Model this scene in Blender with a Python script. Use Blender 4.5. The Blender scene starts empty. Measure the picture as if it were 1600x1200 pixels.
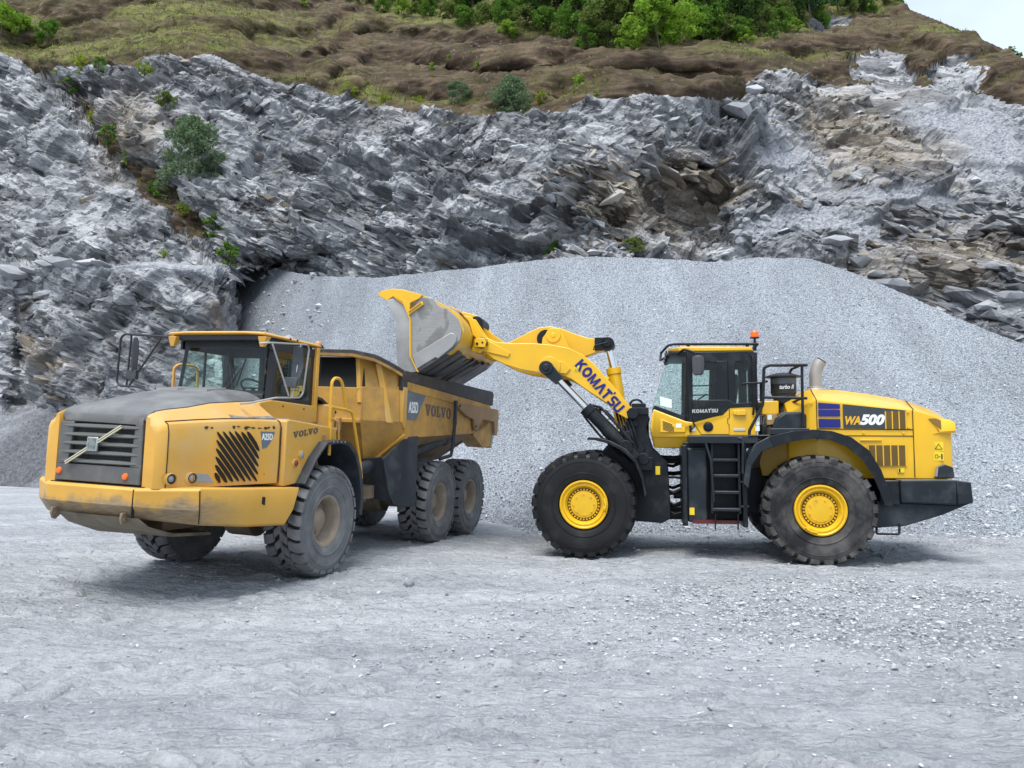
import bpy, bmesh, math, random
import numpy as np
from mathutils import Vector, Matrix

sc = bpy.context.scene
COL = sc.collection
R = math.radians

# ------------------------------------------------------------------ camera
FPX, PITCH, CAMH = 1213.0, R(4.2), 1.97          # focal length in px of a 1600 px wide frame, tilt, eye height
cam_data = bpy.data.cameras.new("camera")
cam_data.sensor_fit = 'HORIZONTAL'
cam_data.sensor_width = 36.0
cam_data.lens = 36.0 * FPX / 1600.0
cam_data.clip_start = 0.1
cam_data.clip_end = 3000
cam = bpy.data.objects.new("camera", cam_data)
cam.location = (0, 0, CAMH)
cam.rotation_euler = (R(90) + PITCH, 0, 0)
COL.objects.link(cam)
sc.camera = cam

# ------------------------------------------------------------------ sky and sun
SUN_EL, SUN_AZ = R(66), R(205)                    # azimuth clockwise from +Y (behind the quarry, to the right)
world = bpy.data.worlds.new("World")
sc.world = world
world.use_nodes = True
nt = world.node_tree
nt.nodes.clear()
wo = nt.nodes.new('ShaderNodeOutputWorld')
bg = nt.nodes.new('ShaderNodeBackground')
sky = nt.nodes.new('ShaderNodeTexSky')
sky.sky_type = 'NISHITA'
sky.sun_disc = False
sky.sun_elevation = SUN_EL
sky.sun_rotation = SUN_AZ
sky.air_density = 1.0
sky.dust_density = 3.0
sky.ozone_density = 1.0
# thin bright cloud cover over the blue
tc = nt.nodes.new('ShaderNodeTexCoord')
mp = nt.nodes.new('ShaderNodeMapping')
mp.inputs['Scale'].default_value = (1.6, 1.6, 4.0)
cn = nt.nodes.new('ShaderNodeTexNoise')
cn.inputs['Scale'].default_value = 2.2
cn.inputs['Detail'].default_value = 8
cr = nt.nodes.new('ShaderNodeValToRGB')
cr.color_ramp.elements[0].position = 0.30
cr.color_ramp.elements[0].color = (0.55, 0.55, 0.55, 1)
cr.color_ramp.elements[1].position = 0.62
cr.color_ramp.elements[1].color = (0.97, 0.97, 0.97, 1)
mx = nt.nodes.new('ShaderNodeMixRGB')
mx.inputs[2].default_value = (4.1, 4.8, 5.7, 1)
nt.links.new(tc.outputs['Generated'], mp.inputs['Vector'])
nt.links.new(mp.outputs[0], cn.inputs['Vector'])
nt.links.new(cn.outputs['Fac'], cr.inputs[0])
nt.links.new(cr.outputs[0], mx.inputs[0])
nt.links.new(sky.outputs[0], mx.inputs[1])
nt.links.new(mx.outputs[0], bg.inputs[0])
bg.inputs[1].default_value = 0.115
nt.links.new(bg.outputs[0], wo.inputs[0])

sun_data = bpy.data.lights.new("sun", 'SUN')
sun_data.energy = 2.3
sun_data.angle = R(38)
sun_data.color = (1.0, 0.97, 0.93)
sun = bpy.data.objects.new("sun", sun_data)
sd = Vector((math.sin(SUN_AZ) * math.cos(SUN_EL), math.cos(SUN_AZ) * math.cos(SUN_EL), math.sin(SUN_EL)))
sun.rotation_euler = sd.to_track_quat('Z', 'Y').to_euler()
COL.objects.link(sun)

sc.view_settings.view_transform = 'Standard'
sc.view_settings.look = 'None'
sc.view_settings.exposure = 0.9
sc.view_settings.gamma = 1.0
sc.render.engine = 'CYCLES'
sc.cycles.max_bounces = 8
sc.cycles.transparent_max_bounces = 16

# ------------------------------------------------------------------ materials
def new_mat(name):
    m = bpy.data.materials.new(name)
    m.use_nodes = True
    t = m.node_tree
    t.nodes.clear()
    o = t.nodes.new('ShaderNodeOutputMaterial')
    b = t.nodes.new('ShaderNodeBsdfPrincipled')
    t.links.new(b.outputs[0], o.inputs[0])
    return m, t, b, o

class NT:
    """small helper that strings nodes together"""
    def __init__(s, t): s.t = t; s.l = t.links.new
    def n(s, kind, **kw):
        nd = s.t.nodes.new(kind)
        for k, v in kw.items(): setattr(nd, k, v)
        return nd
    def coord(s, which='Object', scale=None, rot=None):
        c = s.n('ShaderNodeTexCoord')
        o = c.outputs[which]
        if scale is not None or rot is not None:
            if rot is not None:
                q = s.n('ShaderNodeMapping'); q.inputs['Rotation'].default_value = rot; s.l(o, q.inputs[0]); o = q.outputs[0]
            m = s.n('ShaderNodeMapping')
            if scale is not None: m.inputs['Scale'].default_value = scale if hasattr(scale, '__len__') else (scale,) * 3
            s.l(o, m.inputs[0]); o = m.outputs[0]
        return o
    def noise(s, vec, scale, detail=4, rough=0.55, out='Fac', dist=0.0):
        n = s.n('ShaderNodeTexNoise')
        n.inputs['Scale'].default_value = scale
        n.inputs['Detail'].default_value = detail
        n.inputs['Roughness'].default_value = rough
        n.inputs['Distortion'].default_value = dist
        s.l(vec, n.inputs['Vector'])
        return n.outputs[out]
    def voro(s, vec, scale, out='Color', feature='F1', rnd=1.0):
        n = s.n('ShaderNodeTexVoronoi', feature=feature)
        n.inputs['Scale'].default_value = scale
        n.inputs['Randomness'].default_value = rnd
        s.l(vec, n.inputs['Vector'])
        return n.outputs[out]
    def ramp(s, fac, stops, interp='LINEAR'):
        r = s.n('ShaderNodeValToRGB')
        e = r.color_ramp.elements
        r.color_ramp.interpolation = interp
        for i, (p, c) in enumerate(stops):
            if not hasattr(c, '__len__'): c = (c, c, c)
            if i < 2: e[i].position = p; e[i].color = (*c, 1)
            else:
                x = e.new(p); x.color = (*c, 1)
        s.l(fac, r.inputs[0])
        return r.outputs[0]
    def mix(s, fac, a, b, mode='MIX'):
        m = s.n('ShaderNodeMixRGB', blend_type=mode)
        for i, x in ((0, fac), (1, a), (2, b)):
            if hasattr(x, 'is_linked') or isinstance(x, bpy.types.NodeSocket): s.l(x, m.inputs[i])
            elif i == 0: m.inputs[0].default_value = x
            else: m.inputs[i].default_value = (*x, 1) if len(x) == 3 else x
        return m.outputs[0]
    def math(s, op, a, b=None, clamp=False):
        m = s.n('ShaderNodeMath', operation=op, use_clamp=clamp)
        for i, x in ((0, a), (1, b)):
            if x is None: continue
            if isinstance(x, bpy.types.NodeSocket): s.l(x, m.inputs[i])
            else: m.inputs[i].default_value = x
        return m.outputs[0]
    def attr(s, name, out='Fac'):
        a = s.n('ShaderNodeAttribute', attribute_name=name)
        return a.outputs[out]
    def sep(s, vec):
        n = s.n('ShaderNodeSeparateXYZ'); s.l(vec, n.inputs[0]); return n.outputs
    def bump(s, h, strength=0.3, dist=0.02, normal=None):
        b = s.n('ShaderNodeBump')
        b.inputs['Strength'].default_value = strength
        b.inputs['Distance'].default_value = dist
        s.l(h, b.inputs['Height'])
        if normal is not None: s.l(normal, b.inputs['Normal'])
        return b.outputs[0]
    def facet(s, col, amount):
        """tilt the normal by a random colour: every stone of a voronoi pattern gets its own facing"""
        g = s.n('ShaderNodeNewGeometry')
        v1 = s.n('ShaderNodeVectorMath', operation='SUBTRACT'); s.l(col, v1.inputs[0]); v1.inputs[1].default_value = (.5, .5, .5)
        v2 = s.n('ShaderNodeVectorMath', operation='SCALE'); s.l(v1.outputs[0], v2.inputs[0]); v2.inputs['Scale'].default_value = amount
        v3 = s.n('ShaderNodeVectorMath', operation='ADD'); s.l(g.outputs['Normal'], v3.inputs[0]); s.l(v2.outputs[0], v3.inputs[1])
        v4 = s.n('ShaderNodeVectorMath', operation='NORMALIZE'); s.l(v3.outputs[0], v4.inputs[0])
        return v4.outputs[0]

def setin(b, **kw):
    names = {'rough': 'Roughness', 'metal': 'Metallic', 'spec': 'Specular IOR Level', 'coat': 'Coat Weight',
             'trans': 'Transmission Weight', 'ior': 'IOR', 'alpha': 'Alpha'}
    for k, v in kw.items(): b.inputs[names[k]].default_value = v

def paint(name, col, rough=0.4, metal=0.0, var=0.12, dust=None, dust_amt=0.0, dust_scale=3.0,
          chips=0.0, chip_col=(0.04, 0.035, 0.03), bump=0.0, spec=0.5, streak=0.0, coat=0.0, settle=0.0):
    m, t, b, o = new_mat(name)
    N = NT(t)
    oc = N.coord('Object')
    n1 = N.noise(oc, 1.7, 5)
    dark = tuple(c * (1 - var) for c in col); lite = tuple(min(1, c * (1 + var * .6)) for c in col)
    c = N.ramp(n1, [(0.3, dark), (0.7, lite)])
    r = None
    if dust is not None and dust_amt > 0:
        d = N.noise(oc, dust_scale, 8, 0.62)
        df = N.ramp(d, [(0.62 - dust_amt * .35, 0.0), (0.86 - dust_amt * .3, 1.0)])
        if streak:
            st = N.noise(N.coord('Object', (9, 9, 0.7)), 2.0, 4)
            sf = N.ramp(st, [(0.5, 0.0), (0.75, streak)])
            df = N.math('MAXIMUM', df, sf)
        df = N.math('MULTIPLY', df, min(1.0, .35 + dust_amt * .6))
        c = N.mix(df, c, dust)
        r = N.math('ADD', N.math('MULTIPLY', df, 0.85 - rough), rough, True)
    if chips > 0:
        ch = N.noise(oc, 11.0, 10, 0.72)
        big = N.noise(oc, 1.3, 3)
        cf = N.math('MULTIPLY', N.ramp(ch, [(0.70 - chips * .08, 0.0), (0.715 - chips * .08, 1.0)]), N.ramp(big, [(0.48, 0.0), (0.56, 1.0)]))
        c = N.mix(cf, c, chip_col)
    if settle > 0:               # stone dust lying on everything that faces up
        gz_ = N.sep(N.n('ShaderNodeNewGeometry').outputs['Normal'])[2]
        sf_ = N.math('MULTIPLY', N.ramp(gz_, [(.55, 0.0), (.92, settle)]), N.ramp(N.noise(oc, 4.5, 8, .65), [(.3, .35), (.7, 1.0)]))
        c = N.mix(sf_, c, (.36, .36, .355))
    t.links.new(c, b.inputs['Base Color'])
    setin(b, rough=rough, metal=metal, spec=spec, coat=coat)
    if r is not None: t.links.new(r, b.inputs['Roughness'])
    if bump > 0:
        t.links.new(N.bump(N.noise(oc, 22, 6), bump, 0.01), b.inputs['Normal'])
    return m

GREY_DUST = (0.30, 0.30, 0.30)
TAN_DUST = (0.33, 0.27, 0.20)
M = {}
M['truck_yellow'] = paint('truck_yellow_paint', (0.66, 0.355, 0.055), 0.42, var=.10, dust=(0.54, 0.39, 0.18), dust_amt=.42, dust_scale=2.2, chips=.75, settle=.35)
M['bed_yellow'] = paint('bed_yellow_worn', (0.56, 0.30, 0.055), 0.55, var=.22, dust=(0.22, 0.15, 0.085), dust_amt=.5, dust_scale=3.2, chips=.7, streak=.35, settle=.4)
M['bed_steel'] = paint('bed_worn_steel', (0.10, 0.095, 0.095), 0.6, .3, .35, dust=(0.20, 0.15, 0.10), dust_amt=.55, dust_scale=5, chips=.6, chip_col=(.22, .22, .23))
M['rail_dark'] = paint('dark_rail_steel', (0.036, 0.033, 0.032), 0.6, .0, .4, dust=(0.13, 0.11, 0.095), dust_amt=.4, dust_scale=6)
M['tail_tan'] = paint('dusty_tailpiece', (0.36, 0.21, 0.09), 0.7, var=.2, dust=(0.30, 0.22, 0.14), dust_amt=.6, dust_scale=5, chips=.3)
M['under_tan'] = paint('dusty_underframe', (0.20, 0.145, 0.09), 0.8, var=.3, dust=(0.28, 0.24, 0.19), dust_amt=.6, dust_scale=4)
M['hood_grey'] = paint('anthracite_hood', (0.075, 0.08, 0.085), 0.5, var=.15, dust=(0.17, 0.175, 0.18), dust_amt=.5, dust_scale=2, settle=.35)
M['grille_grey'] = paint('grille_grey', (0.095, 0.095, 0.092), 0.42, var=.12, dust=(0.2, 0.19, 0.17), dust_amt=.35, dust_scale=4)
M['slat_grey'] = paint('slat_grey', (0.14, 0.145, 0.135), 0.35, var=.1)
M['black'] = paint('black_plastic', (0.018, 0.019, 0.021), 0.5, var=.2)
M['void'] = paint('dark_inside', (0.008, 0.008, 0.008), 0.8, var=.1)
M['flap'] = paint('black_flap', (0.030, 0.036, 0.045), 0.55, var=.3, dust=(0.10, 0.11, 0.12), dust_amt=.4, dust_scale=3, chips=.25, chip_col=(.2, .2, .2))
M['loader_yellow'] = paint('loader_yellow_paint', (0.77, 0.44, 0.006), 0.32, var=.07, dust=(0.62, 0.40, 0.05), dust_amt=.2, dust_scale=1.6, coat=.3, settle=.22)
M['rim_yellow'] = paint('rim_yellow_paint', (0.76, 0.45, 0.012), 0.36, var=.1, dust=(0.30, 0.20, 0.06), dust_amt=.2, dust_scale=5)
M['loader_dark'] = paint('loader_dark_paint', (0.017, 0.023, 0.029), 0.38, var=.2, dust=(0.085, 0.09, 0.095), dust_amt=.4, dust_scale=2.5, spec=.25, settle=.45)
M['loader_frame'] = paint('loader_frame_paint', (0.010, 0.013, 0.017), 0.42, var=.2, dust=(0.06, 0.065, 0.07), dust_amt=.3, dust_scale=4, bump=.05, spec=.25, settle=.35)
M['hose'] = paint('hose_rubber', (0.012, 0.012, 0.013), 0.45, var=.2, spec=.25)
M['chrome'] = paint('chrome_rod', (0.75, 0.76, 0.78), 0.12, 1.0, .05)
M['steel'] = paint('bare_steel', (0.42, 0.42, 0.42), 0.35, .85, .25, dust=(0.3, 0.28, 0.25), dust_amt=.4, dust_scale=4)
M['wire_grey'] = paint('grey_tube', (0.36, 0.36, 0.35), 0.4, .3, .1)
M['bucket_steel'] = paint('polished_bucket_steel', (0.33, 0.32, 0.31), 0.38, .55, .22, dust=(0.42, 0.41, 0.40), dust_amt=.55, dust_scale=1.5)
M['wear_steel'] = paint('dark_wear_steel', (0.06, 0.062, 0.066), 0.4, .5, .35, dust=(0.18, 0.18, 0.185), dust_amt=.5, dust_scale=4)
M['exhaust'] = paint('exhaust_metal', (0.40, 0.37, 0.34), 0.45, .5, .12, dust=(0.36, 0.30, 0.24), dust_amt=.4)
M['tyre_dusty'] = paint('dusty_tyre_rubber', (0.135, 0.138, 0.142), 0.85, var=.25, dust=(0.24, 0.24, 0.24), dust_amt=.5, dust_scale=4, bump=.1)
M['tyre_groove'] = paint('tyre_groove_rubber', (0.012, 0.012, 0.013), 0.85, var=.3)
M['tyre_black'] = paint('wet_black_rubber', (0.014, 0.0145, 0.016), 0.42, var=.3, dust=(0.05, 0.05, 0.052), dust_amt=.3, dust_scale=3, spec=.25)
M['tyre_patchy'] = paint('patchy_rubber', (0.020, 0.020, 0.022), 0.5, var=.3, dust=(0.15, 0.14, 0.132), dust_amt=.62, dust_scale=2.2, spec=.25)
M['tread_tan'] = paint('dusty_lug_rubber', (0.03, 0.03, 0.03), 0.7, var=.3, dust=(0.16, 0.15, 0.14), dust_amt=.6, dust_scale=4)
M['rim_tan'] = paint('dusty_rim', (0.29, 0.23, 0.17), 0.75, var=.2, dust=(0.40, 0.34, 0.27), dust_amt=.5, dust_scale=5)
M['lens_orange'] = paint('orange_lens', (0.75, 0.16, 0.02), 0.2, var=.08)
M['lens_red'] = paint('red_lens', (0.25, 0.03, 0.015), 0.25, var=.08)
M['lens_grey'] = paint('lamp_glass', (0.30, 0.33, 0.36), 0.12, .3, .08)
M['decal_grey'] = paint('decal_slate', (0.12, 0.16, 0.20), 0.5, var=.12)
M['decal_white'] = paint('decal_white', (0.78, 0.78, 0.76), 0.5, var=.04)
M['decal_grey_text'] = paint('decal_dark_text', (0.10, 0.085, 0.08), 0.5, var=.1)
M['decal_blue'] = paint('decal_blue', (0.006, 0.010, 0.16), 0.4, var=.05)
M['decal_light'] = paint('decal_light_grey', (0.50, 0.50, 0.47), 0.5, var=.05)
M['decal_yellow'] = paint('decal_yellow', (0.80, 0.58, 0.02), 0.5, var=.04)
M['decal_gold'] = paint('decal_gold', (0.72, 0.40, 0.02), 0.5, var=.04)
M['seat'] = paint('seat_fabric', (0.030, 0.031, 0.033), 0.85, var=.2)
M['paper'] = paint('paper', (0.75, 0.80, 0.78), 0.7, var=.02)
M['red'] = paint('red_strip', (0.10, 0.012, 0.015), 0.5, var=.1)
M['tan_box'] = paint('tan_box', (0.34, 0.22, 0.08), 0.6, var=.15)

def glass_mat(name, tint, opacity):
    m, t, b, o = new_mat(name)
    tr = t.nodes.new('ShaderNodeBsdfTransparent'); tr.inputs[0].default_value = (*tint, 1)
    gl = t.nodes.new('ShaderNodeBsdfGlossy'); gl.inputs['Roughness'].default_value = 0.03
    df = t.nodes.new('ShaderNodeBsdfDiffuse'); df.inputs[0].default_value = (0.30, 0.34, 0.34, 1)
    fr = t.nodes.new('ShaderNodeFresnel'); fr.inputs['IOR'].default_value = 1.45
    N = NT(t)
    bf = t.nodes.new('ShaderNodeNewGeometry').outputs['Backfacing']
    f = N.math('MULTIPLY', fr.outputs[0], N.math('SUBTRACT', 1.0, bf), True)
    dn = N.ramp(N.noise(N.coord('Object'), 3.0, 6), [(0.35, opacity * .5), (0.7, opacity)])
    m1 = t.nodes.new('ShaderNodeMixShader'); t.links.new(dn, m1.inputs[0])
    t.links.new(tr.outputs[0], m1.inputs[1]); t.links.new(df.outputs[0], m1.inputs[2])
    m2 = t.nodes.new('ShaderNodeMixShader'); t.links.new(f, m2.inputs[0])
    t.links.new(m1.outputs[0], m2.inputs[1]); t.links.new(gl.outputs[0], m2.inputs[2])
    t.links.new(m2.outputs[0], o.inputs[0])
    t.nodes.remove(b)
    return m
M['glass'] = glass_mat('tinted_window_glass', (0.90, 0.975, 0.95), 0.016)
M['glass_clear'] = glass_mat('clear_window_glass', (0.93, 0.985, 0.965), 0.014)

# worn front bumper: yellow above, scraped to bare grey steel along its lower half
def bumper_mat():
    m, t, b, o = new_mat('scraped_bumper_paint')
    N = NT(t); oc = N.coord('Object')
    s = N.sep(oc)
    n = N.noise(oc, 2.2, 8, .65)
    yel = N.ramp(N.noise(oc, 1.7, 5), [(0.3, (0.58, 0.31, 0.045)), (0.7, (0.67, 0.37, 0.06))])
    # scraped zone: low and forward on the bumper (local x is forward)
    h = N.math('ADD', N.math('MULTIPLY', N.math('SUBTRACT', 1.27, s[2]), 3.6), N.math('MULTIPLY', N.math('SUBTRACT', n, .5), 2.2))
    fw = N.ramp(s[0], [(0.0, 0.0), (1.0, 1.0)])
    fwd = N.math('MULTIPLY', N.math('SUBTRACT', s[0], 1.75), 1.1, True)
    f = N.math('MULTIPLY', N.ramp(h, [(0.0, 0.0), (0.45, 1.0)]), fwd)
    scr = N.ramp(N.noise(N.coord('Object', (3, 3, 14)), 3, 6), [(0.3, (0.13, 0.11, 0.085)), (0.7, (0.30, 0.25, 0.18))])
    c = N.mix(N.math('MULTIPLY', f, .85), yel, scr)
    chip = N.ramp(N.noise(N.coord('Object', (3, 3, 9)), 5, 8, .7), [(0.72, 0.0), (0.735, 1.0)])
    low = N.ramp(N.math('SUBTRACT', 1.06, s[2]), [(0.0, 0.0), (0.12, 1.0)])
    c = N.mix(N.math('MULTIPLY', chip, low), c, (0.05, 0.045, 0.04))
    t.links.new(c, b.inputs['Base Color']); setin(b, rough=.5)
    t.links.new(N.bump(n, .15, .02), b.inputs['Normal'])
    return m
M['bumper'] = bumper_mat()

# bucket side: bright worn steel with a paler scuffed swirl
# ------------------------------------------------------------------ mesh builder
class MB:
    def __init__(s): s.v = []; s.f = []; s.mi = []; s.cur = 0
    def add(s, verts, faces):
        o = len(s.v); s.v += [tuple(p) for p in verts]
        for f in faces: s.f.append(tuple(i + o for i in f)); s.mi.append(s.cur)
        return s
    def hexa(s, p):          # 8 points: bottom loop 0-3, top loop 4-7
        return s.add(p, [(0, 3, 2, 1), (4, 5, 6, 7), (0, 1, 5, 4), (1, 2, 6, 5), (2, 3, 7, 6), (3, 0, 4, 7)])
    def box(s, u0, u1, v0, v1, w0, w1):
        return s.hexa([(u0, v0, w0), (u1, v0, w0), (u1, v1, w0), (u0, v1, w0), (u0, v0, w1), (u1, v0, w1), (u1, v1, w1), (u0, v1, w1)])
    def prism(s, pts, axis, a, b):
        def P(p, k):
            return {'u': (k, p[0], p[1]), 'v': (p[0], k, p[1]), 'w': (p[0], p[1], k)}[axis]
        n = len(pts)
        vs = [P(p, a) for p in pts] + [P(p, b) for p in pts]
        fs = [tuple(range(n - 1, -1, -1)), tuple(range(n, 2 * n))]
        fs += [(i, (i + 1) % n, n + (i + 1) % n, n + i) for i in range(n)]
        return s.add(vs, fs)
    def loft(s, loops, cap=True, closed=True):
        n = len(loops[0]); vs = [p for l in loops for p in l]; fs = []
        for k in range(len(loops) - 1):
            for i in range(n if closed else n - 1):
                j = (i + 1) % n
                fs.append((k * n + i, k * n + j, (k + 1) * n + j, (k + 1) * n + i))
        if cap and closed:
            fs.append(tuple(range(n - 1, -1, -1))); fs.append(tuple(range((len(loops) - 1) * n, len(loops) * n)))
        return s.add(vs, fs)
    def plate(s, pts3, thick):
        """planar polygon in 3D thickened along its normal"""
        p = [Vector(q) for q in pts3]
        n = Vector((0, 0, 0))
        for i in range(len(p)):
            a, b = p[i], p[(i + 1) % len(p)]
            n += a.cross(b)
        n.normalize()
        q = [x - n * thick for x in p]
        k = len(p)
        return s.add(p + q, [tuple(range(k)), tuple(range(2 * k - 1, k - 1, -1))] + [(i, k + i, k + (i + 1) % k, (i + 1) % k) for i in range(k)])
    def lathe(s, prof, c, axis=(0, 1, 0), seg=48, cap=True):
        """prof: (radius, offset along axis)"""
        ax = Vector(axis).normalized()
        e1 = ax.orthogonal().normalized(); e2 = ax.cross(e1)
        c = Vector(c); loops = []
        for r, h in prof:
            loops.append([c + ax * h + (e1 * math.cos(2 * math.pi * i / seg) + e2 * math.sin(2 * math.pi * i / seg)) * max(r, 1e-4) for i in range(seg)])
        return s.loft(loops, cap=cap)
    def cyl(s, p0, p1, r0, r1=None, seg=20):
        p0, p1 = Vector(p0), Vector(p1)
        return s.lathe([(r0, 0), (r0 if r1 is None else r1, (p1 - p0).length)], p0, p1 - p0, seg)
    def tube(s, path, r, seg=10, round_=0.0):
        p = [Vector(q) for q in path]
        if round_ > 0:
            out = [p[0]]
            for i in range(1, len(p) - 1):
                a, b, c = p[i - 1], p[i], p[i + 1]
                d = min(round_, (a - b).length * .45, (c - b).length * .45)
                A = b + (a - b).normalized() * d; Cc = b + (c - b).normalized() * d
                for k in range(5):
                    t_ = k / 4; out.append((1 - t_) ** 2 * A + 2 * t_ * (1 - t_) * b + t_ * t_ * Cc)
            out.append(p[-1]); p = out
        loops = []; prev = None
        for i in range(len(p)):
            t_ = (p[min(i + 1, len(p) - 1)] - p[max(i - 1, 0)]).normalized()
            if prev is None: e1 = t_.orthogonal().normalized()
            else:
                e1 = prev - t_ * prev.dot(t_)
                e1 = e1.normalized() if e1.length > 1e-6 else t_.orthogonal().normalized()
            prev = e1; e2 = t_.cross(e1)
            loops.append([p[i] + (e1 * math.cos(2 * math.pi * k / seg) + e2 * math.sin(2 * math.pi * k / seg)) * r for k in range(seg)])
        return s.loft(loops)
    def mesh(s, name, mats, smooth=35):
        me = bpy.data.meshes.new(name)
        me.from_pydata(s.v, [], s.f)
        for m in (mats if isinstance(mats, (list, tuple)) else [mats]): me.materials.append(M[m] if isinstance(m, str) else m)
        if isinstance(mats, (list, tuple)) and len(mats) > 1: me.polygons.foreach_set('material_index', s.mi)
        bm = bmesh.new(); bm.from_mesh(me)
        bmesh.ops.remove_doubles(bm, verts=bm.verts, dist=1e-5)
        bmesh.ops.recalc_face_normals(bm, faces=bm.faces)
        bm.to_mesh(me); bm.free()
        if smooth:
            me.shade_smooth(); me.set_sharp_from_angle(angle=R(smooth))
        return me
    def pieces(s):
        par = list(range(len(s.v)))
        def fd(i):
            while par[i] != i: par[i] = par[par[i]]; i = par[i]
            return i
        for f in s.f:
            for q in f[1:]: par[fd(f[0])] = fd(q)
        out = {}
        for f in s.f:
            k = fd(f[0]); m, ix = out.setdefault(k, (MB(), {}))
            for q in f:
                if q not in ix: ix[q] = len(m.v); m.v.append(s.v[q])
            m.f.append(tuple(ix[q] for q in f)); m.mi.append(0)
        return [m for m, _ in out.values()]
    def build_each(s, name, mats, parent=None, bevel=0.0, smooth=35):
        return [m.build(name, mats, parent, bevel, smooth) for m in s.pieces()]
    def build(s, name, mats, parent=None, bevel=0.0, smooth=35, label=None, seg=2):
        o = bpy.data.objects.new(name, s.mesh(name, mats, smooth))
        COL.objects.link(o)
        if parent is not None: o.parent = parent
        if bevel > 0:
            b = o.modifiers.new('bevel', 'BEVEL'); b.width = bevel; b.segments = seg; b.limit_method = 'ANGLE'; b.angle_limit = R(40)
        if label: o['label'] = label
        return o

def tag(o, label=None, cat=None, group=None, kind=None):
    for k, v in (('label', label), ('category', cat), ('group', group), ('kind', kind)):
        if v: o[k] = v
    return o
def empty(name, loc=(0, 0, 0), rz=0.0, parent=None):
    o = bpy.data.objects.new(name, None); COL.objects.link(o)
    o.location = loc; o.rotation_euler = (0, 0, rz)
    o.empty_display_size = 0.3
    if parent is not None: o.parent = parent
    return o
def text_mesh(name, body, size, mat, parent, origin, xdir, ydir, shear=0.0, bold=0.0, depth=0.004, spacing=1.0, width=None):
    """lettering as a thin raised mesh: origin = lower left corner, xdir = reading direction, ydir = up the letters"""
    cu = bpy.data.curves.new(name, 'FONT')
    cu.body = body; cu.size = size; cu.shear = shear; cu.offset = bold; cu.extrude = depth; cu.space_character = spacing
    tmp = bpy.data.objects.new('tmp', cu); COL.objects.link(tmp)
    dg = bpy.context.evaluated_depsgraph_get()
    me = bpy.data.meshes.new_from_object(tmp.evaluated_get(dg))
    bpy.data.objects.remove(tmp)
    me.name = name
    xs = [v.co.x for v in me.vertices]; ys = [v.co.y for v in me.vertices]
    x0, x1, y0 = min(xs), max(xs), min(ys)
    kx = (width / (x1 - x0)) if width else 1.0
    X = Vector(xdir).normalized(); Y = Vector(ydir).normalized(); Z = X.cross(Y).normalized(); O = Vector(origin)
    for v in me.vertices:
        c = v.co.copy()
        v.co = O + X * ((c.x - x0) * kx) + Y * (c.y - y0) + Z * c.z
    me.materials.clear(); me.materials.append(M[mat])
    o = bpy.data.objects.new(name, me); COL.objects.link(o); o.parent = parent
    return o
# ================================================================== terrain
def _h(ix, iy, iz, k):
    a = (ix.astype(np.int64) * 374761393 + iy.astype(np.int64) * 668265263 + iz.astype(np.int64) * 2147483647 + k * 1274126177) & 0xFFFFFFFF
    a = ((a ^ (a >> 13)) * 1274126177) & 0xFFFFFFFF
    a = ((a ^ (a >> 16)) * 2246822519) & 0xFFFFFFFF
    a = a ^ (a >> 15)
    return (a & 0xFFFFFF).astype(np.float64) / 0xFFFFFF
def vnoise(P, scale, seed=0):
    q = P * scale; i = np.floor(q).astype(np.int64); f = q - i; f = f * f * (3 - 2 * f)
    r = 0
    for dx in (0, 1):
        wx = f[:, 0] if dx else 1 - f[:, 0]
        for dy in (0, 1):
            wy = f[:, 1] if dy else 1 - f[:, 1]
            for dz in (0, 1):
                wz = f[:, 2] if dz else 1 - f[:, 2]
                r = r + wx * wy * wz * _h(i[:, 0] + dx, i[:, 1] + dy, i[:, 2] + dz, seed)
    return r
def fbm(P, scale, oct=4, seed=0, gain=.5):
    a, t, n = 1.0, 0, 0
    for k in range(oct):
        t = t + a * (vnoise(P, scale * 2 ** k, seed + k) - .5); n += a; a *= gain
    return t / n * 2          # about -1..1
def facets(P, cell, seed, tilt=0.9):
    """blocky broken rock: every voronoi cell gets its own offset and its own tilted plane"""
    q = P / cell; i = np.floor(q).astype(np.int64)
    best = np.full(len(P), 1e9); hh = np.zeros(len(P))
    for dx in (-1, 0, 1):
        for dy in (-1, 0, 1):
            for dz in (-1, 0, 1):
                a, b, c = i[:, 0] + dx, i[:, 1] + dy, i[:, 2] + dz
                s = np.stack([a + _h(a, b, c, seed), b + _h(a, b, c, seed + 1), c + _h(a, b, c, seed + 2)], 1)
                d = q - s; dd = (d * d).sum(1)
                m = dd < best
                if m.any():
                    best[m] = dd[m]
                    am, bm_, cm = a[m], b[m], c[m]
                    t = (_h(am, bm_, cm, seed + 3) - .5)
                    t = t + tilt * ((_h(am, bm_, cm, seed + 4) - .5) * d[m, 0] + (_h(am, bm_, cm, seed + 5) - .5) * d[m, 1] + (_h(am, bm_, cm, seed + 6) - .5) * d[m, 2]) * 2
                    hh[m] = t
    return hh
def beds(P, h, L, D, seed):
    """layered rock: beds of thickness h broken into lengths L; every piece stands out by its own amount"""
    k = np.floor(P[:, 2] / h).astype(np.int64); z0 = k * 0
    a = P[:, 0] / L + _h(k, z0, z0, seed) * 7; c = np.floor(a).astype(np.int64)
    d = np.floor(P[:, 1] / D + _h(k, c, z0, seed + 1)).astype(np.int64)
    f = a - c - .5; g = P[:, 2] / h - k - .5
    return (_h(k, c, d, seed + 2) - .5) + .45 * (_h(k, c, d, seed + 3) - .5) * f * 2 + .45 * (_h(k, c, d, seed + 4) - .3) * g * 2
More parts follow.
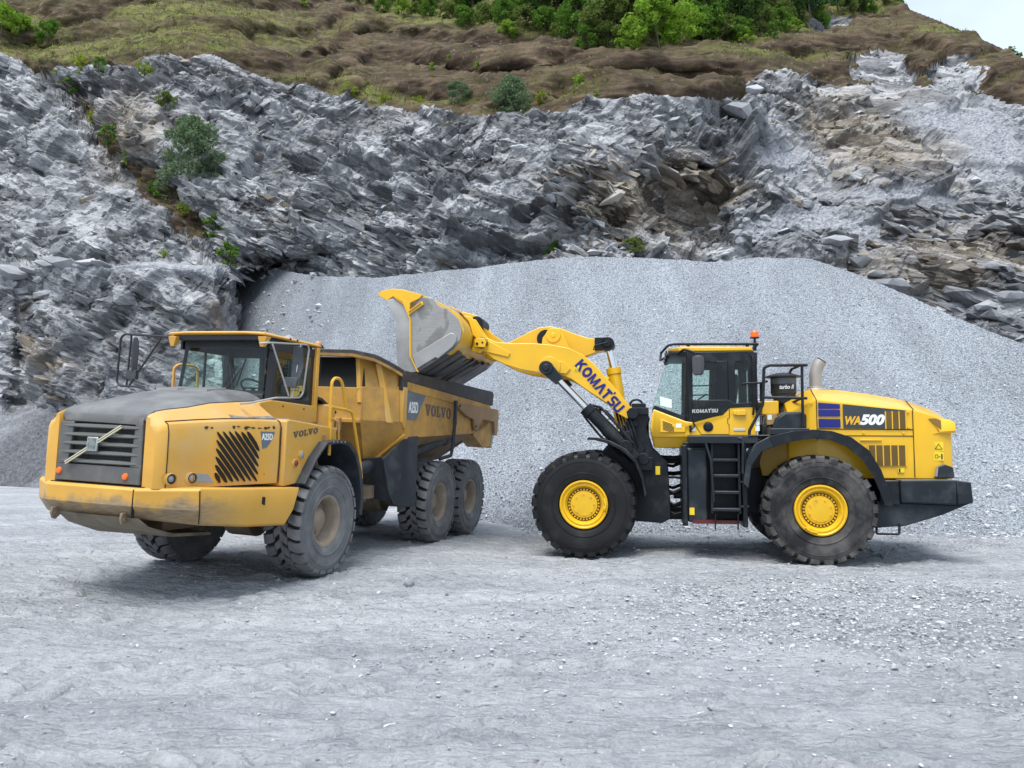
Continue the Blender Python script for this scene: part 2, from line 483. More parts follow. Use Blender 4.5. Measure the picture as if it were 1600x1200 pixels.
def sheet_mesh(name, V, nx, ny, mats, attrs=None, keep=None, smooth=True):
    """V: (ny*nx,3) grid -> mesh"""
    j, i = np.meshgrid(np.arange(ny - 1), np.arange(nx - 1), indexing='ij')
    a = (j * nx + i).ravel()
    F = np.stack([a, a + 1, a + nx + 1, a + nx], 1)
    if keep is not None:
        F = F[keep]
        used = np.unique(F); remap = -np.ones(len(V), np.int64); remap[used] = np.arange(len(used))
        F = remap[F]; V = V[used]
        attrs = {k: v[used] for k, v in (attrs or {}).items()}
    me = bpy.data.meshes.new(name)
    me.vertices.add(len(V)); me.vertices.foreach_set('co', V.astype(np.float32).ravel())
    me.loops.add(F.size); me.loops.foreach_set('vertex_index', F.ravel().astype(np.int32))
    me.polygons.add(len(F)); me.polygons.foreach_set('loop_start', (np.arange(len(F)) * 4).astype(np.int32))
    me.update(calc_edges=True); me.validate()
    for k, v in (attrs or {}).items():
        at = me.attributes.new(k, 'FLOAT', 'POINT'); at.data.foreach_set('value', v.astype(np.float32))
    me.materials.append(mats)
    if smooth: me.shade_smooth()
    else: me.shade_flat()
    o = bpy.data.objects.new(name, me); COL.objects.link(o)
    return o

def tan_el(y):           # height gained per metre of distance, for a row of the survey
    b = (600 - y) / FPX
    return (math.sin(PITCH) + b * math.cos(PITCH)) / (math.cos(PITCH) - b * math.sin(PITCH)) if not isinstance(y, np.ndarray) else (np.sin(PITCH) + b * np.cos(PITCH)) / (np.cos(PITCH) - b * np.sin(PITCH))
def tan_az(x, y):
    b = (600 - y) / FPX
    return (x - 800) / FPX / (np.cos(PITCH) - b * np.sin(PITCH))
def smooth_x(A, n):
    k = np.hanning(2 * n + 3)[1:-1]; k /= k.sum()
    pad = np.pad(A, ((0, 0), (n, n)), mode='edge')
    return np.stack([np.convolve(r, k, 'valid') for r in pad])
def sst(a, b, x):
    t = np.clip((x - a) / (b - a), 0, 1); return t * t * (3 - 2 * t)

# ---- quarry wall: surveyed as a fan of slopes starting at its foot
NX, NY = 1000, 600
cx = np.linspace(-260, 1880, NX)
def tab(*p):
    return np.interp(cx, [a for a, _ in p], [b for _, b in p])
y_rock = tab((-260, 100), (0, 92), (60, 112), (110, 112), (180, 108), (200, 112), (250, 96), (330, 92), (400, 118), (500, 145), (560, 165), (650, 180), (750, 184), (850, 178), (900, 178), (950, 168), (1020, 158), (1120, 150), (1200, 150), (1300, 152), (1350, 150), (1440, 148), (1530, 155), (1600, 158), (1880, 165))
y_veg = tab((-260, -70), (400, -60), (520, -12), (560, 8), (600, 28), (700, 44), (800, 60), (900, 72), (1000, 88), (1060, 82), (1150, 75), (1250, 62), (1380, 22), (1415, 8), (1600, -60), (1880, -60))
y_top = tab((-260, -110), (1380, -110), (1400, -30), (1418, 14), (1470, 34), (1530, 60), (1600, 92), (1700, 118), (1880, 135))
ridge_tab = [(-260, 900), (230, 800), (262, 560), (285, 450), (318, 426), (345, 412), (372, 411), (430, 419), (480, 428), (520, 432), (590, 434), (680, 424), (740, 419), (800, 411), (870, 405), (930, 402), (1000, 404), (1060, 407), (1130, 410), (1180, 404), (1265, 404), (1340, 431), (1430, 467), (1500, 499), (1600, 541), (1700, 590), (1880, 660)]
y_ridge = tab(*ridge_tab)
yrow = np.concatenate([np.linspace(800, 720, 14)[:-1], np.linspace(720, 480, 110)[:-1], np.linspace(480, -112, NY - 122)])
NY = len(yrow)
YY = np.repeat(yrow[:, None], NX, 1); XX = np.repeat(cx[None, :], NY, 0)
T = tan_el(YY)
rg = sst(1080, 1300, XX)
up_slope = np.where(YY < y_veg[None, :], 42.0, np.where(YY < y_rock[None, :], 43.0, 62 - 14 * rg))
wv_ = np.interp(cx, np.linspace(-260, 1880, 24), np.random.default_rng(5).uniform(-26, 26, 24))
step = np.tanh(2.5 * np.sin(2 * np.pi * (YY + wv_[None, :] + .05 * XX) / 44))          # cut banks and benches in the overburden
up_slope = up_slope + np.where((YY < y_rock[None, :] - 6) & (YY > y_veg[None, :] - 30), 12 * step, 0)
bench = np.clip(-step, 0, 1)
def climb(y_start, z_start, slope):
    Z = np.repeat(z_start[None, :], NY, 0).copy()
    for k in range(1, NY):
        dz = Z[k - 1] * (T[k] - T[k - 1]) / np.maximum(np.tan(np.radians(slope[k])) - T[k], .12)
        Z[k] = Z[k - 1] + np.where(yrow[k] < y_start, dz, 0)
    return Z
# the low outcrop in the left foreground with its scree, then the main face behind everything
ZL = climb(tab((-260, 760), (0, 757), (190, 765), (380, 770), (1880, 770)), tab((-260, 38), (0, 35), (190, 31), (365, 29), (1880, 29)),
           np.where(YY > 632, 30.0, np.where(YY > 416, 70.0, np.where(YY > 120, 54.0, up_slope))))
ZL += 4.0 * sst(417, 409, YY)
ZR = climb(np.minimum(y_ridge + 45, 700), tab((-260, 52), (370, 50), (600, 44.5), (930, 38), (1265, 37), (1430, 33), (1600, 30), (1880, 28)), up_slope)
lw = np.clip((430 - YY) / 60, 0, 1)                  # above the ledge the two merge over a wide stretch
left2 = sst(0, 1, np.clip((385 + 330 * lw - XX) / (40 + 480 * lw), 0, 1))
Z = ZL * left2 + ZR * (1 - left2)
left = sst(385, 345, cx)
def poly_d(pts, X=XX, Y=YY):
    d = np.full(X.shape, 1e9)
    for (x0, y0), (x1, y1) in zip(pts[:-1], pts[1:]):
        L = (x1 - x0) ** 2 + (y1 - y0) ** 2
        t = np.clip(((X - x0) * (x1 - x0) + (Y - y0) * (y1 - y0)) / L, 0, 1)
        d = np.minimum(d, np.hypot(X - x0 - t * (x1 - x0), Y - y0 - t * (y1 - y0)))
    return d
def blob(x, y, rx, ry, p=2): return np.exp(-(np.abs((XX - x) / rx) ** p + np.abs((YY - y) / ry) ** p))
Z = smooth_x(Z, 7)
gd = poly_d([(60, 100), (120, 150), (165, 215), (225, 290), (320, 365), (385, 440)])
wob = fbm(np.stack([XX.ravel() * .02, YY.ravel() * .02, YY.ravel() * 0], 1), 1.0, 3, 5).reshape(XX.shape)
gul = np.exp(-((gd / (24 + 16 * wob)) ** 2))
Z += 3.2 * gul
Z += 2.2 * blob(150, 165, 45, 45) - 2.0 * blob(185, 175, 28, 50)       # dark hollow and the pillar beside it
Z += 4.5 * blob(1075, 325, 62, 62, 4) + 1.5 * blob(960, 350, 30, 40) + 1.8 * blob(130, 300, 110, 60, 4)      # recess in the middle of the face
Z -= 2.2 * blob(930, 300, 50, 70) + 2.0 * blob(1400, 250, 120, 70) + 1.5 * blob(1480, 410, 110, 50)
Z += 2.4 * blob(235, 38, 32, 30) + 2.6 * blob(405, 68, 26, 34) + 1.2 * blob(470, 95, 60, 12) + 1.5 * blob(700, 120, 140, 10) + 1.6 * blob(1010, 118, 120, 9) + 1.4 * blob(560, 60, 90, 8)
Z -= 1.5 * blob(640, 330, 140, 90)
Z += left[None, :] * 1.3 * np.exp(-((poly_d([(35, 430), (35, 560), (20, 640)]) / 14) ** 2))
P0 = np.stack([tan_az(XX, YY) * Z, Z, CAMH + Z * T], -1).reshape(-1, 3)
xs, ys = XX.ravel(), YY.ravel()
edge_n = 9 * fbm(P0, .35, 4, 11)
soil = sst(6, -10, ys - np.repeat(y_rock[None, :], NY, 0).ravel() + edge_n)
soil = np.maximum(soil, .95 * sst(.56, .70, gul.ravel() * .75 + .75 * fbm(P0, .45, 4, 21)) * (ys < 400))
rocks_r = np.maximum(np.exp(-(((xs - 1385) / 62) ** 2 + ((ys - 118) / 40) ** 2)), np.maximum(np.exp(-(((xs - 1490) / 55) ** 2 + ((ys - 125) / 34) ** 2)), np.maximum(np.exp(-(((xs - 1290) / 36) ** 2 + ((ys - 45) / 16) ** 2)), np.exp(-(((xs - 1230) / 120) ** 2 + ((ys - 140) / 16) ** 2)))))
soil *= 1 - sst(.38, .55, rocks_r + .5 * fbm(P0, .5, 4, 31))
rk = 1 - soil
gravel_m = np.clip(sum(blob(*b) for b in [(1560, 225, 55, 75), (1480, 185, 70, 18), (1265, 345, 75, 20), (1190, 360, 55, 30), (1330, 360, 60, 18), (1410, 305, 130, 16), (1230, 250, 60, 25)]).ravel() + .35 * fbm(P0, .4, 3, 41), 0, 1) * rk
gravel_m = np.maximum(gravel_m, (left[None, :] * sst(628, 648, YY)).ravel())
gravel_m = np.maximum(gravel_m, (left[None, :] * np.exp(-((YY - 419) / 6) ** 2) * sst(60, 100, XX)).ravel() * .9)
tan_m = np.clip(sum(blob(*b) for b in [(1400, 245, 110, 55), (1470, 410, 130, 60), (1000, 320, 110, 55), (1300, 200, 70, 40), (200, 200, 50, 60), (75, 560, 25, 30), (1080, 290, 70, 50), (340, 490, 18, 26)]).ravel() * 1.25 + .45 * fbm(P0, .25, 4, 51), 0, 1)
# direction the displacement pushes: out of the wall and a little up
base = P0.reshape(NY, NX, 3)
tx = np.gradient(base, axis=1); ty = np.gradient(base, axis=0)
Nn = np.cross(ty, tx); Nn /= np.linalg.norm(Nn, axis=-1, keepdims=True) + 1e-9
flip = np.sign((Nn * base).sum(-1, keepdims=True)); Nn *= -flip
Nn = Nn.reshape(-1, 3); Nn = Nn * .6 + np.array([-.0, -.75, .25]); Nn /= np.linalg.norm(Nn, axis=1, keepdims=True)
# bedding: beds dip to the right, blocks are long along the bed
ca, sa = math.cos(R(-24)), math.sin(R(-24))
B = np.stack([(P0[:, 0] * ca + P0[:, 2] * sa) * .42, P0[:, 1] * .7, -P0[:, 0] * sa + P0[:, 2] * ca], 1)
cb, sb = math.cos(R(38)), math.sin(R(38))
B2 = np.stack([(P0[:, 0] * cb + P0[:, 2] * sb) * .5, P0[:, 1] * .7, -P0[:, 0] * sb + P0[:, 2] * cb], 1)
wr = rk * (1 - .85 * gravel_m)
warp = np.stack([fbm(P0, .5, 5, 61), fbm(P0, .5, 5, 62), fbm(P0, .5, 5, 63)], 1) * .32
wb = warp * 1.3
Q = np.stack([P0[:, 0] * ca + P0[:, 2] * sa, P0[:, 1], -P0[:, 0] * sa + P0[:, 2] * ca], 1) + wb * 1.6
Q2 = np.stack([P0[:, 0] * cb + P0[:, 2] * sb, P0[:, 1], -P0[:, 0] * sb + P0[:, 2] * cb], 1) + wb * 1.2
zone = sst(-.12, .22, fbm(P0, .10, 3, 77)); f0 = facets(B2 + 2 * warp, 4.5, 71, .6)
bA = beds(Q, 1.25, 4.2, 5.0, 101); bB = beds(Q, .50, 1.9, 2.5, 131); bC = beds(Q, .22, .85, 1.2, 161); bD = beds(Q2, 1.6, 2.4, 4, 191); bE = beds(Q2, .42, .95, 2, 197)
fA = facets(B + warp, 1.9, 201, .75); fB = facets(B2 + warp, .8, 231, .9); fC = facets(P0 * np.array([.6, 1, 1.3]) + warp, .34, 261)
ampl = 1 - .45 * (left[None, :] * sst(400, 430, YY)).ravel() - .55 * sst(1250, 1330, xs) * sst(190, 150, ys)
smoothz = np.clip(blob(120, 300, 130, 110).ravel() * .8 + blob(1400, 250, 120, 60).ravel() + blob(1480, 415, 110, 50).ravel() + blob(1075, 310, 60, 60).ravel() * .7, 0, 1)
ampl = ampl * (1 - .5 * smoothz)
rough_zone = ampl * (.6 + .4 * sst(-.3, .4, fbm(P0, .16, 3, 71)))
def soften(a, n):
    a = a.reshape(NY, NX)
    for _ in range(n):
        p_ = np.pad(a, 1, mode='edge'); a = (p_[:-2, 1:-1] + 2 * p_[1:-1, 1:-1] + p_[2:, 1:-1]) / 4
        p_ = np.pad(a, 1, mode='edge'); a = (p_[1:-1, :-2] + 2 * p_[1:-1, 1:-1] + p_[1:-1, 2:]) / 4
    return a.ravel()
er = P0 * np.array([.45, .6, 1.5])
disp = wr * rough_zone * (soften(1.9 * f0 + 1.1 * fA, 2) + soften((1 - zone) * 1.15 * bA + zone * 1.0 * bD, 1) + (1 - zone) * (.46 * bB + .16 * bC + .18 * fB) + zone * (.28 * bE + .40 * fB) + .11 * fC)
disp += soil * (.9 * fbm(P0, .16, 4, 81) + .75 * (1 - 2 * np.abs(fbm(er, .40, 4, 95))) + .26 * fbm(P0, 1.1, 5, 91) + .5 * soften(beds(P0 + 3 * warp, 1.9, 9, 9, 98), 2) + .12 * beds(P0 + wb * 3, .8, 6, 6, 97))
disp += gravel_m * .06 * facets(P0, .22, 221)
disp *= np.where(xs > 1385, sst(0, 16, ys - np.repeat(y_top[None, :], NY, 0).ravel()), 1)
PT = P0 + Nn * disp[:, None]
TERR = PT.reshape(NY, NX, 3)
for i in np.where(y_top > -100)[0]:                  # behind the skyline the hill rolls over and drops away
    c_ = int(np.argmax(yrow < y_top[i])); d_ = (yrow[c_] - yrow[c_:]) * .5
    TERR[c_:, i] = TERR[c_, i][None] + np.stack([d_ * 0, d_, -d_ * .45], 1)
PT = TERR.reshape(-1, 3)
def terr(x, y):
    """ground point of the quarry wall at a survey column and row"""
    i = int(round((x + 260) / 2140 * (NX - 1)))
    i = min(max(i, 0), NX - 1)
    j = int(np.argmin(np.abs(YY[:, i] - y)))
    return Vector(TERR[j, i])
veg = sst(8, -8, ys - np.repeat(y_veg[None, :], NY, 0).ravel() + 1.2 * edge_n)
grass = np.clip(sum(blob(*b) for b in [(30, 50, 90, 55), (150, 90, 140, 26), (330, 20, 80, 60), (250, 55, 100, 45), (450, 60, 60, 20), (480, 128, 60, 8), (1230, 95, 120, 10), (960, 120, 80, 8), (640, 40, 120, 16), (560, 150, 60, 20), (700, 165, 90, 12), (870, 150, 60, 16), (1470, 58, 60, 8)]).ravel() + .5 * fbm(P0 * np.array([.5, .5, 1.5]), .7, 4, 99) - .12, 0, 1) * soil
grass = np.clip(grass * (.35 + .8 * bench.ravel()) + .20 * bench.ravel() * soil * (1 - .6 * blob(850, 110, 330, 90, 4).ravel()), 0, 1)
grass = np.maximum(grass, veg)

def rock_mat():
    m, t, b, o = new_mat('fractured_slate_rock')
    N = NT(t); oc = N.coord('Object')
    beds = N.coord('Object', (0.40, 0.6, 1.4), (0, R(-24), 0))
    c1 = N.voro(beds, .8, 'Color'); c2 = N.voro(beds, 2.6, 'Color')
    v = N.math('ADD', N.math('MULTIPLY', N.sep(c1)[0], .65), N.math('MULTIPLY', N.sep(c2)[0], .35))
    n = N.noise(beds, 5.0, 10, .7)
    v = N.math('ADD', N.math('MULTIPLY', v, .62), N.math('MULTIPLY', n, .38))
    grey = N.ramp(v, [(.26, (.062, .065, .070)), (.48, (.18, .186, .195)), (.74, (.41, .418, .43))])
    tanc = N.ramp(v, [(.24, (.058, .046, .034)), (.5, (.155, .130, .098)), (.78, (.32, .28, .225))])
    wl = N.noise(oc, .8, 6, .65)
    tf = N.math('MULTIPLY', N.attr('weathered'), N.ramp(wl, [(.30, 0.35), (.52, 1.0)]))
    c = N.mix(tf, grey, tanc)
    # pale mineral flecks and dark joints
    fl = N.ramp(N.noise(beds, 13, 8, .75), [(.66, 0.0), (.74, .55)])
    c = N.mix(fl, c, (.50, .51, .53))
    ln = N.ramp(N.noise(N.coord('Object', (.22, .6, 5.0), (0, R(-24), 0)), 1.0, 6, .65), [(.60, 0.0), (.66, .5), (.70, .1)])
    c = N.mix(ln, c, (.58, .585, .595))
    jt = N.ramp(N.voro(beds, 2.0, 'Distance', 'DISTANCE_TO_EDGE'), [(0.0, .55), (.035, 0.0)])
    c = N.mix(jt, c, (.05, .052, .058))
    gc = N.voro(oc, 9.0, 'Color')
    gcol = N.ramp(N.sep(gc)[0], [(0.0, (.15, .16, .175)), (1.0, (.34, .355, .385))])
    c = N.mix(N.attr('gravel'), c, gcol)
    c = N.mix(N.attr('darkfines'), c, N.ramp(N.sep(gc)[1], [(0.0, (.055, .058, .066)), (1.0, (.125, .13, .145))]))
    t.links.new(c, b.inputs['Base Color']); setin(b, rough=.7, spec=.35)
    fn = N.facet(N.voro(beds, 3.2, 'Color'), .34)
    t.links.new(N.bump(N.noise(beds, 6, 9, .66), .55, .10, fn), b.inputs['Normal'])
    return m
def soil_mat():
    m, t, b, o = new_mat('brown_overburden_soil')
    N = NT(t); oc = N.coord('Object')
    n1 = N.noise(oc, .35, 8, .6); n2 = N.noise(N.coord('Object', (.4, .6, 2.2)), 1.4, 8, .65)
    v = N.math('ADD', N.math('MULTIPLY', n1, .5), N.math('MULTIPLY', n2, .5))
    c = N.ramp(v, [(.36, (.022, .017, .013)), (.48, (.064, .046, .031)), (.58, (.125, .092, .059)), (.70, (.21, .165, .11))])
    g = N.ramp(N.noise(oc, 3.2, 8, .7), [(.3, (.085, .12, .028)), (.7, (.25, .265, .070))])
    gf = N.math('MULTIPLY', N.attr('grass'), N.ramp(N.noise(N.coord('Object', (.6, 1, 1.6)), 1.3, 9, .72), [(.42, 0.0), (.58, .85)]))
    c = N.mix(gf, c, g)
    st = N.ramp(N.voro(oc, 5, 'Color'), [(.86, 0.0), (.9, .4)])
    c = N.mix(st, c, (.20, .19, .18))
    t.links.new(c, b.inputs['Base Color']); setin(b, rough=.92, spec=.15)
    t.links.new(N.bump(N.noise(oc, 5, 10, .7), .9, .15), b.inputs['Normal'])
    return m
mid = soil.reshape(NY, NX)
fs = (mid[:-1, :-1] + mid[1:, :-1] + mid[:-1, 1:] + mid[1:, 1:]).ravel() / 4
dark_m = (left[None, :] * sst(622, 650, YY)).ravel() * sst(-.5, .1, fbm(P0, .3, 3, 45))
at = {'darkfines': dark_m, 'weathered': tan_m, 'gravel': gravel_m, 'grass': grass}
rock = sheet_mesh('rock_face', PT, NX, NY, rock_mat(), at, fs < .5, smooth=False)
hill = sheet_mesh('hillside', PT, NX, NY, soil_mat(), at, fs >= .5)
tag(rock, kind='structure'); tag(hill, kind='structure')

# ---- crushed stone heap
PNX, PNY = 620, 300
px = np.linspace(268, 2150, PNX)
pr = np.interp(px, [a for a, _ in ridge_tab] + [2150], [b for _, b in ridge_tab] + [735])
pz = np.interp(px, [268, 300, 370, 520, 640, 770, 830, 1000, 1600, 2150], [37, 36, 33.5, 26, 21.5, 19.4, 18.2, 17.5, 17.3, 17.3])
pr = np.convolve(np.pad(pr, 9, mode='edge'), np.hanning(21)[1:-1] / np.hanning(21)[1:-1].sum(), 'valid')
def heap():
    rows = []
    ph = 34.5 + 2.5 * sst(560, 380, px)
    tp = np.tan(np.radians(ph)); tr = tan_el(pr)
    Zr = (tp * pz + CAMH + .35) / np.maximum(tp - tr, .1)          # where the slope meets the crest
    Hr = np.maximum(CAMH + Zr * tr, .05)
    az = tan_az(px, pr)
    for k in np.linspace(-.10, 1.0, PNY - 24):
        s = k
        Zk = pz + (Zr - pz) * s
        sf = np.maximum(s, 0) ** 1.12; prof = sf - .035 * np.sin(np.pi * np.clip(s, 0, 1)) ** 1 + .02 * np.sin(2 * np.pi * s)      # slight sag, as tipped heaps have
        rows.append(np.stack([az * Zk, Zk, -.13 + (Hr + .13) * prof - .25 * max(0, -s - .04)], 1))
    for k in np.linspace(.04, 1, 24):                               # far side
        Zk = Zr + 9 * k
        rows.append(np.stack([az * Zk, Zk, Hr * (1 - .55 * k) - .2 * k], 1))
    return np.concatenate(rows)
PP = heap()
d2 = .16 * fbm(PP, .35, 3, 301) + .03 * fbm(PP, 1.6, 3, 303) + .022 * facets(PP, .14, 311)
crest = np.repeat(np.concatenate([np.ones(PNY - 24), np.ones(24)])[:, None], PNX, 1).ravel()
PP[:, 2] += d2 * crest
def gravel_mat(name, cell, lo, hi, facet=1.1):
    m, t, b, o = new_mat(name)
    N = NT(t); oc = N.coord('Object')
    big = N.noise(oc, .22, 4); 
    va = N.voro(oc, cell, 'Color'); vb = N.voro(oc, cell * 2.3, 'Color')
    ve = N.voro(oc, cell, 'Distance')
    s = N.math('ADD', N.math('MULTIPLY', N.sep(va)[1], .65), N.math('MULTIPLY', N.sep(vb)[1], .35))
    s = N.math('ADD', s, N.math('MULTIPLY', N.math('SUBTRACT', big, .5), .35))
    c = N.ramp(s, [(.08, lo), (.5, tuple((a + b_) / 2 for a, b_ in zip(lo, hi))), (.95, hi)])
    gap = N.ramp(ve, [(.50, 0.0), (.8, .6)])
    c = N.mix(gap, c, tuple(x * .35 for x in lo))
    sl = N.ramp(N.noise(N.coord('Object', (.5, .12, .12)), 1.0, 5, .6), [(.35, (.80, .80, .81)), (.65, (1.08, 1.08, 1.08))])
    c = N.mix(1.0, c, sl, 'MULTIPLY')
    t.links.new(c, b.inputs['Base Color']); setin(b, rough=.75, spec=.3)
    f1 = N.facet(va, facet)
    t.links.new(N.bump(ve, .6, .04, f1), b.inputs['Normal'])
    return m
M['gravel'] = gravel_mat('crushed_stone', 27.0, (.145, .164, .188), (.42, .455, .50), .85)
heap_o = sheet_mesh('gravel_heap', PP, PNX, PNY, M['gravel'])
tag(heap_o, 'huge heap of pale blue-grey crushed stone sloping up behind the two machines', 'gravel heap')

# ---- quarry floor
def floor_h(x, y):
    side = np.clip((x + 3.0) * -.951 + (y - 11.6) * .309, 0, 3.2) * .0437 * sst(4, 8.5, y) * sst(32, 20, y)   # the ground falls towards us beside the truck
    return side - .10 * sst(-1.6, .8, x) * sst(9, 13, y) - .05 * sst(14.5, 17, y) * sst(.8, -1.6, x)
def spaced(a0, a1, step, grow, lim):
    out = list(np.arange(a0, a1, step)); s = step
    while out[-1] < lim: s *= grow; out.append(out[-1] + s)
    return out
gxp = spaced(0, 7.6, .042, 1.10, 700); gx = np.array([-a for a in gxp[:0:-1]] + gxp)
gyp = spaced(3.4, 10, .034, 1.012, 22); s_ = .2
while gyp[-1] < 700: s_ *= 1.12; gyp.append(gyp[-1] + s_)
gyb = [3.4]; s_ = .1
while gyb[-1] > -300: s_ *= 1.3; gyb.append(gyb[-1] - s_)
gy = np.array(gyb[:0:-1] + gyp)
GX, GY = np.meshgrid(gx, gy)
G = np.stack([GX.ravel(), GY.ravel(), np.zeros(GX.size)], 1)
fine = np.exp(-(np.maximum(np.hypot(G[:, 0] * .6, G[:, 1] - 10) - 12, 0) / 10) ** 2)
rx_, ry_ = G[:, 0], G[:, 1]
wv = np.stack([rx_ * .55 + .25 * fbm(G, .9, 3, 401), ry_ * 1.5, ry_ * 0], 1)
gh = .040 * fbm(G, .35, 3, 411) + .042 * fbm(wv, 1.7, 4, 421) + .030 * fbm(wv, 6.5, 4, 431) + .034 * np.maximum(facets(wv + .1 * np.stack([fbm(G, 2.0, 2, 402)] * 3, 1), .20, 441, .9), -.2)
PACK = []
def track(cy, slope_, w, period, amp, seed, x0, x1):
    yc = cy + slope_ * rx_ + .12 * fbm(np.stack([rx_, rx_ * 0, rx_ * 0], 1), .6, 2, seed)
    d = (ry_ - yc) / w
    on = np.exp(-d ** 4) * sst(x0 - .5, x0 + .5, rx_) * sst(x1 + .5, x1 - .5, rx_)
    ph = np.abs(((rx_ + .5 * np.abs(d) * period) / period + .1 * fbm(G, 1.5, 2, seed + 7)) % 1 - .5) * 2
    pad = sst(.25, .5, ph) * (.55 + .45 * sst(-.3, .3, fbm(G, 1.1, 2, seed + 3)))
    PACK.append(on * pad)
    return amp * on * (pad - .6)
gh += track(6.45, .01, .16, .36, .075, 451, -5.5, .2) + track(4.85, -.02, .15, .34, .075, 461, -5, 5) + track(6.95, .02, .14, .33, .042, 471, -6, 1.5) + track(8.6, -.03, .2, .38, .036, 481, -7, 0)
gh += track(5.6, .05, .13, .34, .034, 491, -1, 6) + track(10.0, .04, .2, .36, .03, 495, -9, 5)
arc = np.abs(np.hypot(rx_ - 2.2, ry_ - 14.2) - 6.2); gh += -.012 * np.exp(-(arc / .22) ** 4) * (np.sin(np.arctan2(rx_ - 2.2, ry_ - 14.2) * 150) * .6 + .4)
G[:, 2] = floor_h(rx_, ry_) + gh * fine
patch = sst(-.1, .35, fbm(G, .25, 4, 501) * .6 + .9 * np.exp(-(((rx_ - 3.8) / 3.2) ** 2 + ((ry_ - 9.6) / 2.2) ** 2)) - .25 + .5 * sst(13, 17, ry_) * sst(-3, 2, rx_))
def floor_mat():
    m, t, b, o = new_mat('dusty_quarry_floor')
    N = NT(t); oc = N.coord('Object')
    wide = N.coord('Object', (.5, 1.4, 1))
    n1 = N.noise(wide, .55, 6, .6); n2 = N.noise(wide, 3.2, 10, .68); n3 = N.noise(oc, 24, 8, .7)
    v = N.math('ADD', N.math('ADD', N.math('MULTIPLY', n1, .38), N.math('MULTIPLY', n2, .42)), N.math('MULTIPLY', n3, .2))
    c = N.ramp(v, [(.37, (.225, .242, .268)), (.46, (.37, .392, .422)), (.54, (.50, .522, .550)), (.64, (.64, .655, .675))])
    ca_ = N.voro(wide, 16, 'Color'); cb_ = N.voro(oc, 42, 'Color'); cd_ = N.voro(wide, 16, 'Distance')
    cv = N.math('ADD', N.math('MULTIPLY', N.sep(ca_)[0], .5), N.math('MULTIPLY', N.sep(cb_)[1], .5))
    c = N.mix(N.ramp(n2, [(.35, .45), (.6, .22)]), c, N.ramp(cv, [(.15, (.25, .267, .295)), (.5, (.44, .462, .492)), (.85, (.66, .675, .69))]))
    c = N.mix(N.math('MULTIPLY', N.attr('packed'), .65), c, (.62, .635, .655))
    va = N.voro(oc, 22, 'Color'); vd = N.voro(oc, 22, 'Distance')
    st = N.ramp(N.sep(va)[0], [(0, (.26, .278, .30)), (1, (.66, .68, .70))])
    gap = N.ramp(vd, [(.42, 0.0), (.72, .7)])
    st = N.mix(gap, st, (.09, .095, .10))
    pf = N.math('MULTIPLY', N.attr('loose'), N.ramp(N.noise(oc, 1.6, 6, .7), [(.38, .1), (.62, .9)]))
    c = N.mix(pf, c, st)
    t.links.new(c, b.inputs['Base Color']); setin(b, rough=.85, spec=.2)
    fm = N.math('MULTIPLY', pf, 1.0)
    g = N.n('ShaderNodeNewGeometry')
    fac = N.facet(va, .9)
    vm = N.n('ShaderNodeMix', data_type='VECTOR')
    N.l(fm, vm.inputs[0]); N.l(N.facet(N.mix(.5, ca_, cb_), .55), vm.inputs[4]); N.l(fac, vm.inputs[5])
    hsum = N.math('SUBTRACT', N.math('ADD', N.math('MULTIPLY', n2, .7), N.math('MULTIPLY', n3, .5)), N.math('MULTIPLY', cd_, .35))
    n9 = N.noise(N.coord('Object', (.7, 1.3, 1)), 7.5, 8, .66)
    hsum = N.math('ADD', hsum, N.math('MULTIPLY', n9, .8))
    t.links.new(N.bump(hsum, 1.0, .11, vm.outputs[1]), b.inputs['Normal'])
    return m
packed = np.clip(sum(PACK), 0, 1) * (.6 + .4 * sst(-.3, .3, fbm(G, 3.0, 3, 521)))
ground = sheet_mesh('ground', G, len(gx), len(gy), floor_mat(), {'loose': patch, 'packed': packed})
tag(ground, kind='structure')

# ---- loose stones
rng = np.random.default_rng(7)
def stones(name, pos, size, mat, seed=1, flat=.62):
    """many small broken stones in one mesh"""
    ico = bmesh.new(); bmesh.ops.create_icosphere(ico, subdivisions=1, radius=1.0)
    bv = np.array([v.co[:] for v in ico.verts]); bf = np.array([[v.index for v in f.verts] for f in ico.faces]); ico.free()
    r = np.random.default_rng(seed); n = len(pos)
    V = bv[None] * (1 + r.uniform(-.38, .30, (n, len(bv), 1)))
    V = V * (np.stack([r.uniform(.75, 1.5, n), r.uniform(.6, 1.05, n), r.uniform(.35, flat + .25, n)], 1) * size[:, None])[:, None, :]
    a = r.uniform(0, 6.28, n); tl = r.normal(0, .35, n)
    c, s = np.cos(a)[:, None], np.sin(a)[:, None]; ct, st = np.cos(tl)[:, None], np.sin(tl)[:, None]
    x, y, z = V[..., 0], V[..., 1], V[..., 2]
    y, z = y * ct - z * st, y * st + z * ct
    x, y = x * c - y * s, x * s + y * c
    V = np.stack([x, y, z], -1) + pos[:, None, :]
    F = (bf[None] + (np.arange(n) * len(bv))[:, None, None]).reshape(-1, 3)
    V = V.reshape(-1, 3)
    me = bpy.data.meshes.new(name)
    me.vertices.add(len(V)); me.vertices.foreach_set('co', V.astype(np.float32).ravel())
    me.loops.add(F.size); me.loops.foreach_set('vertex_index', F.ravel().astype(np.int32))
    me.polygons.add(len(F)); me.polygons.foreach_set('loop_start', (np.arange(len(F)) * 3).astype(np.int32))
    me.update(calc_edges=True); me.materials.append(mat); me.shade_flat()
    o = bpy.data.objects.new(name, me); COL.objects.link(o)
    return o
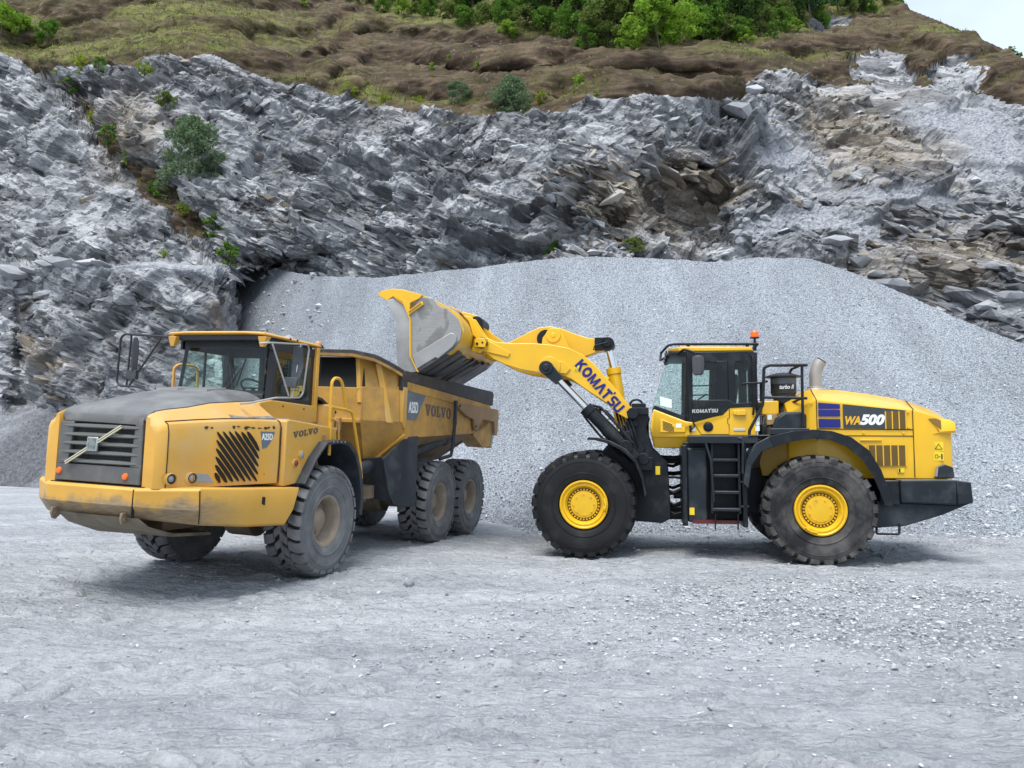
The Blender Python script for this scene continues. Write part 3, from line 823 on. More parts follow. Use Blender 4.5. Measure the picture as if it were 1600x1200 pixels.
def stone_mat(name, lo, hi, bump=.5, bs=12):
    m, t, b, o = new_mat(name)
    N = NT(t); g = N.n('ShaderNodeNewGeometry'); oc = N.coord('Object')
    v = N.math('ADD', N.math('MULTIPLY', g.outputs['Random Per Island'], .6), N.math('MULTIPLY', N.noise(oc, bs, 8, .65), .4))
    c = N.ramp(v, [(.15, lo), (.85, hi)])
    t.links.new(c, b.inputs['Base Color']); setin(b, rough=.75, spec=.3)
    t.links.new(N.bump(N.noise(oc, bs * 2, 8, .7), bump, .03), b.inputs['Normal'])
    return m
M['stone'] = stone_mat('loose_stone', (.25, .265, .285), (.60, .62, .645))
def scatter(n, fx, fy, dens):
    x = rng.uniform(*fx, n); y = rng.uniform(*fy, n)
    k = rng.uniform(0, 1, n) < dens(x, y); return x[k], y[k]
def gz(x, y):
    i = np.clip(np.searchsorted(gx, x), 1, len(gx) - 1); j = np.clip(np.searchsorted(gy, y), 1, len(gy) - 1)
    return G[:, 2].reshape(len(gy), len(gx))[j, i]
sx1, sy1 = scatter(90000, (-9, 12), (4.2, 17.5), lambda x, y: .014 + .9 * np.exp(-(((x - 3.8 - .25 * (y - 9)) / 3.0) ** 2 + ((y - 9.4) / 1.9) ** 2)) + .22 * sst(13.5, 16.5, y) * sst(-2, 2, x))
k_ = np.abs(sx1) < sy1 * .85 + 1
sx1, sy1 = sx1[k_], sy1[k_]
ss1 = np.exp(rng.normal(math.log(.0135), .36, len(sx1))) * np.where(rng.uniform(0, 1, len(sx1)) < .985, 1, 1.5)
st1 = stones('loose_stones', np.stack([sx1, sy1, gz(sx1, sy1) + ss1 * .15], 1), ss1, M['stone'], 3)
tag(st1, kind='stuff')
sx2, sy2 = scatter(60000, (-8, 9), (4.0, 14.5), lambda x, y: .10 + .55 * sst(-.1, .5, fbm(np.stack([x, y, x * 0], 1), .5, 3, 511)) * sst(14, 7, y))
k_ = np.abs(sx2) < sy2 * .72 + .5; sx2, sy2 = sx2[k_], sy2[k_]
ss2 = np.exp(rng.normal(math.log(.0075), .40, len(sx2)))
st3 = stones('grit', np.stack([sx2, sy2, gz(sx2, sy2) + ss2 * .2], 1), ss2, M['stone'], 13)
tag(st3, kind='stuff')
# stones along the foot and on the skin of the heap
hx = rng.integers(8, PNX - 8, 9000); hr = (rng.uniform(0, 1, 9000) ** 3.0 * (PNY - 30)).astype(int)
hx[:500] = 20 + (rng.uniform(0, 1, 500) ** 2 * 60).astype(int); hr[:500] = rng.integers(30, PNY - 24, 500)
hp = PP.reshape(PNY, PNX, 3)[hr, hx]
hs = np.exp(rng.normal(math.log(.034), .35, len(hp)))
hs[:500] = np.exp(rng.normal(math.log(.10), .5, 500))
st2 = stones('heap_stones', hp + np.array([0, 0, .01]), hs, M['stone'], 5, .8)
tag(st2, kind='stuff')

# ---- angular blocks and slabs lying in the broken face
def hull_rock(seed, n=13, sx=1.0, sy=.75, sz=.5):
    r = random.Random(seed); bm = bmesh.new()
    for k in range(n):
        a = r.uniform(0, 6.283); z = r.uniform(-1, 1); q = math.sqrt(max(0, 1 - z * z)) * r.uniform(.75, 1.1)
        bm.verts.new((q * math.cos(a) * sx, q * math.sin(a) * sy, z * sz * r.uniform(.8, 1.1)))
    bmesh.ops.convex_hull(bm, input=bm.verts)
    bmesh.ops.delete(bm, geom=[v for v in bm.verts if not v.link_faces], context='VERTS')
    bmesh.ops.triangulate(bm, faces=bm.faces)
    bm.verts.index_update()
    V = np.array([v.co[:] for v in bm.verts]); F = np.array([[v.index for v in f.verts] for f in bm.faces]); bm.free()
    return V, F
ROCKS = [hull_rock(40 + k) for k in range(8)]
def rubble(name, pos, size, tiltx, mat, seed):
    r = np.random.default_rng(seed); Vs, Fs, o = [], [], 0
    for k, (bv, bf) in enumerate(ROCKS):
        m_ = np.arange(len(pos)) % len(ROCKS) == k; n = m_.sum()
        V = np.repeat(bv[None], n, 0) * (size[m_][:, None] * np.stack([r.uniform(.8, 1.7, n), r.uniform(.7, 1.1, n), r.uniform(.55, 1.1, n)], 1))[:, None, :]
        a = r.uniform(0, 6.28, n); b = r.normal(0, .35, n); c = tiltx[m_] + r.normal(0, .3, n)
        def rot(V, i, j, t):
            ct, st = np.cos(t)[:, None], np.sin(t)[:, None]; x, y = V[..., i].copy(), V[..., j].copy(); V[..., i] = x * ct - y * st; V[..., j] = x * st + y * ct
        rot(V, 0, 1, np.where(r.uniform(0, 1, n) < .5, r.normal(0, .5, n), a)); rot(V, 1, 2, b); rot(V, 0, 2, c)
        V = V + pos[m_][:, None, :]
        F = bf[None] + (np.arange(n) * len(bv))[:, None, None] + o
        Vs.append(V.reshape(-1, 3)); Fs.append(F.reshape(-1, 3)); o += n * len(bv)
    V = np.concatenate(Vs); F = np.concatenate(Fs)
    me = bpy.data.meshes.new(name); me.vertices.add(len(V)); me.vertices.foreach_set('co', V.astype(np.float32).ravel())
    me.loops.add(F.size); me.loops.foreach_set('vertex_index', F.ravel().astype(np.int32))
    me.polygons.add(len(F)); me.polygons.foreach_set('loop_start', (np.arange(len(F)) * 3).astype(np.int32))
    me.update(calc_edges=True); me.materials.append(mat); me.shade_flat()
    o_ = bpy.data.objects.new(name, me); COL.objects.link(o_); return o_
M['slab'] = stone_mat('broken_slate', (.12, .126, .138), (.45, .465, .49), .7, 2.5)
M['slab_tan'] = stone_mat('weathered_slate', (.13, .115, .10), (.42, .385, .34), .7, 2.5)
vis = np.where((rk > .6) & (ys < 650) & (ys > 60) & (ys < np.interp(xs, cx, y_ridge) + 25) & (xs > -150) & (xs < 1750) & (gravel_m < .5))[0]
pick = rng.choice(vis, 3600, replace=False)
dens_ = (.12 + .75 * (fbm(P0[pick], .25, 3, 901) > .08)) * (1 - .75 * smoothz[pick])
pick = pick[rng.uniform(0, 1, len(pick)) < dens_]
sz_ = np.exp(rng.normal(math.log(.20), .5, len(pick))).clip(.06, .75)
isl = tan_m[pick] + .3 * rng.normal(0, 1, len(pick)) > .55
for nm, sel, mt in (('rock_rubble', ~isl, 'slab'), ('weathered_rubble', isl, 'slab_tan')):
    q = pick[sel]
    ob = rubble(nm, PT[q] - Nn[q] * (sz_[sel] * .12)[:, None], sz_[sel], np.full(sel.sum(), R(24)) * np.where(rng.uniform(0, 1, sel.sum()) < .7, 1, -1.5), M[mt], 77)
    tag(ob, kind='stuff')

def slab_hull(seed):
    r = random.Random(seed); bm = bmesh.new()
    for a in (-1, 1):
        for b in (-1, 1):
            for c in (-1, 1):
                bm.verts.new((a * r.uniform(.45, 1.0), b * r.uniform(.5, .85), c * r.uniform(.5, 1.0)))
    for k in range(5): bm.verts.new((r.uniform(-1.25, 1.25), r.uniform(-.85, .85), r.uniform(-.8, 1.0)))
    bmesh.ops.convex_hull(bm, input=bm.verts)
    bmesh.ops.delete(bm, geom=[v for v in bm.verts if not v.link_faces], context='VERTS')
    bmesh.ops.triangulate(bm, faces=bm.faces); bm.verts.index_update()
    V = np.array([v.co[:] for v in bm.verts]); F = np.array([[v.index for v in f.verts] for f in bm.faces]); bm.free(); return V, F
SLABS = [slab_hull(70 + k) for k in range(8)]
def slabs(name, pos, L, D, H, dip, mat, seed, tan_):
    r = np.random.default_rng(seed); Vs, Fs, o = [], [], 0
    for k, (bv, bf) in enumerate(SLABS):
        m_ = np.arange(len(pos)) % 8 == k; n = m_.sum()
        V = bv[None] * np.stack([L[m_], D[m_], H[m_]], 1)[:, None, :]
        for i, j, t in ((1, 2, r.normal(0, .16, n)), (0, 1, r.normal(0, .35, n)), (0, 2, dip[m_] + r.normal(0, .10, n))):
            ct, st = np.cos(t)[:, None], np.sin(t)[:, None]; x, y = V[..., i].copy(), V[..., j].copy(); V[..., i] = x * ct - y * st; V[..., j] = x * st + y * ct
        V = V + pos[m_][:, None, :]
        Vs.append(V.reshape(-1, 3)); Fs.append((bf[None] + (np.arange(n) * len(bv))[:, None, None] + o).reshape(-1, 3)); o += n * len(bv)
    V = np.concatenate(Vs); F = np.concatenate(Fs)
    me = bpy.data.meshes.new(name); me.vertices.add(len(V)); me.vertices.foreach_set('co', V.astype(np.float32).ravel())
    me.loops.add(F.size); me.loops.foreach_set('vertex_index', F.ravel().astype(np.int32))
    me.polygons.add(len(F)); me.polygons.foreach_set('loop_start', (np.arange(len(F)) * 3).astype(np.int32))
    me.update(calc_edges=True); me.materials.append(mat); me.shade_flat()
    at_ = me.attributes.new('weathered', 'FLOAT', 'POINT'); at_.data.foreach_set('value', np.full(len(V), tan_, np.float32))
    o_ = bpy.data.objects.new(name, me); COL.objects.link(o_); return o_
wgt = (.25 + .9 * np.exp(-(((xs[vis] - 760) / 260) ** 2 + ((ys[vis] - 270) / 110) ** 2)) + .6 * np.exp(-(((xs[vis] - 1330) / 220) ** 2 + ((ys[vis] - 300) / 130) ** 2)) + .5 * (zone[vis] < .4)) * (1 - .6 * smoothz[vis]) * sst(-.25, .15, fbm(P0[vis], .22, 3, 955))
pk2 = rng.choice(vis, 3600, replace=False, p=wgt / wgt.sum())
L_ = np.exp(rng.normal(math.log(.40), .55, len(pk2))).clip(.12, 1.3); H_ = (L_ * rng.uniform(.10, .30, len(pk2))).clip(.035, .26); D_ = L_ * rng.uniform(.5, .9, len(pk2))
isl2 = tan_m[pk2] + .3 * rng.normal(0, 1, len(pk2)) > .55
dip_ = np.where(zone[pk2] < .5, R(-24), R(30)) + rng.normal(0, .08, len(pk2))
for nm, sel, mt in (('bedded_slabs', ~isl2, 'slab'), ('weathered_slabs', isl2, 'slab_tan')):
    q = pk2[sel]
    tag(slabs(nm, PT[q] - Nn[q] * (D_[sel] * .58)[:, None], L_[sel], D_[sel], H_[sel], dip_[sel], rock.data.materials[0], 88, 1.0 if mt == 'slab_tan' else 0.0), kind='stuff')
# ================================================================== wheels (shared by both machines)
def tyre_mesh(name, Rad, w, rr, n, depth, style, mats):
    """mats: [carcass, groove/base, lug]"""
    m = MB(); Rb = Rad - depth
    m.cur = 0
    side = [(rr, .36), (rr + .035, .45), (rr + .10, .485), ((rr + Rad) * .52, .50), (Rad * .88, .485), (Rad * .925, .455)]
    prof = [(r, -y * w) for r, y in side]
    m.lathe(prof, (0, 0, 0), (0, 1, 0), 72, False)
    prof2 = [(r, y * w) for r, y in side]
    m.lathe(prof2, (0, 0, 0), (0, 1, 0), 72, False)
    # moulded rings on the sidewall
    for s in (-1, 1):
        for rk, bump_ in ((rr + .13, .006), (Rad * .80, .008)):
            yb = .495 * w if rk < Rad * .75 else .492 * w
            m.lathe([(rk - .016, s * (yb - .012)), (rk - .006, s * (yb + bump_)), (rk + .006, s * (yb + bump_)), (rk + .016, s * (yb - .012))], (0, 0, 0), (0, 1, 0), 72, False)
    m.cur = 1
    m.lathe([(Rad * .925, -.455 * w), (Rb, -.40 * w), (Rb, .40 * w), (Rad * .925, .455 * w)], (0, 0, 0), (0, 1, 0), 72, False)
    m.cur = 2
    def P(s, r, y): a = s / Rad; return (r * math.sin(a), y, r * math.cos(a))
    def rout(y):
        t = abs(y) / w
        return Rad - max(0, t - .34) ** 2 * 1.9 * Rad * .9 if t < .5 else Rad * .95
    def lug(ys, cfn, hw, drop=.03):
        loops = []
        for y in ys:
            c = cfn(y); h = hw(y) if callable(hw) else hw
            ro = rout(y); ri = min(Rb - .01, ro - drop)
            loops.append([P(c - h, ri, y), P(c - h * .90, ro, y), P(c + h * .90, ro, y), P(c + h, ri, y)])
        m.loft(loops)
    pitch = 2 * math.pi * Rad / n
    for k in range(n):
        for sgn in (-1, 1):
            o = (k + (.5 if sgn > 0 else 0)) * pitch
            if style == 'haul':
                ys = [sgn * w * t for t in (.19, .24, .30, .36, .42, .465, .50)]
                lug(ys, lambda y: o + .22 * pitch * math.sin((abs(y) / w - .19) * 5.5), lambda y: pitch * (.34 + .06 * (abs(y) / w - .2) / .3), .05)
                ys = [sgn * w * t for t in (-.015, .05, .11, .165)]
                lug(ys, lambda y: o - pitch * .5 + (abs(y) / w - .08) * pitch * 2.6, pitch * .31)
            elif style == 'rock':
                ys = [sgn * w * t for t in (.03, .10, .18, .26, .34, .41, .46, .495)]
                lug(ys, lambda y: o + pitch * (.75 * (abs(y) / w) ** 1.4), lambda y: pitch * (.25 + .10 * (abs(y) / w) / .5), .07)
    me = m.mesh(name, mats, 40)
    return me
def rim_truck_mesh(rr, w, mat):
    m = MB(); y = .5 * w
    m.lathe([(rr + .015, y - .115), (rr + .03, y - .075), (rr + .012, y - .055), (rr - .02, y - .06), (rr - .035, y - .085), (rr - .045, y - .10), (rr - .055, y - .12), (rr - .07, y - .29), (rr - .12, y - .31), (.20, y - .32), (.20, y - .40), (rr - .09, y - .40), (rr - .05, y - .30), (rr + .0, y - .16)], (0, 0, 0), (0, 1, 0), 56, False)
    m.lathe([(rr - .01, -y + .08), (rr + .02, -y + .06), (rr + .03, -y + .09), (rr - .02, -y + .14), (rr - .06, -.0), (rr - .10, .0)], (0, 0, 0), (0, 1, 0), 40, False)
    return m.mesh('rim', mat, 40)
def hub_truck_mesh(w, mat):
    m = MB(); y = .5 * w
    m.lathe([(.235, y - .42), (.235, y - .30), (.20, y - .27), (.17, y - .19), (.13, y - .165), (.0, y - .16)], (0, 0, 0), (0, 1, 0), 40)
    for k in range(16):
        a = k * math.pi / 8; c = (.215 * math.cos(a), y - .30, .215 * math.sin(a))
        m.cyl(c, (c[0], y - .262, c[2]), .014, .013, 6)
    m.cyl((0, -w * .6, 0), (0, y - .35, 0), .17, .17, 24)
    return m.mesh('wheel', mat, 40)
def put_wheel(parent, meshes, u, v, w, flip=False, spin=0.0, label=None):
    hub, tyre, rim = meshes
    o = bpy.data.objects.new('wheel', hub); COL.objects.link(o); o.parent = parent
    o.location = (u, v, w)
    o.rotation_mode = 'ZYX'
    o.rotation_euler = (0, spin, math.pi if flip else 0)
    t = bpy.data.objects.new('tyre', tyre); COL.objects.link(t); t.parent = o
    r = bpy.data.objects.new('rim', rim); COL.objects.link(r); r.parent = o
    return o

# ================================================================== articulated dump truck
# local axes: x forward, y to its left (the side we see), z up; origin on the ground under the front axle
truck = empty('dump_truck', (-4.095, 11.98, .064), R(252))
truck.rotation_mode = 'XYZ'
truck.rotation_euler = (R(-2.5), 0, R(252))
tag(truck, 'orange-yellow six-wheeled articulated dump truck standing with its bed under the raised bucket', 'dump truck')
def mir(pts): return [(u, -v, w) for u, v, w in pts]

tw = .60
T_TYRE = tyre_mesh('tyre', .805, tw, .365, 25, .046, 'haul', ['tyre_dusty', 'tyre_groove', 'tyre_dusty'])
T_RIM = rim_truck_mesh(.365, tw, 'rim_tan'); T_HUB = hub_truck_mesh(tw, 'rim_tan')
for u, dz in ((0, 0), (-4.17, -.03), (-5.84, -.04)):
    put_wheel(truck, (T_HUB, T_TYRE, T_RIM), u, 1.16, .80 + dz, spin=.3 + u)
    put_wheel(truck, (T_HUB, T_TYRE, T_RIM), u, -1.16, .80 + dz, True, .9 + u)

# --- bumper
m = MB()
def bump_loop(u, v, wt, wb, inn):            # section: outer face slightly battered, rolled lower edge
    return inn
path = [(.79, 1.04, 1.42, 1.33, .83), (1.75, 1.75, 1.345, 1.365, .875), (2.55, 2.51, 1.235, 1.405, .955), (2.94, 2.93, .66, 1.395, 1.03)]
path += [(a, b, -v, wt, wb) for a, b, v, wt, wb in path[::-1]]
loops = []
for ut, ub, v, wt, wb in path:
    s = 1 if v > 0 else -1
    du = .0 if abs(v) > 1.3 else .0
    iu, iv = (.0, .30 * s) if abs(v) > 1.3 else ((.18, .22 * s) if abs(v) > 1.0 else (.30, .08 * s))
    wm = wb + (wt - wb) * .42
    ox = -.05 if abs(v) < 1.39 and abs(v) < 1.3 else 0.0
    loops.append([(ut - iu, v - iv, wt), (ut - .02, v - .012 * s, wt), (ut, v, wt - .03), (ut * .58 + ub * .42, v, wm), (ub + ox - .02, v - .035 * s, wb + .03), (ub + ox - .06, v - .07 * s, wb), (ub - iu - .05, v - iv, wb + .02)])
m.loft(loops)
bumper = m.build('bumper', 'bumper', truck, .008, 30)
m = MB()      # dark gap under the grille, seams and slot
m.plate([(2.86, -.70, 1.405), (2.86, .70, 1.405), (2.60, .70, 1.408), (2.60, -.70, 1.408)], .02)
m.prism([(1.485, 1.14), (1.53, 1.16), (1.525, 1.25), (1.48, 1.24)], 'v', 1.34, 1.381)
m.tube([(2.50, 1.205, .985), (2.535, 1.235, 1.14), (2.555, 1.238, 1.38)], .008, 6)
m.prism([(.62, 1.05), (.632, 1.05), (.645, 1.38), (.633, 1.38)], 'u', 2.90, 2.944)
m.build_each('bumper_seam', 'void', bumper)
m = MB()      # belly plate below the bumper
m.loft([[(2.90, -.50, 1.05), (2.90, .70, 1.05), (2.88, .70, 1.02), (2.88, -.50, 1.02)],
        [(2.80, -.48, .95), (2.80, .76, .95), (2.77, .76, .92), (2.77, -.48, .92)],
        [(2.35, -.45, .80), (2.35, .72, .82), (2.35, .72, .78), (2.35, -.45, .76)],
        [(1.4, -.5, .72), (1.4, .5, .72), (1.4, .5, .68), (1.4, -.5, .68)]])
m.build('belly_plate', paint('belly_steel', (.15, .125, .085), .6, var=.25, dust=(.30, .26, .2), dust_amt=.5, dust_scale=4), truck, .006)
for v0 in (-.56, .48):
    m = MB(); m.prism([(2.84, 1.10), (2.95, 1.10), (2.965, 1.03), (2.94, .97), (2.90, .955), (2.84, 1.0)], 'v', v0, v0 + .03)
    m.cyl((2.915, v0 - .006, 1.02), (2.915, v0 + .036, 1.02), .022)
    m.build('tow_eye', 'under_tan', truck, .004)

# --- hood body (yellow flanks) and the dark top
side_v = lambda u: .92 + (2.70 - u) * .165
us = [2.84, 2.80, 2.72, 2.60, 2.3, 1.9, 1.4, 1.0]
sh = dict(zip(us, [2.12, 2.15, 2.17, 2.18, 2.205, 2.23, 2.25, 2.255]))
wbt = dict(zip(us, [2.22, 2.25, 2.28, 2.31, 2.35, 2.42, 2.46, 2.49]))
wct = dict(zip(us, [2.15, 2.22, 2.28, 2.33, 2.41, 2.52, 2.61, 2.635]))
svf = {2.84: .80, 2.80: .86, 2.72: .905}
vbf = {2.84: .665, 2.80: .665, 2.72: .68, 2.60: .71}
def flank(u, inner):
    sv = svf.get(u, side_v(u)); vb = vbf.get(u, .76); a = sh[u]; b = wbt[u]
    return [(u, sv, 1.39), (u, sv + .006, 1.7), (u, sv, a - .10), (u, sv - .03, a - .03), (u, sv - .08, a), (u, vb + .04, b - .015), (u, vb, b), (u, inner, b - .04), (u, inner, 1.39)]
loops = []
for u in us[2:]:
    sv = svf.get(u, side_v(u)); vb = vbf.get(u, .76); a = sh[u]; b = wbt[u]
    h = [(u, sv, 1.39), (u, sv + .006, 1.7), (u, sv, a - .10), (u, sv - .03, a - .03), (u, sv - .08, a), (u, vb + .04, b - .015), (u, vb, b)]
    loops.append(h + mir(h)[::-1])
m = MB(); m.loft(loops)
for s_ in (1, -1):
    m.loft([[(u, s_ * v, w) for u, v, w in flank(u, inn)] for u, inn in ((2.84, .655), (2.80, .65), (2.72, .64))])
hood = m.build('engine_hood', 'truck_yellow', truck, 0, 32)
loops = []
for u in [2.80, 2.77, 2.72, 2.60, 2.3, 1.9, 1.4, 1.0, .78]:
    k = min(us, key=lambda q: abs(q - u)); vb = vbf.get(k, .76) - (.02 if u > 2.7 else 0.0); b = wbt[k] + (.012 if u < 2.8 else -.03); c = wct[k] + (.012 if u < 2.8 else -.02)
    if u == .78: c = 2.64; b = 2.505
    h = [(u, vb, b - .05), (u, vb, b), (u, vb * .86, b + (c - b) * .42 + .006), (u, vb * .62, c - .012), (u, vb * .3, c + .004)]
    loops.append(h + mir(h)[::-1])
m = MB(); m.loft(loops); top = m.build('hood_cover', 'hood_grey', truck, 0, 40)
m = MB()
for k in range(14):
    for s in (-1, 1):
        u0 = 1.18 + .028 * k
        m.box(u0, u0 + .014, .06 if s > 0 else -.42, .42 if s > 0 else -.06, 2.57, 2.660 - (u0 - 1.18) * .115)
m.build('air_grating', 'wire_grey', top)
m = MB()      # worn non-slip strip along the shoulder of the hood
for s in (1,):
    m.plate([(1.75, side_v(1.75) - .07, 2.246), (1.0, side_v(1.0) - .07, 2.265), (1.0, side_v(1.0) - .28, 2.36), (1.75, side_v(1.75) - .22, 2.33)], .012)
m.build('tread_strip', paint('worn_tread_strip', (.22, .22, .215), .6, .3, .35, dust=(.45, .44, .42), dust_amt=.6, dust_scale=9), truck)
# panel seams of the hood
m = MB()
for u0 in (2.742, .985):
    sv = side_v(u0) + .008 if u0 < 2.7 else .902
    m.tube([(u0, sv, 1.40), (u0, sv + .005, 1.75), (u0, sv, sh[2.72] - .11 if u0 > 2 else 2.15), (u0 - .01, sv - .03, (2.145 if u0 > 2 else 2.22)), (u0 - .02, sv - .09, 2.175 if u0 > 2 else 2.25)], .006, 6)
m.tube([(u, (svf.get(u, side_v(u))) - .078, sh[u] + .004) for u in us[2:]], .006, 6)
m.build_each('panel_seam', 'void', hood)

# --- grille
m = MB(); G0 = lambda w: 2.865 - (w - 1.42) * .055       # leaning face
def gp(v, w, off=0): return (G0(w) + off, v, w)
def gquad(m, v0, v1, w0, w1, off=0, th=.04):
    m.hexa([gp(v0, w0, off - th), gp(v0, w0, off), gp(v1, w0, off), gp(v1, w0, off - th), gp(v0, w1, off - th), gp(v0, w1, off), gp(v1, w1, off), gp(v1, w1, off - th)])
def vw(w): return .635 - (w - 1.42) * .06
m.hexa([gp(-.64, 1.42, -.06), gp(-.64, 1.42), gp(.64, 1.42), gp(.64, 1.42, -.06), gp(-.63, 1.62, -.06), gp(-.63, 1.62), gp(.63, 1.62), gp(.63, 1.62, -.06)])
for s in (-1, 1):
    v0, v1 = (.47, .63) if s > 0 else (-.63, -.47)
    m.hexa([gp(v0, 1.62, -.06), gp(v0, 1.62), gp(v1, 1.62), gp(v1, 1.62, -.06), gp(v0 + .02 * s * (1 if s > 0 else 1), 2.13, -.06), gp(v0 + .02 * s, 2.13), gp(v1 - .035 * s, 2.13), gp(v1 - .035 * s, 2.13, -.06)])
m.loft([[gp(-.595, 2.13), gp(-.595, 2.17), (2.79, -.585, 2.225), (2.72, -.58, 2.255), (2.72, -.58, 2.16), gp(-.595, 2.13, -.06)],
        [gp(.595, 2.13), gp(.595, 2.17), (2.79, .585, 2.225), (2.72, .58, 2.255), (2.72, .58, 2.16), gp(.595, 2.13, -.06)]])
gr = m.build('grille', 'grille_grey', truck, .012, 35)
m = MB(); gquad(m, -.50, .50, 1.60, 2.15, -.055, .01); m.build('radiator_core', paint('radiator_mesh', (.016, .017, .017), .7, .0, .4, dust=(.05, .05, .048), dust_amt=.5, dust_scale=14), gr)
for w0 in (1.66, 1.765, 1.87, 1.975, 2.08):
    m = MB()
    lp = []
    for v, k in ((-.58, .12), (-.50, .75), (-.3, 1), (.3, 1), (.50, .75), (.58, .12)):
        h = .024 * k + .004
        lp.append([gp(v, w0 - h, -.02), gp(v, w0 - h * .4, .018 * k), gp(v, w0 + h * .5, .018 * k), gp(v, w0 + h, -.02)])
    m.loft(lp); m.build('slat', 'slat_grey', gr, 0, 50)
m = MB()
a = Vector(gp(-.45, 1.63, .035)); b = Vector(gp(.33, 2.09, .035)); d = (b - a).normalized(); nrm = Vector((1, 0, .05)).normalized(); sd_ = d.cross(nrm)
for o_ in (-.020, .006):
    q = a + sd_ * o_; r_ = b + sd_ * o_; s_ = sd_ * .014
    m.hexa([q, q + s_, q + s_ + nrm * .02, q + nrm * .02, r_, r_ + s_, r_ + s_ + nrm * .02, r_ + nrm * .02])
m.build('diagonal_bar', paint('cream_trim', (.62, .58, .42), .35, .3, .08), gr)
m = MB(); gquad(m, -.145, .015, 1.785, 1.955, .062, .03); bd = m.build('badge', paint('badge_silver', (.45, .47, .46), .35, .6, .1), gr, .01)
m = MB(); gquad(m, -.128, -.002, 1.803, 1.937, .064, .01); m.build('badge_face', paint('badge_mottle', (.13, .16, .15), .4, .3, .6, dust=(.45, .48, .46), dust_amt=.6, dust_scale=16), bd)
for v0, w0 in ((-.575, 1.53), (.43, 1.51)):
    m = MB(); c = Vector(gp(v0, w0, -.01)); m.lathe([(.042, 0), (.042, .02), (.034, .032), (.0, .036)], c, (1, 0, .05), 20); m.build('marker_lamp', 'lens_orange', gr)

# --- flank details: louvres, badge, headlamps
sn = Vector((.165, 1, 0)).normalized()
def sp(u, w, off=0.0): return Vector((u, side_v(u), w)) + sn * off
def clipline(w0, sl, u0, u1, wl, wh):
    """line w = w0 + sl*(u-u0), u from u0 down to u1, kept inside wl..wh"""
    pts = []
    for k in range(0, 61):
        u = u0 + (u1 - u0) * k / 60; w = w0 + sl * (u - u0)
        if wl(u) <= w <= wh(u): pts.append((u, w))
    return pts
m = MB(); fins = MB()
for k in range(11):
    w0 = 2.06 + .103 * (5 - k) if False else 1.545 + .103 * k
    pts = clipline(w0, 1.05, 2.06, 1.355, lambda u: 1.435, lambda u: 2.075)
    if len(pts) < 4: continue
    n_ = len(pts); loop = []
    up, dn = [], []
    for i, (u, w) in enumerate(pts):
        t = i / (n_ - 1); hh = .036 * min(1, .25 + 2.4 * min(t, 1 - t) ** .7)
        up.append(sp(u, w + hh, .006)); dn.append(sp(u, w - hh, .006))
    m.plate(up + dn[::-1], .01)
    for i in range(0, n_ - 1, 1):
        pass
    lp = []
    for i, (u, w) in enumerate(pts):
        t = i / (n_ - 1); hh = .036 * min(1, .25 + 2.4 * min(t, 1 - t) ** .7)
        e = .020 * min(1, 3 * min(t, 1 - t))
        lp.append([sp(u, w + hh + .002, -.004), sp(u, w + hh + .004, e + .004), sp(u, w + hh + .020, e * .6 + .004), sp(u, w + hh + .034, -.004)])
    fins.loft(lp)
m.build_each('louvre', 'void', hood, 0, 30)
fins.build_each('louvre_lip', 'truck_yellow', hood, 0, 40)
m = MB(); m.plate([sp(1.345, 2.085, .006), sp(1.09, 2.085, .006), sp(1.13, 1.98, .006), sp(1.22, 1.87, .006), sp(1.30, 1.85, .006)][::-1], .008)
m.build('model_badge', 'decal_grey', hood)
text_mesh('badge_lettering', 'A25D', .115, 'decal_white', hood, sp(1.325, 1.97, .008), (-1, .165, 0), (0, 0, 1), bold=.004, width=.20, depth=.002)
for u0 in (2.68, 2.39):
    m = MB(); c = sp(u0, 1.505, -.025)
    m.lathe([(.060, 0), (.060, .035), (.050, .04), (.046, .022)], c, sn, 24); hl = m.build('headlamp', 'black', hood)
    m = MB(); m.lathe([(.046, .018), (.03, .034), (0, .04)], c, sn, 20); m.build('lamp_glass', 'lens_grey', hl)
    # moulded pocket round each lamp
    m = MB(); n_ = 20
    lo = [sp(u0 + .09 * math.cos(2 * math.pi * i / n_) + .02, 1.505 + .075 * math.sin(2 * math.pi * i / n_), .004) for i in range(n_)]
    li = [sp(u0 + .066 * math.cos(2 * math.pi * i / n_), 1.505 + .062 * math.sin(2 * math.pi * i / n_), .016) for i in range(n_)]
    m.loft([lo, li], cap=False); m.build('lamp_pocket', 'truck_yellow', hood)
m = MB(); m.plate([sp(2.33, 1.455, .006), sp(2.06, 1.435, .006), sp(2.16, 1.545, .006), sp(2.33, 1.555, .006)], .01)
m.build('side_lamp', 'lens_grey', hood)

m = MB(); rr_ = random.Random(9)
def chip(m, u, w, a, b):
    n_ = 11; m.plate([sp(u + a * math.cos(2 * math.pi * i / n_) * rr_.uniform(.45, 1.1), w + b * math.sin(2 * math.pi * i / n_) * rr_.uniform(.45, 1.1), .004) for i in range(n_)][::-1], .002)
for k in range(9): chip(m, 1.80 - .085 * k + rr_.uniform(-.03, .03), 2.135 + rr_.uniform(-.012, .012), rr_.uniform(.03, .06), rr_.uniform(.01, .028))
for u, w, a, b in ((2.22, 2.12, .04, .022), (2.14, 2.115, .03, .014), (1.30, 1.72, .012, .01), (1.22, 1.70, .014, .012), (1.27, 1.62, .02, .014), (1.19, 1.63, .01, .01), (1.12, 1.80, .01, .008), (1.24, 1.52, .012, .01)): chip(m, u, w, a, b)
m.build('paint_chips', paint('bare_chip', (.05, .038, .03), .7, var=.4), hood, 0, 0)
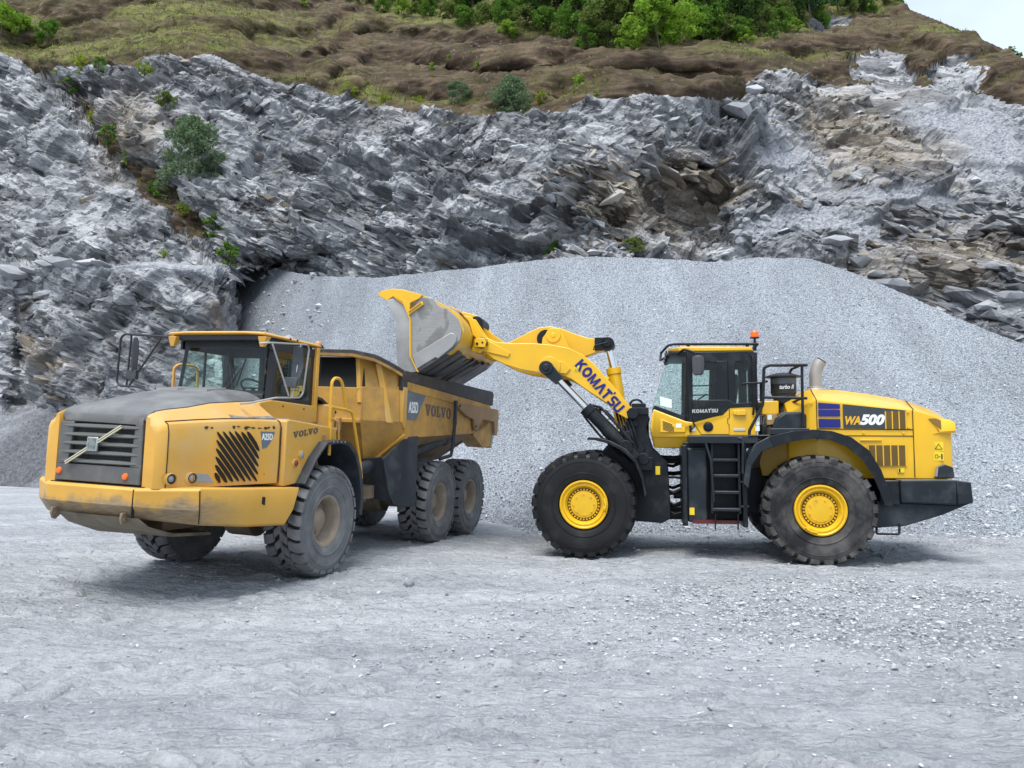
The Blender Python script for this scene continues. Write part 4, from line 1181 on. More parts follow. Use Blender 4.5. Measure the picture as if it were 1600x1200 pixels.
# --- front mudguard panels with the step platform
fpoly = [(.965, 1.345), (.97, 2.235), (.90, 2.262), (-.28, 2.165), (-.34, 2.13), (-.37, 1.945), (-.2, 1.945), (.10, 1.925), (.34, 1.72), (.62, 1.37)]
for s in (1, -1):
    m = MB(); m.prism(fpoly, 'v', s * .80, s * 1.285)
    fe = m.build('fender_panel', 'truck_yellow', truck, .018)
    m = MB()
    for k in range(22):
        u0 = .86 - k * .053
        m.box(u0 - .03, u0, s * .88 if s > 0 else s * 1.24, s * 1.24 if s > 0 else s * .88, 2.25 - (.90 - u0) * .0822 + .006, 2.25 - (.90 - u0) * .0822 + .024)
    m.build('step_grating', 'wire_grey', fe)
    arch = [(.64, 1.345), (.36, 1.70), (.12, 1.905), (-.22, 1.935), (-.50, 1.90), (-.72, 1.74), (-.88, 1.46), (-.97, 1.12), (-.95, .80)]
    m = MB(); lp = []
    for i, (u, w) in enumerate(arch):
        a_, b_ = arch[max(i - 1, 0)], arch[min(i + 1, len(arch) - 1)]
        t_ = Vector((b_[0] - a_[0], b_[1] - a_[1])).normalized(); n_ = Vector((-t_.y, t_.x)) * -1
        lp.append([(u, s * .70, w), (u, s * 1.42, w), (u + n_.x * .05, s * 1.44, w + n_.y * .05), (u + n_.x * .055, s * 1.40, w + n_.y * .055), (u + n_.x * .03, s * .70, w + n_.y * .03)])
    m.loft(lp); ar = m.build('wheel_arch', 'flap', truck, .004, 30)
    m = MB()
    for u0 in (-.02, -.13, -.24, -.35): m.cyl((u0, s * 1.41, 1.955), (u0, s * 1.445, 1.955), .012, None, 8)
    m.build_each('arch_bolt', 'wire_grey', ar)
    if s > 0:
        for (u0, w0, mt) in ((.585, 1.77, 'lens_grey'), (.72, 1.655, 'lens_red')):
            m = MB(); m.lathe([(.062, -.01), (.062, .014), (.052, .02)], (u0, 1.285, w0), (0, 1, 0), 20); f1_ = m.build('lamp_ring', 'truck_yellow', fe)
            m = MB(); m.lathe([(.050, .01), (.047, .026), (.03, .038), (0, .042)], (u0, 1.285, w0), (0, 1, 0), 20); m.build('lamp_glass', mt, f1_)
        m = MB(); m.box(.0, .05, 1.28, 1.31, 1.95, 2.06); m.box(-.06, .02, 1.28, 1.312, 1.93, 1.96); m.build('latch', 'tail_tan', fe, .005)

# slab-serif lettering of the maker, drawn stroke by stroke
def slab_word(name, word, h, origin, xdir, ydir, mat, parent, width):
    X = Vector(xdir).normalized(); Y = Vector(ydir).normalized(); Zd = X.cross(Y); O = Vector(origin)
    m = MB(); x = 0.0; adv = {'V': .98, 'O': .95, 'L': .82}
    tot = sum(adv[c] for c in word) - .06
    k = width / tot
    def poly(pts): m.plate([O + X * (p * k) + Y * (q * h) + Zd * .004 for p, q in pts], .006)
    for c in word:
        if c == 'V':
            poly([(x + .0, 1), (x + .0, .85), (x + .07, .85), (x + .36, 0), (x + .56, 0), (x + .42, .22)][:3] + [(x + .36, 0), (x + .50, 0), (x + .32, .85), (x + .40, .85), (x + .40, 1)])
            poly([(x + .54, 1), (x + .54, .85), (x + .62, .85), (x + .44, .18), (x + .50, 0), (x + .54, 0), (x + .80, .85), (x + .88, .85), (x + .88, 1)])
        elif c == 'L':
            poly([(x + .02, 1), (x + .02, .85), (x + .12, .85), (x + .12, .15), (x + .02, .15), (x + .02, 0), (x + .74, 0), (x + .74, .36), (x + .60, .36), (x + .56, .15), (x + .33, .15), (x + .33, .85), (x + .45, .85), (x + .45, 1)])
        elif c == 'O':
            n_ = 22; ou = []; inn = []
            for i in range(n_):
                a_ = 2 * math.pi * i / n_
                ou.append((x + .45 + .42 * math.cos(a_), .5 + .52 * math.sin(a_))); inn.append((x + .45 + .19 * math.cos(a_), .5 + .36 * math.sin(a_)))
            for i in range(n_):
                j = (i + 1) % n_; poly([ou[i], ou[j], inn[j], inn[i]])
        x += adv[c]
    return m.build(name, mat, parent, 0, 0)
slab_word('maker_lettering', 'VOLVO', .085, (.80, 1.289, 2.005), (-1, 0, .12), (0, 0, 1), 'decal_grey_text', truck, .62)

# --- cab
cab = None
m = MB(); m.prism([(.97, 1.95), (.97, 2.485), (.72, 2.53), (-.42, 2.49), (-.46, 2.22), (-.46, 1.95)], 'v', -.83, .83)
cab = m.build('cab', 'truck_yellow', truck, .02)
m = MB()
for (u0, w0) in ((.42, 2.45), (-.12, 2.43)): m.cyl((u0, .825, w0), (u0, .838, w0), .014, None, 8)
m.build_each('bolt', 'black', cab)
wb_, wt_ = 2.54, 3.29       # sill and head of the glass
UB, UT = .80, .70
m = MB()
for s in (-1, 1):
    m.hexa([(UB - .02, s * .76, wb_), (UB - .10, s * .83, wb_), (UB - .16, s * .83, wb_), (UB - .08, s * .74, wb_), (UT - .02, s * .73, wt_ + .06), (UT - .10, s * .80, wt_ + .06), (UT - .16, s * .80, wt_ + .06), (UT - .08, s * .71, wt_ + .06)])
    m.box(-.40, -.25, s * .70 if s > 0 else s * .79, s * .79 if s > 0 else s * .70, 2.48, 3.36)
    m.box(-.40, .72, s * .76 if s > 0 else s * .80, s * .80 if s > 0 else s * .76, 3.24, 3.36)
    m.box(-.30, .72, s * .77 if s > 0 else s * .80, s * .80 if s > 0 else s * .77, 2.48, 2.56)
    m.box(.18, .22, s * .755 if s > 0 else s * .785, s * .785 if s > 0 else s * .755, 2.5, 3.3)
m.hexa([(UT - .02, -.72, 3.27), (UT + .02, -.72, 3.27), (UT + .02, .72, 3.27), (UT - .02, .72, 3.27), (UT - .03, -.72, 3.37), (UT + .01, -.72, 3.37), (UT + .01, .72, 3.37), (UT - .03, .72, 3.37)])
m.box(-.43, -.37, -.72, .72, 2.45, 2.62); m.box(-.43, -.37, -.72, .72, 3.22, 3.36); m.box(-.43, -.37, -.20, -.12, 2.62, 3.22)
m.prism([(.82, 2.50), (.80, 2.60), (.60, 2.66), (.35, 2.62), (.35, 2.50)], 'v', -.74, .74)
m.box(-.40, .90, -.76, .74, 3.36, 3.43)
cf = m.build('cab_frame', 'black', cab, .008)
m = MB(); m.box(-.47, -.385, .785, .845, 2.23, 3.40); m.box(-.47, -.385, -.845, -.785, 2.23, 3.40)
m.build_each('rear_pillar', 'truck_yellow', cab, .01)
m = MB(); m.hexa([(UB, -.75, wb_), (UB + .006, -.75, wb_), (UB + .006, .75, wb_), (UB, .75, wb_), (UT, -.72, wt_), (UT + .006, -.72, wt_), (UT + .006, .72, wt_), (UT, .72, wt_)])
m.build('windscreen', 'glass', cab)
for s in (1, -1):
    m = MB(); m.hexa([(-.30, s * .788, 2.52), (-.30, s * .794, 2.52), (.70, s * .794, 2.52), (.70, s * .788, 2.52), (-.30, s * .785, 3.28), (-.30, s * .79, 3.28), (.62, s * .79, 3.28), (.62, s * .785, 3.28)])
    m.build('side_window', 'glass', cab)
m = MB(); m.box(-.405, -.40, -.72, .72, 2.6, 3.24); m.build('rear_window', 'glass', cab)
m = MB()          # protective wire grid on the rear window
for k in range(9): m.tube([(-.44, .10 + .05 * k, 2.72), (-.44, .10 + .05 * k, 3.2)], .005, 5)
for k in range(10): m.tube([(-.44, .08, 2.72 + .052 * k), (-.44, .52, 2.72 + .052 * k)], .005, 5)
m.build('window_grid', 'wire_grey', cab)
m = MB()          # operator seat
m.loft([[(-.05 + a, .18 + b, 2.25) for a, b in ((-.22, -.24), (.26, -.24), (.26, .24), (-.22, .24))], [(-.05 + a, .18 + b, 2.40) for a, b in ((-.22, -.25), (.28, -.25), (.28, .25), (-.22, .25))]])
m.loft([[(-.27, -.06, 2.38), (-.15, -.06, 2.38), (-.15, .42, 2.38), (-.27, .42, 2.38)], [(-.31, -.08, 2.75), (-.19, -.07, 2.75), (-.19, .43, 2.75), (-.31, .44, 2.75)], [(-.34, .0, 2.98), (-.24, .0, 2.98), (-.24, .36, 2.98), (-.34, .36, 2.98)]])
m.loft([[(-.35, .06, 2.99), (-.25, .06, 2.99), (-.25, .30, 2.99), (-.35, .30, 2.99)], [(-.36, .07, 3.14), (-.27, .07, 3.14), (-.27, .29, 3.14), (-.36, .29, 3.14)]])
m.build('seat', 'seat', cab, .03)
m = MB(); m.tube([(.42, .18, 2.45), (.25, .18, 2.70)], .03)
cc = Vector((.24, .18, 2.71)); e1 = Vector((0, 1, 0)); e2 = Vector((.75, 0, .6)).normalized()
m.tube([cc + (e1 * math.cos(a) + e2 * math.sin(a)) * .20 for a in [2 * math.pi * i / 24 for i in range(25)]], .015, 6)
m.tube([cc - e1 * .19, cc + e1 * .19], .012, 6)
m.build('steering_wheel', 'black', cab)
m = MB()          # wipers
m.tube([(.86, .28, 2.55), (.83, .24, 2.78), (.77, .10, 3.12)], .009, 6); m.tube([(.85, .12, 2.56), (.80, .36, 2.97)], .007, 6); m.tube([(.865, .02, 2.56), (.80, .30, 2.99)], .007, 6)
m.tube([(.76, .40, 3.10), (.805, .30, 2.72)], .012, 6)
m.build_each('wiper', 'black', cab)
# roof: thin yellow slab with rounded rain channel, overhanging the windscreen
m = MB()
def roofloop(w, e):
    return [(.93 + e, -.84 - e, w), (.95 + e, -.5, w + .012), (.95 + e, .5, w + .012), (.93 + e, .80 + e, w), (-.50 - e, .84 + e, w - .02), (-.50 - e, -.84 - e, w - .02)]
m.loft([roofloop(3.425, -.03), roofloop(3.432, 0), roofloop(3.450, .008), roofloop(3.468, -.015), [(.80, -.7, 3.49), (.82, -.4, 3.497), (.82, .4, 3.497), (.80, .7, 3.49), (-.4, .72, 3.475), (-.4, -.72, 3.475)]])
rf = m.build('roof', 'truck_yellow', cab, .006, 30)
m = MB()
for v0 in (-.80, .74):
    m.loft([[(.86, v0, 3.40), (.98, v0, 3.40), (.98, v0 + .14, 3.40), (.86, v0 + .14, 3.40)], [(.90, v0 + .02, 3.26), (.95, v0 + .02, 3.26), (.95, v0 + .08, 3.26), (.90, v0 + .08, 3.26)]])
m.build_each('roof_bracket', 'truck_yellow', rf, .006)
m = MB()
for u0 in (.36, .18): m.cyl((u0, .845, 3.44), (u0, .86, 3.44), .016, None, 8)
m.build_each('bolt', 'black', rf)
m = MB(); m.box(-.62, -.46, .66, .82, 3.41, 3.43); m.cyl((-.60, .72, 3.43), (-.60, .72, 3.46), .075); bc = m.build('beacon', 'black', rf)
m = MB(); m.lathe([(.06, 0), (.06, .03), (.04, .06), (0, .068)], (-.60, .72, 3.46), (0, 0, 1), 16); m.build('beacon_lens', paint('faded_orange_lens', (.55, .26, .15), .35), bc)
m = MB(); m.tube([(-.60, .72, 3.42), (-.66, .74, 3.2), (-.62, .76, 3.0), (-.50, .78, 2.95)], .012, 6); m.build('beacon_cable', 'hose', rf)
# mirrors on tube frames
m = MB()
m.tube([(1.42, 1.10, 3.25), (1.35, 1.22, 3.27), (.60, 1.30, 3.33), (.55, 1.30, 3.28), (.64, 1.30, 2.64), (.72, 1.30, 2.57), (1.28, 1.30, 2.54), (1.50, 1.05, 2.45), (1.45, .88, 2.44)], .013, 8, .06)
m.tube([(1.36, 1.26, 3.25), (.98, 1.30, 2.58)], .012, 8); m.tube([(.76, 1.30, 3.32), (.90, 1.30, 2.56)], .011, 8); m.tube([(1.40, 1.12, 3.25), (.95, .90, 3.33)], .016, 8)
mr = m.build('mirror_frame', 'wire_grey', truck)
m = MB(); m.loft([[(.86, 1.26, 3.28), (.80, 1.36, 3.28), (.78, 1.34, 3.28), (.84, 1.24, 3.28)], [(.86, 1.24, 3.0), (.78, 1.38, 3.0), (.74, 1.36, 3.0), (.82, 1.22, 3.0)], [(.90, 1.26, 2.80), (.84, 1.36, 2.80), (.82, 1.34, 2.80), (.88, 1.24, 2.80)]])
m.loft([[(.96, 1.20, 2.84), (.92, 1.38, 2.84), (.88, 1.37, 2.84), (.92, 1.19, 2.84)], [(.98, 1.20, 2.70), (.94, 1.38, 2.70), (.90, 1.37, 2.70), (.94, 1.19, 2.70)]])
m.build_each('mirror_head', 'flap', mr, .01)
m = MB()
m.tube([(.90, -.86, 3.40), (.92, -1.66, 3.44), (.92, -1.73, 3.38), (.90, -1.77, 2.72), (.90, -1.70, 2.66), (.92, -1.29, 2.65), (1.0, -1.05, 2.57), (1.0, -.85, 2.50)], .017, 8, .07)
m.tube([(.90, -1.55, 3.42), (.90, -1.58, 2.66)], .015, 8); m.tube([(.90, -.98, 3.41), (.90, -1.53, 2.66)], .015, 8)
mr2 = m.build('mirror_frame', 'black', truck)
m = MB()
cm = Vector((.90, -1.46, 3.14)); lp = []
for t_, k in ((-.26, .35), (-.22, .8), (-.1, 1), (.1, 1), (.2, .8), (.25, .35)):
    lp.append([cm + Vector((.0, -.07 * k, t_)), cm + Vector((.05, 0, t_)), cm + Vector((0, .07 * k, t_)), cm + Vector((-.04, 0, t_))])
m.loft(lp); m.box(.86, .93, -1.56, -1.40, 2.76, 2.90)
m.build_each('mirror_head', 'flap', mr2, .01)
# handrails
m = MB(); m.tube([(-.17, 1.26, 2.16), (-.14, 1.28, 2.86), (-.22, 1.28, 2.92), (-.36, 1.28, 2.92), (-.44, 1.28, 2.86), (-.61, 1.28, 2.47)], .024, 10, .06)
m.tube([(-.15, 1.28, 2.475), (-.61, 1.28, 2.45), (-.80, 1.28, 2.42), (-1.08, 1.30, 1.65), (-1.14, 1.32, 1.35), (-1.05, 1.32, 1.30)], .024, 10, .05)
m.tube([(-.17, 1.28, 2.25), (-.17, 1.28, 1.75)], .024, 10)
m.build('handrail', paint('rail_yellow', (.70, .38, .03), .35, var=.08), truck)
m = MB(); m.tube([(-.44, 1.05, 2.33), (-.50, 1.10, 2.31), (-.62, 1.15, 2.25), (-.66, 1.15, 1.90)], .017, 8, .04)
m.build('step_rail', 'truck_yellow', truck)
m = MB(); m.tube([(.45, -1.12, 2.2), (.45, -1.13, 2.98), (.40, -1.08, 3.04), (.10, -1.05, 3.04), (.02, -1.05, 2.98), (.0, -1.05, 2.2)], .022, 8, .05)
m.build('handrail', 'truck_yellow', truck)
# hydraulic tank, hitch and frame behind the cab
m = MB(); m.cyl((-.72, .78, 1.95), (-.72, .78, 2.50), .20, .20, 24); m.cyl((-.72, .78, 2.50), (-.72, .78, 2.53), .20, .15, 24)
m.build('tank', 'truck_yellow', truck)
m = MB(); m.box(-1.0, -.46, -.75, .58, 1.2, 2.25); m.box(-1.25, -.5, -.45, .45, .7, 1.3); m.box(-.5, 2.2, -.42, .42, .80, 1.38); m.tube([(-.5, .5, 2.62), (-1.1, .55, 2.45)], .06); m.cyl((0, -.85, .80), (0, .85, .80), .17); m.cyl((0, -.2, .78), (0, .25, .78), .30)
m.box(-1.0, -.6, .58, 1.0, .95, 1.5)
m.build('front_frame', 'under_tan', truck, .01)
m = MB(); m.plate([(-.50, .5, 2.72), (-.50, .9, 2.62), (-1.05, .85, 2.42), (-1.05, .5, 2.5)], .04); m.build('air_duct', 'black', truck)
m = MB(); m.cyl((-1.25, 0, .6), (-1.25, 0, 1.3), .22); m.box(-7.0, -1.3, -.42, .42, .95, 1.40); m.box(-2.4, -1.2, -.55, .75, .85, 1.15); m.box(-2.2, -1.0, .55, 1.0, .95, 1.18)
for u0 in (-4.17, -5.84):
    m.cyl((u0, -.9, .77), (u0, .9, .77), .16); m.cyl((u0, -.2, .77), (u0, .22, .77), .30, .26)
m.box(-5.9, -4.1, .42, .60, .72, .98); m.box(-5.9, -4.1, -.60, -.42, .72, .98)
m.build('rear_frame', 'under_tan', truck, .01)
m = MB(); m.tube([(-.95, .80, 1.30), (-1.3, .95, 1.42), (-2.3, .95, 1.55)], .11, 14); m.build('steering_cylinder', 'flap', truck)

# --- dump bed
TOPW = lambda u: 3.17 + (u + 2.35) * .022            # rail height
def side_panel(s):
    m = MB()
    th = .06
    poly = [(-2.42, 3.0), (-6.95, 2.80), (-7.0, 2.40), (-6.6, 2.25), (-5.9, 2.13), (-2.48, 2.02), (-2.44, 2.35)]
    m.prism(poly, 'v', s * (1.40 - th), s * 1.40)
    return m
bed = side_panel(1).build('bed_side', 'bed_yellow', truck, .008)
bed2 = side_panel(-1).build('bed_side', 'bed_yellow', truck, .008)
for s, pr_ in ((1, bed), (-1, bed2)):
    m = MB()          # upper band, slightly proud, with its pressed seam
    m.prism([(-2.43, 2.87), (-6.9, 2.62), (-6.9, 2.80), (-2.43, 3.06)], 'v', s * 1.40, s * 1.418)
    m.build('upper_band', 'bed_yellow', pr_, .005)
    m = MB(); m.prism([(-2.30, 3.035), (-7.02, 2.79), (-7.06, 3.06), (-6.98, 3.12), (-2.30, 3.22)], 'v', s * 1.30, s * 1.435)
    m.prism([(-2.24, 2.86), (-2.44, 2.86), (-2.44, 3.2), (-2.24, 3.2)], 'v', s * 1.34, s * 1.43)
    m.build('top_rail', 'rail_dark', pr_, .015)
    m = MB(); m.loft([[(-2.22, s * 1.30, 2.92), (-2.40, s * 1.36, 2.92), (-2.43, s * 1.44, 2.92), (-2.27, s * 1.44, 2.92)], [(-2.28, s * 1.34, 2.30), (-2.42, s * 1.36, 2.30), (-2.46, s * 1.43, 2.30), (-2.30, s * 1.43, 2.30)], [(-2.40, s * 1.36, 2.20), (-2.44, s * 1.36, 2.20), (-2.46, s * 1.41, 2.20), (-2.42, s * 1.41, 2.20)]])
    m.build('corner_post', 'truck_yellow', pr_, .01)
    # sloping belly of the side
    m = MB(); m.loft([[(-2.44, s * 1.38, 2.06), (-5.9, s * 1.38, 2.14), (-6.9, s * 1.36, 2.36), (-7.2, s * 1.34, 2.30)], [(-2.3, s * .78, 1.46), (-5.4, s * .78, 1.62), (-6.7, s * .80, 1.95), (-7.25, s * .82, 2.05)]], cap=False, closed=False)
    m.build('bed_underside', 'bed_steel' if s < 0 else paint('shaded_stained_underside', (.27, .165, .07), .65, var=.3, dust=(.17, .13, .09), dust_amt=.6, dust_scale=3, chips=.6), pr_)  # near side: belly's shading put into the darker yellow, with dust and chips over it
m = MB()          # front wall with its recessed upper window
UFW = -1.62
m.hexa([(UFW - .05, -.97, 2.86), (UFW - .05, .97, 2.86), (UFW - .12, .97, 2.86), (UFW - .12, -.97, 2.86), (UFW - .25, -.84, 3.40), (UFW - .25, .84, 3.40), (UFW - .32, .84, 3.40), (UFW - .32, -.84, 3.40)])
m.build('bed_window', 'void', truck)
m = MB()
m.loft([[(UFW, -.98, 2.86), (UFW, .98, 2.86), (UFW - .08, .98, 2.86), (UFW - .08, -.98, 2.86)], [(UFW, -.99, 2.30), (UFW, .99, 2.30), (UFW - .08, .99, 2.30), (UFW - .08, -.99, 2.30)]])
fw = m.build('bed_front', 'bed_yellow', truck, .01)
m = MB()
m.loft([[(UFW - .02, -.99, 2.30), (UFW - .02, .99, 2.30), (UFW - .1, .99, 2.26), (UFW - .1, -.99, 2.26)], [(UFW - .55, -.80, 1.46), (UFW - .55, .80, 1.46), (UFW - .63, .80, 1.42), (UFW - .63, -.80, 1.42)]])
m.build('bed_nose', 'bed_yellow', truck, .01)
for s in (1, -1):
    m = MB()      # angled wing beside the front wall: upper inset, middle panel, lower slope
    A = lambda u, v, w: (u, s * v, w)
    m.plate([A(UFW - .10, .94, 2.88), A(-2.20, 1.33, 2.88), A(-2.24, 1.30, 3.22), A(UFW - .22, .82, 3.40)][::s], .05)
    m.plate([A(-2.18, 1.30, 2.86), A(-2.43, 1.405, 2.86), A(-2.43, 1.405, 3.20), A(-2.22, 1.27, 3.24)][::s], .05)
    m.plate([A(UFW, .97, 2.30), A(-2.25, 1.40, 2.30), A(-2.22, 1.37, 2.88), A(UFW, .96, 2.88)][::s], .06)
    m.plate([A(UFW - .55, .79, 1.45), A(-2.50, 1.40, 2.06), A(-2.26, 1.40, 2.30), A(UFW, .97, 2.30)][::s], .06)
    wg = m.build('bed_wing', 'bed_yellow', truck, .006)
    m = MB(); m.hexa([A(UFW + .02, .90, 2.60), A(UFW + .03, .98, 2.60), A(UFW - .08, .98, 2.60), A(UFW - .08, .90, 2.60), A(UFW - .10, .76, 3.38), A(UFW - .06, .86, 3.38), A(UFW - .25, .86, 3.38), A(UFW - .25, .78, 3.38)])
    m.hexa([A(-2.02, 1.25, 2.28), A(-2.10, 1.33, 2.28), A(-2.26, 1.33, 2.26), A(-2.26, 1.25, 2.26), A(-1.88, 1.06, 3.30), A(-1.92, 1.15, 3.30), A(-2.1, 1.15, 3.30), A(-2.1, 1.06, 3.30)])
    m.build_each('wing_rib', 'truck_yellow', wg, .008)
    m = MB(); m.loft([[A(UFW - .50, .74, 1.44), A(UFW - .44, .82, 1.42), A(UFW - .56, .86, 1.38), A(UFW - .62, .76, 1.38)], [A(-2.44, 1.34, 2.10), A(-2.40, 1.44, 2.10), A(-2.52, 1.45, 2.03), A(-2.56, 1.36, 2.03)]])
    m.build('wing_edge_beam', 'truck_yellow', wg, .01)
m = MB(); m.box(UFW - .02, UFW + .05, -.98, .98, 2.255, 2.325); m.build('front_beam', 'bed_yellow', fw, .01)
m = MB(); m.box(UFW + .03, UFW + .14, .58, .64, 2.10, 2.34); m.box(UFW + .03, UFW + .16, .55, .62, 2.08, 2.16); m.build('lifting_hook', 'tail_tan', fw, .02)
m = MB()          # spill guard along the top of the front wall
pts = [(-1.60, 0, 3.43), (-1.60, .80, 3.42), (-1.78, 1.12, 3.36), (-2.08, 1.30, 3.24), (-2.32, 1.40, 3.14)]
full = [(u, -v, w) for u, v, w in pts[:0:-1]] + pts
m.loft([[(u + .10, v * 1.02, w - .01), (u + .10, v * 1.03, w + .075), (u - .28, v * .93, w + .085), (u - .28, v * .92, w - .02)] for u, v, w in full])
sg = m.build('spill_guard', 'rail_dark', truck, .008)
m = MB(); m.loft([[(u + .12, v * 1.025, w - .04), (u + .13, v * 1.03, w + .008), (u + .05, v * 1.0, w + .006), (u + .04, v, w - .05)] for u, v, w in full])
m.build('spill_guard_lip', paint('lip_rusted_yellow', (.50, .28, .08), .6, var=.3, dust=(.18, .10, .05), dust_amt=.6, dust_scale=5, chips=.8), sg)
m = MB(); m.loft([[(-2.2, -.78, 1.46), (-2.2, .78, 1.46), (-2.2, .78, 1.40), (-2.2, -.78, 1.40)], [(-5.4, -.78, 1.62), (-5.4, .78, 1.62), (-5.4, .78, 1.54), (-5.4, -.78, 1.54)], [(-6.7, -.80, 1.95), (-6.7, .80, 1.95), (-6.7, .80, 1.88), (-6.7, -.80, 1.88)], [(-7.3, -.82, 2.08), (-7.3, .82, 2.08), (-7.3, .82, 2.0), (-7.3, -.82, 2.0)]])
m.build('bed_floor', 'bed_steel', truck, .006)
for s in (1,  -1):
    m = MB(); m.prism([(-4.70, 2.76), (-7.28, 2.72), (-7.36, 2.62), (-7.30, 2.10), (-7.12, 2.12), (-7.05, 2.42), (-6.28, 2.46), (-5.95, 2.20), (-5.80, 2.22), (-5.72, 2.44), (-5.30, 2.50), (-4.86, 2.64)], 'v', s * 1.42, s * 1.475)
    tl = m.build('tail_bracket', 'tail_tan', truck, .008)
    m = MB(); m.cyl((-5.86, s * 1.46, 2.29), (-5.86, s * 1.485, 2.29), .035, None, 14); m.cyl((-4.86, s * 1.46, 2.70), (-4.86, s * 1.49, 2.70), .03, None, 12); m.build_each('pin', 'black', tl)
    m = MB(); m.prism([(-6.30, 2.44), (-7.0, 2.42), (-7.1, 2.10), (-7.02, 1.84), (-6.55, 1.82), (-5.9, 2.10)], 'v', s * 1.0, s * 1.40); m.build('tail_box', 'bed_yellow', tl, .01)
    m = MB(); m.prism([(-7.02, 2.44), (-7.16, 2.40), (-7.22, 2.1), (-7.10, 1.80), (-7.0, 1.82), (-7.1, 2.1)], 'v', s * 1.0, s * 1.42); m.build('tail_edge', 'steel', tl, .008)
    m = MB(); m.box(-4.68, -4.60, s * 1.44 if s > 0 else -1.50, 1.50 if s > 0 else s * 1.44, 2.30, 2.80)
    m.tube([(-4.64, s * 1.47, 2.4), (-4.58, s * 1.47, 1.85), (-4.50, s * 1.47, 1.68), (-4.30, s * 1.30, 1.60)], .038, 8); m.build('retaining_rod', 'flap', truck, .005)
    m = MB(); m.cyl((-3.0, s * 1.02, 1.62), (-4.9, s * 1.16, 2.02), .115, .115, 20); m.cyl((-4.9, s * 1.16, 2.02), (-5.35, s * 1.19, 2.115), .075, .075, 16); m.cyl((-5.35, s * 1.10, 2.13), (-5.35, s * 1.30, 2.13), .075, None, 14); m.cyl((-4.80, s * 1.14, 1.99), (-4.98, s * 1.17, 2.04), .135, None, 20)
    m.box(-5.30, -5.15, s * 1.18 if s > 0 else -1.30, 1.30 if s > 0 else s * 1.18, 2.10, 2.28)
    hc = m.build('tipping_cylinder', 'flap', truck, .004)
    # mudguard plate in front of the bogie
    m = MB()
    m.loft([[A_ for A_ in ((-1.90, s * 1.30, 1.66), (-2.50, s * 1.42, 2.04), (-3.0, s * 1.42, 2.06), (-3.0, s * 1.36, 2.06), (-2.5, s * 1.36, 2.0), (-1.95, s * 1.24, 1.66))],
            [A_ for A_ in ((-2.10, s * 1.32, 1.1), (-2.50, s * 1.42, 1.1), (-3.02, s * 1.42, 1.1), (-3.02, s * 1.36, 1.1), (-2.5, s * 1.36, 1.1), (-2.12, s * 1.26, 1.1))],
            [A_ for A_ in ((-2.28, s * 1.34, .86), (-2.55, s * 1.42, .80), (-3.04, s * 1.42, .76), (-3.04, s * 1.36, .76), (-2.55, s * 1.36, .80), (-2.30, s * 1.28, .86))]])
    m.plate([(-2.0, s * 1.26, 1.70), (-2.3, s * 1.28, .9), (-2.35, s * .5, 1.0), (-2.1, s * .5, 1.6)], .03)
    m.build('mudguard', 'flap', truck, .006)
m = MB(); m.prism([(-2.475, 2.865), (-3.28, 2.815), (-2.90, 2.36), (-2.78, 2.345), (-2.475, 2.36)], 'v', 1.40, 1.409)
bg_ = m.build('model_badge', paint('scuffed_slate', (.12, .155, .19), .5, var=.2, dust=(.30, .30, .28), dust_amt=.4, dust_scale=9), truck)
text_mesh('badge_lettering', 'A25D', .27, 'decal_white', bg_, (-2.56, 1.411, 2.475), (-1, 0, .0), (0, 0, 1), bold=.009, width=.40, depth=.002)
slab_word('maker_lettering', 'VOLVO', .215, (-3.30, 1.404, 2.455), (-1, 0, -.035), (0, 0, 1), 'decal_grey_text', truck, 1.26)
# ================================================================== wheel loader
# local axes: x forward, y to its left (the side we see), z up
ld = empty('wheel_loader', (1.533, 15.36, -.0985), R(170))
ld.scale = (1.05, 1.05, 1.05)
tag(ld, 'bright yellow and black wheel loader holding its bucket raised over the truck bed', 'wheel loader')
LW = .74
L_F = tyre_mesh('tyre', .90, LW, .40, 25, .045, 'rock', ['tyre_black', 'tyre_groove', 'tyre_black'])
L_R = tyre_mesh('tyre', .885, LW, .40, 25, .045, 'rock', ['tyre_patchy', 'tyre_groove', 'tread_tan'])
def rim_loader():
    m = MB(); y = .5 * LW
    m.lathe([(.41, y - .10), (.41, y - .045), (.402, y - .025), (.385, y - .02), (.372, y - .035), (.355, y - .05), (.335, y - .04), (.318, y - .045), (.300, y - .085), (.285, y - .105), (.275, y - .13), (.228, y - .13), (.228, y - .16), (.40, y - .16)], (0, 0, 0), (0, 1, 0), 64, False)
    m.lathe([(.41, -y + .1), (.40, -y + .04), (.34, -y + .06), (.33, .0), (.1, .02)], (0, 0, 0), (0, 1, 0), 40, False)
    # lock ring slot
    m.lathe([(.345, y - .047), (.348, y - .036), (.352, y - .047)], (0, 0, 0), (0, 1, 0), 64, False)
    return m.mesh('rim', 'rim_yellow', 40)
def hub_loader():
    m = MB(); y = .5 * LW
    m.lathe([(.235, y - .20), (.232, y - .10), (.222, y - .088), (.195, y - .085), (.190, y - .078), (.06, y - .07), (.0, y - .07)], (0, 0, 0), (0, 1, 0), 48, False)
    m.cyl((0, -LW * .7, 0), (0, y - .15, 0), .2, .2, 24)
    for k in range(8):
        a = k * math.pi / 4 + .2; c = (.172 * math.cos(a), y - .08, .172 * math.sin(a)); m.cyl(c, (c[0], y - .06, c[2]), .013, .012, 6)
    return m.mesh('wheel', 'rim_yellow', 40)
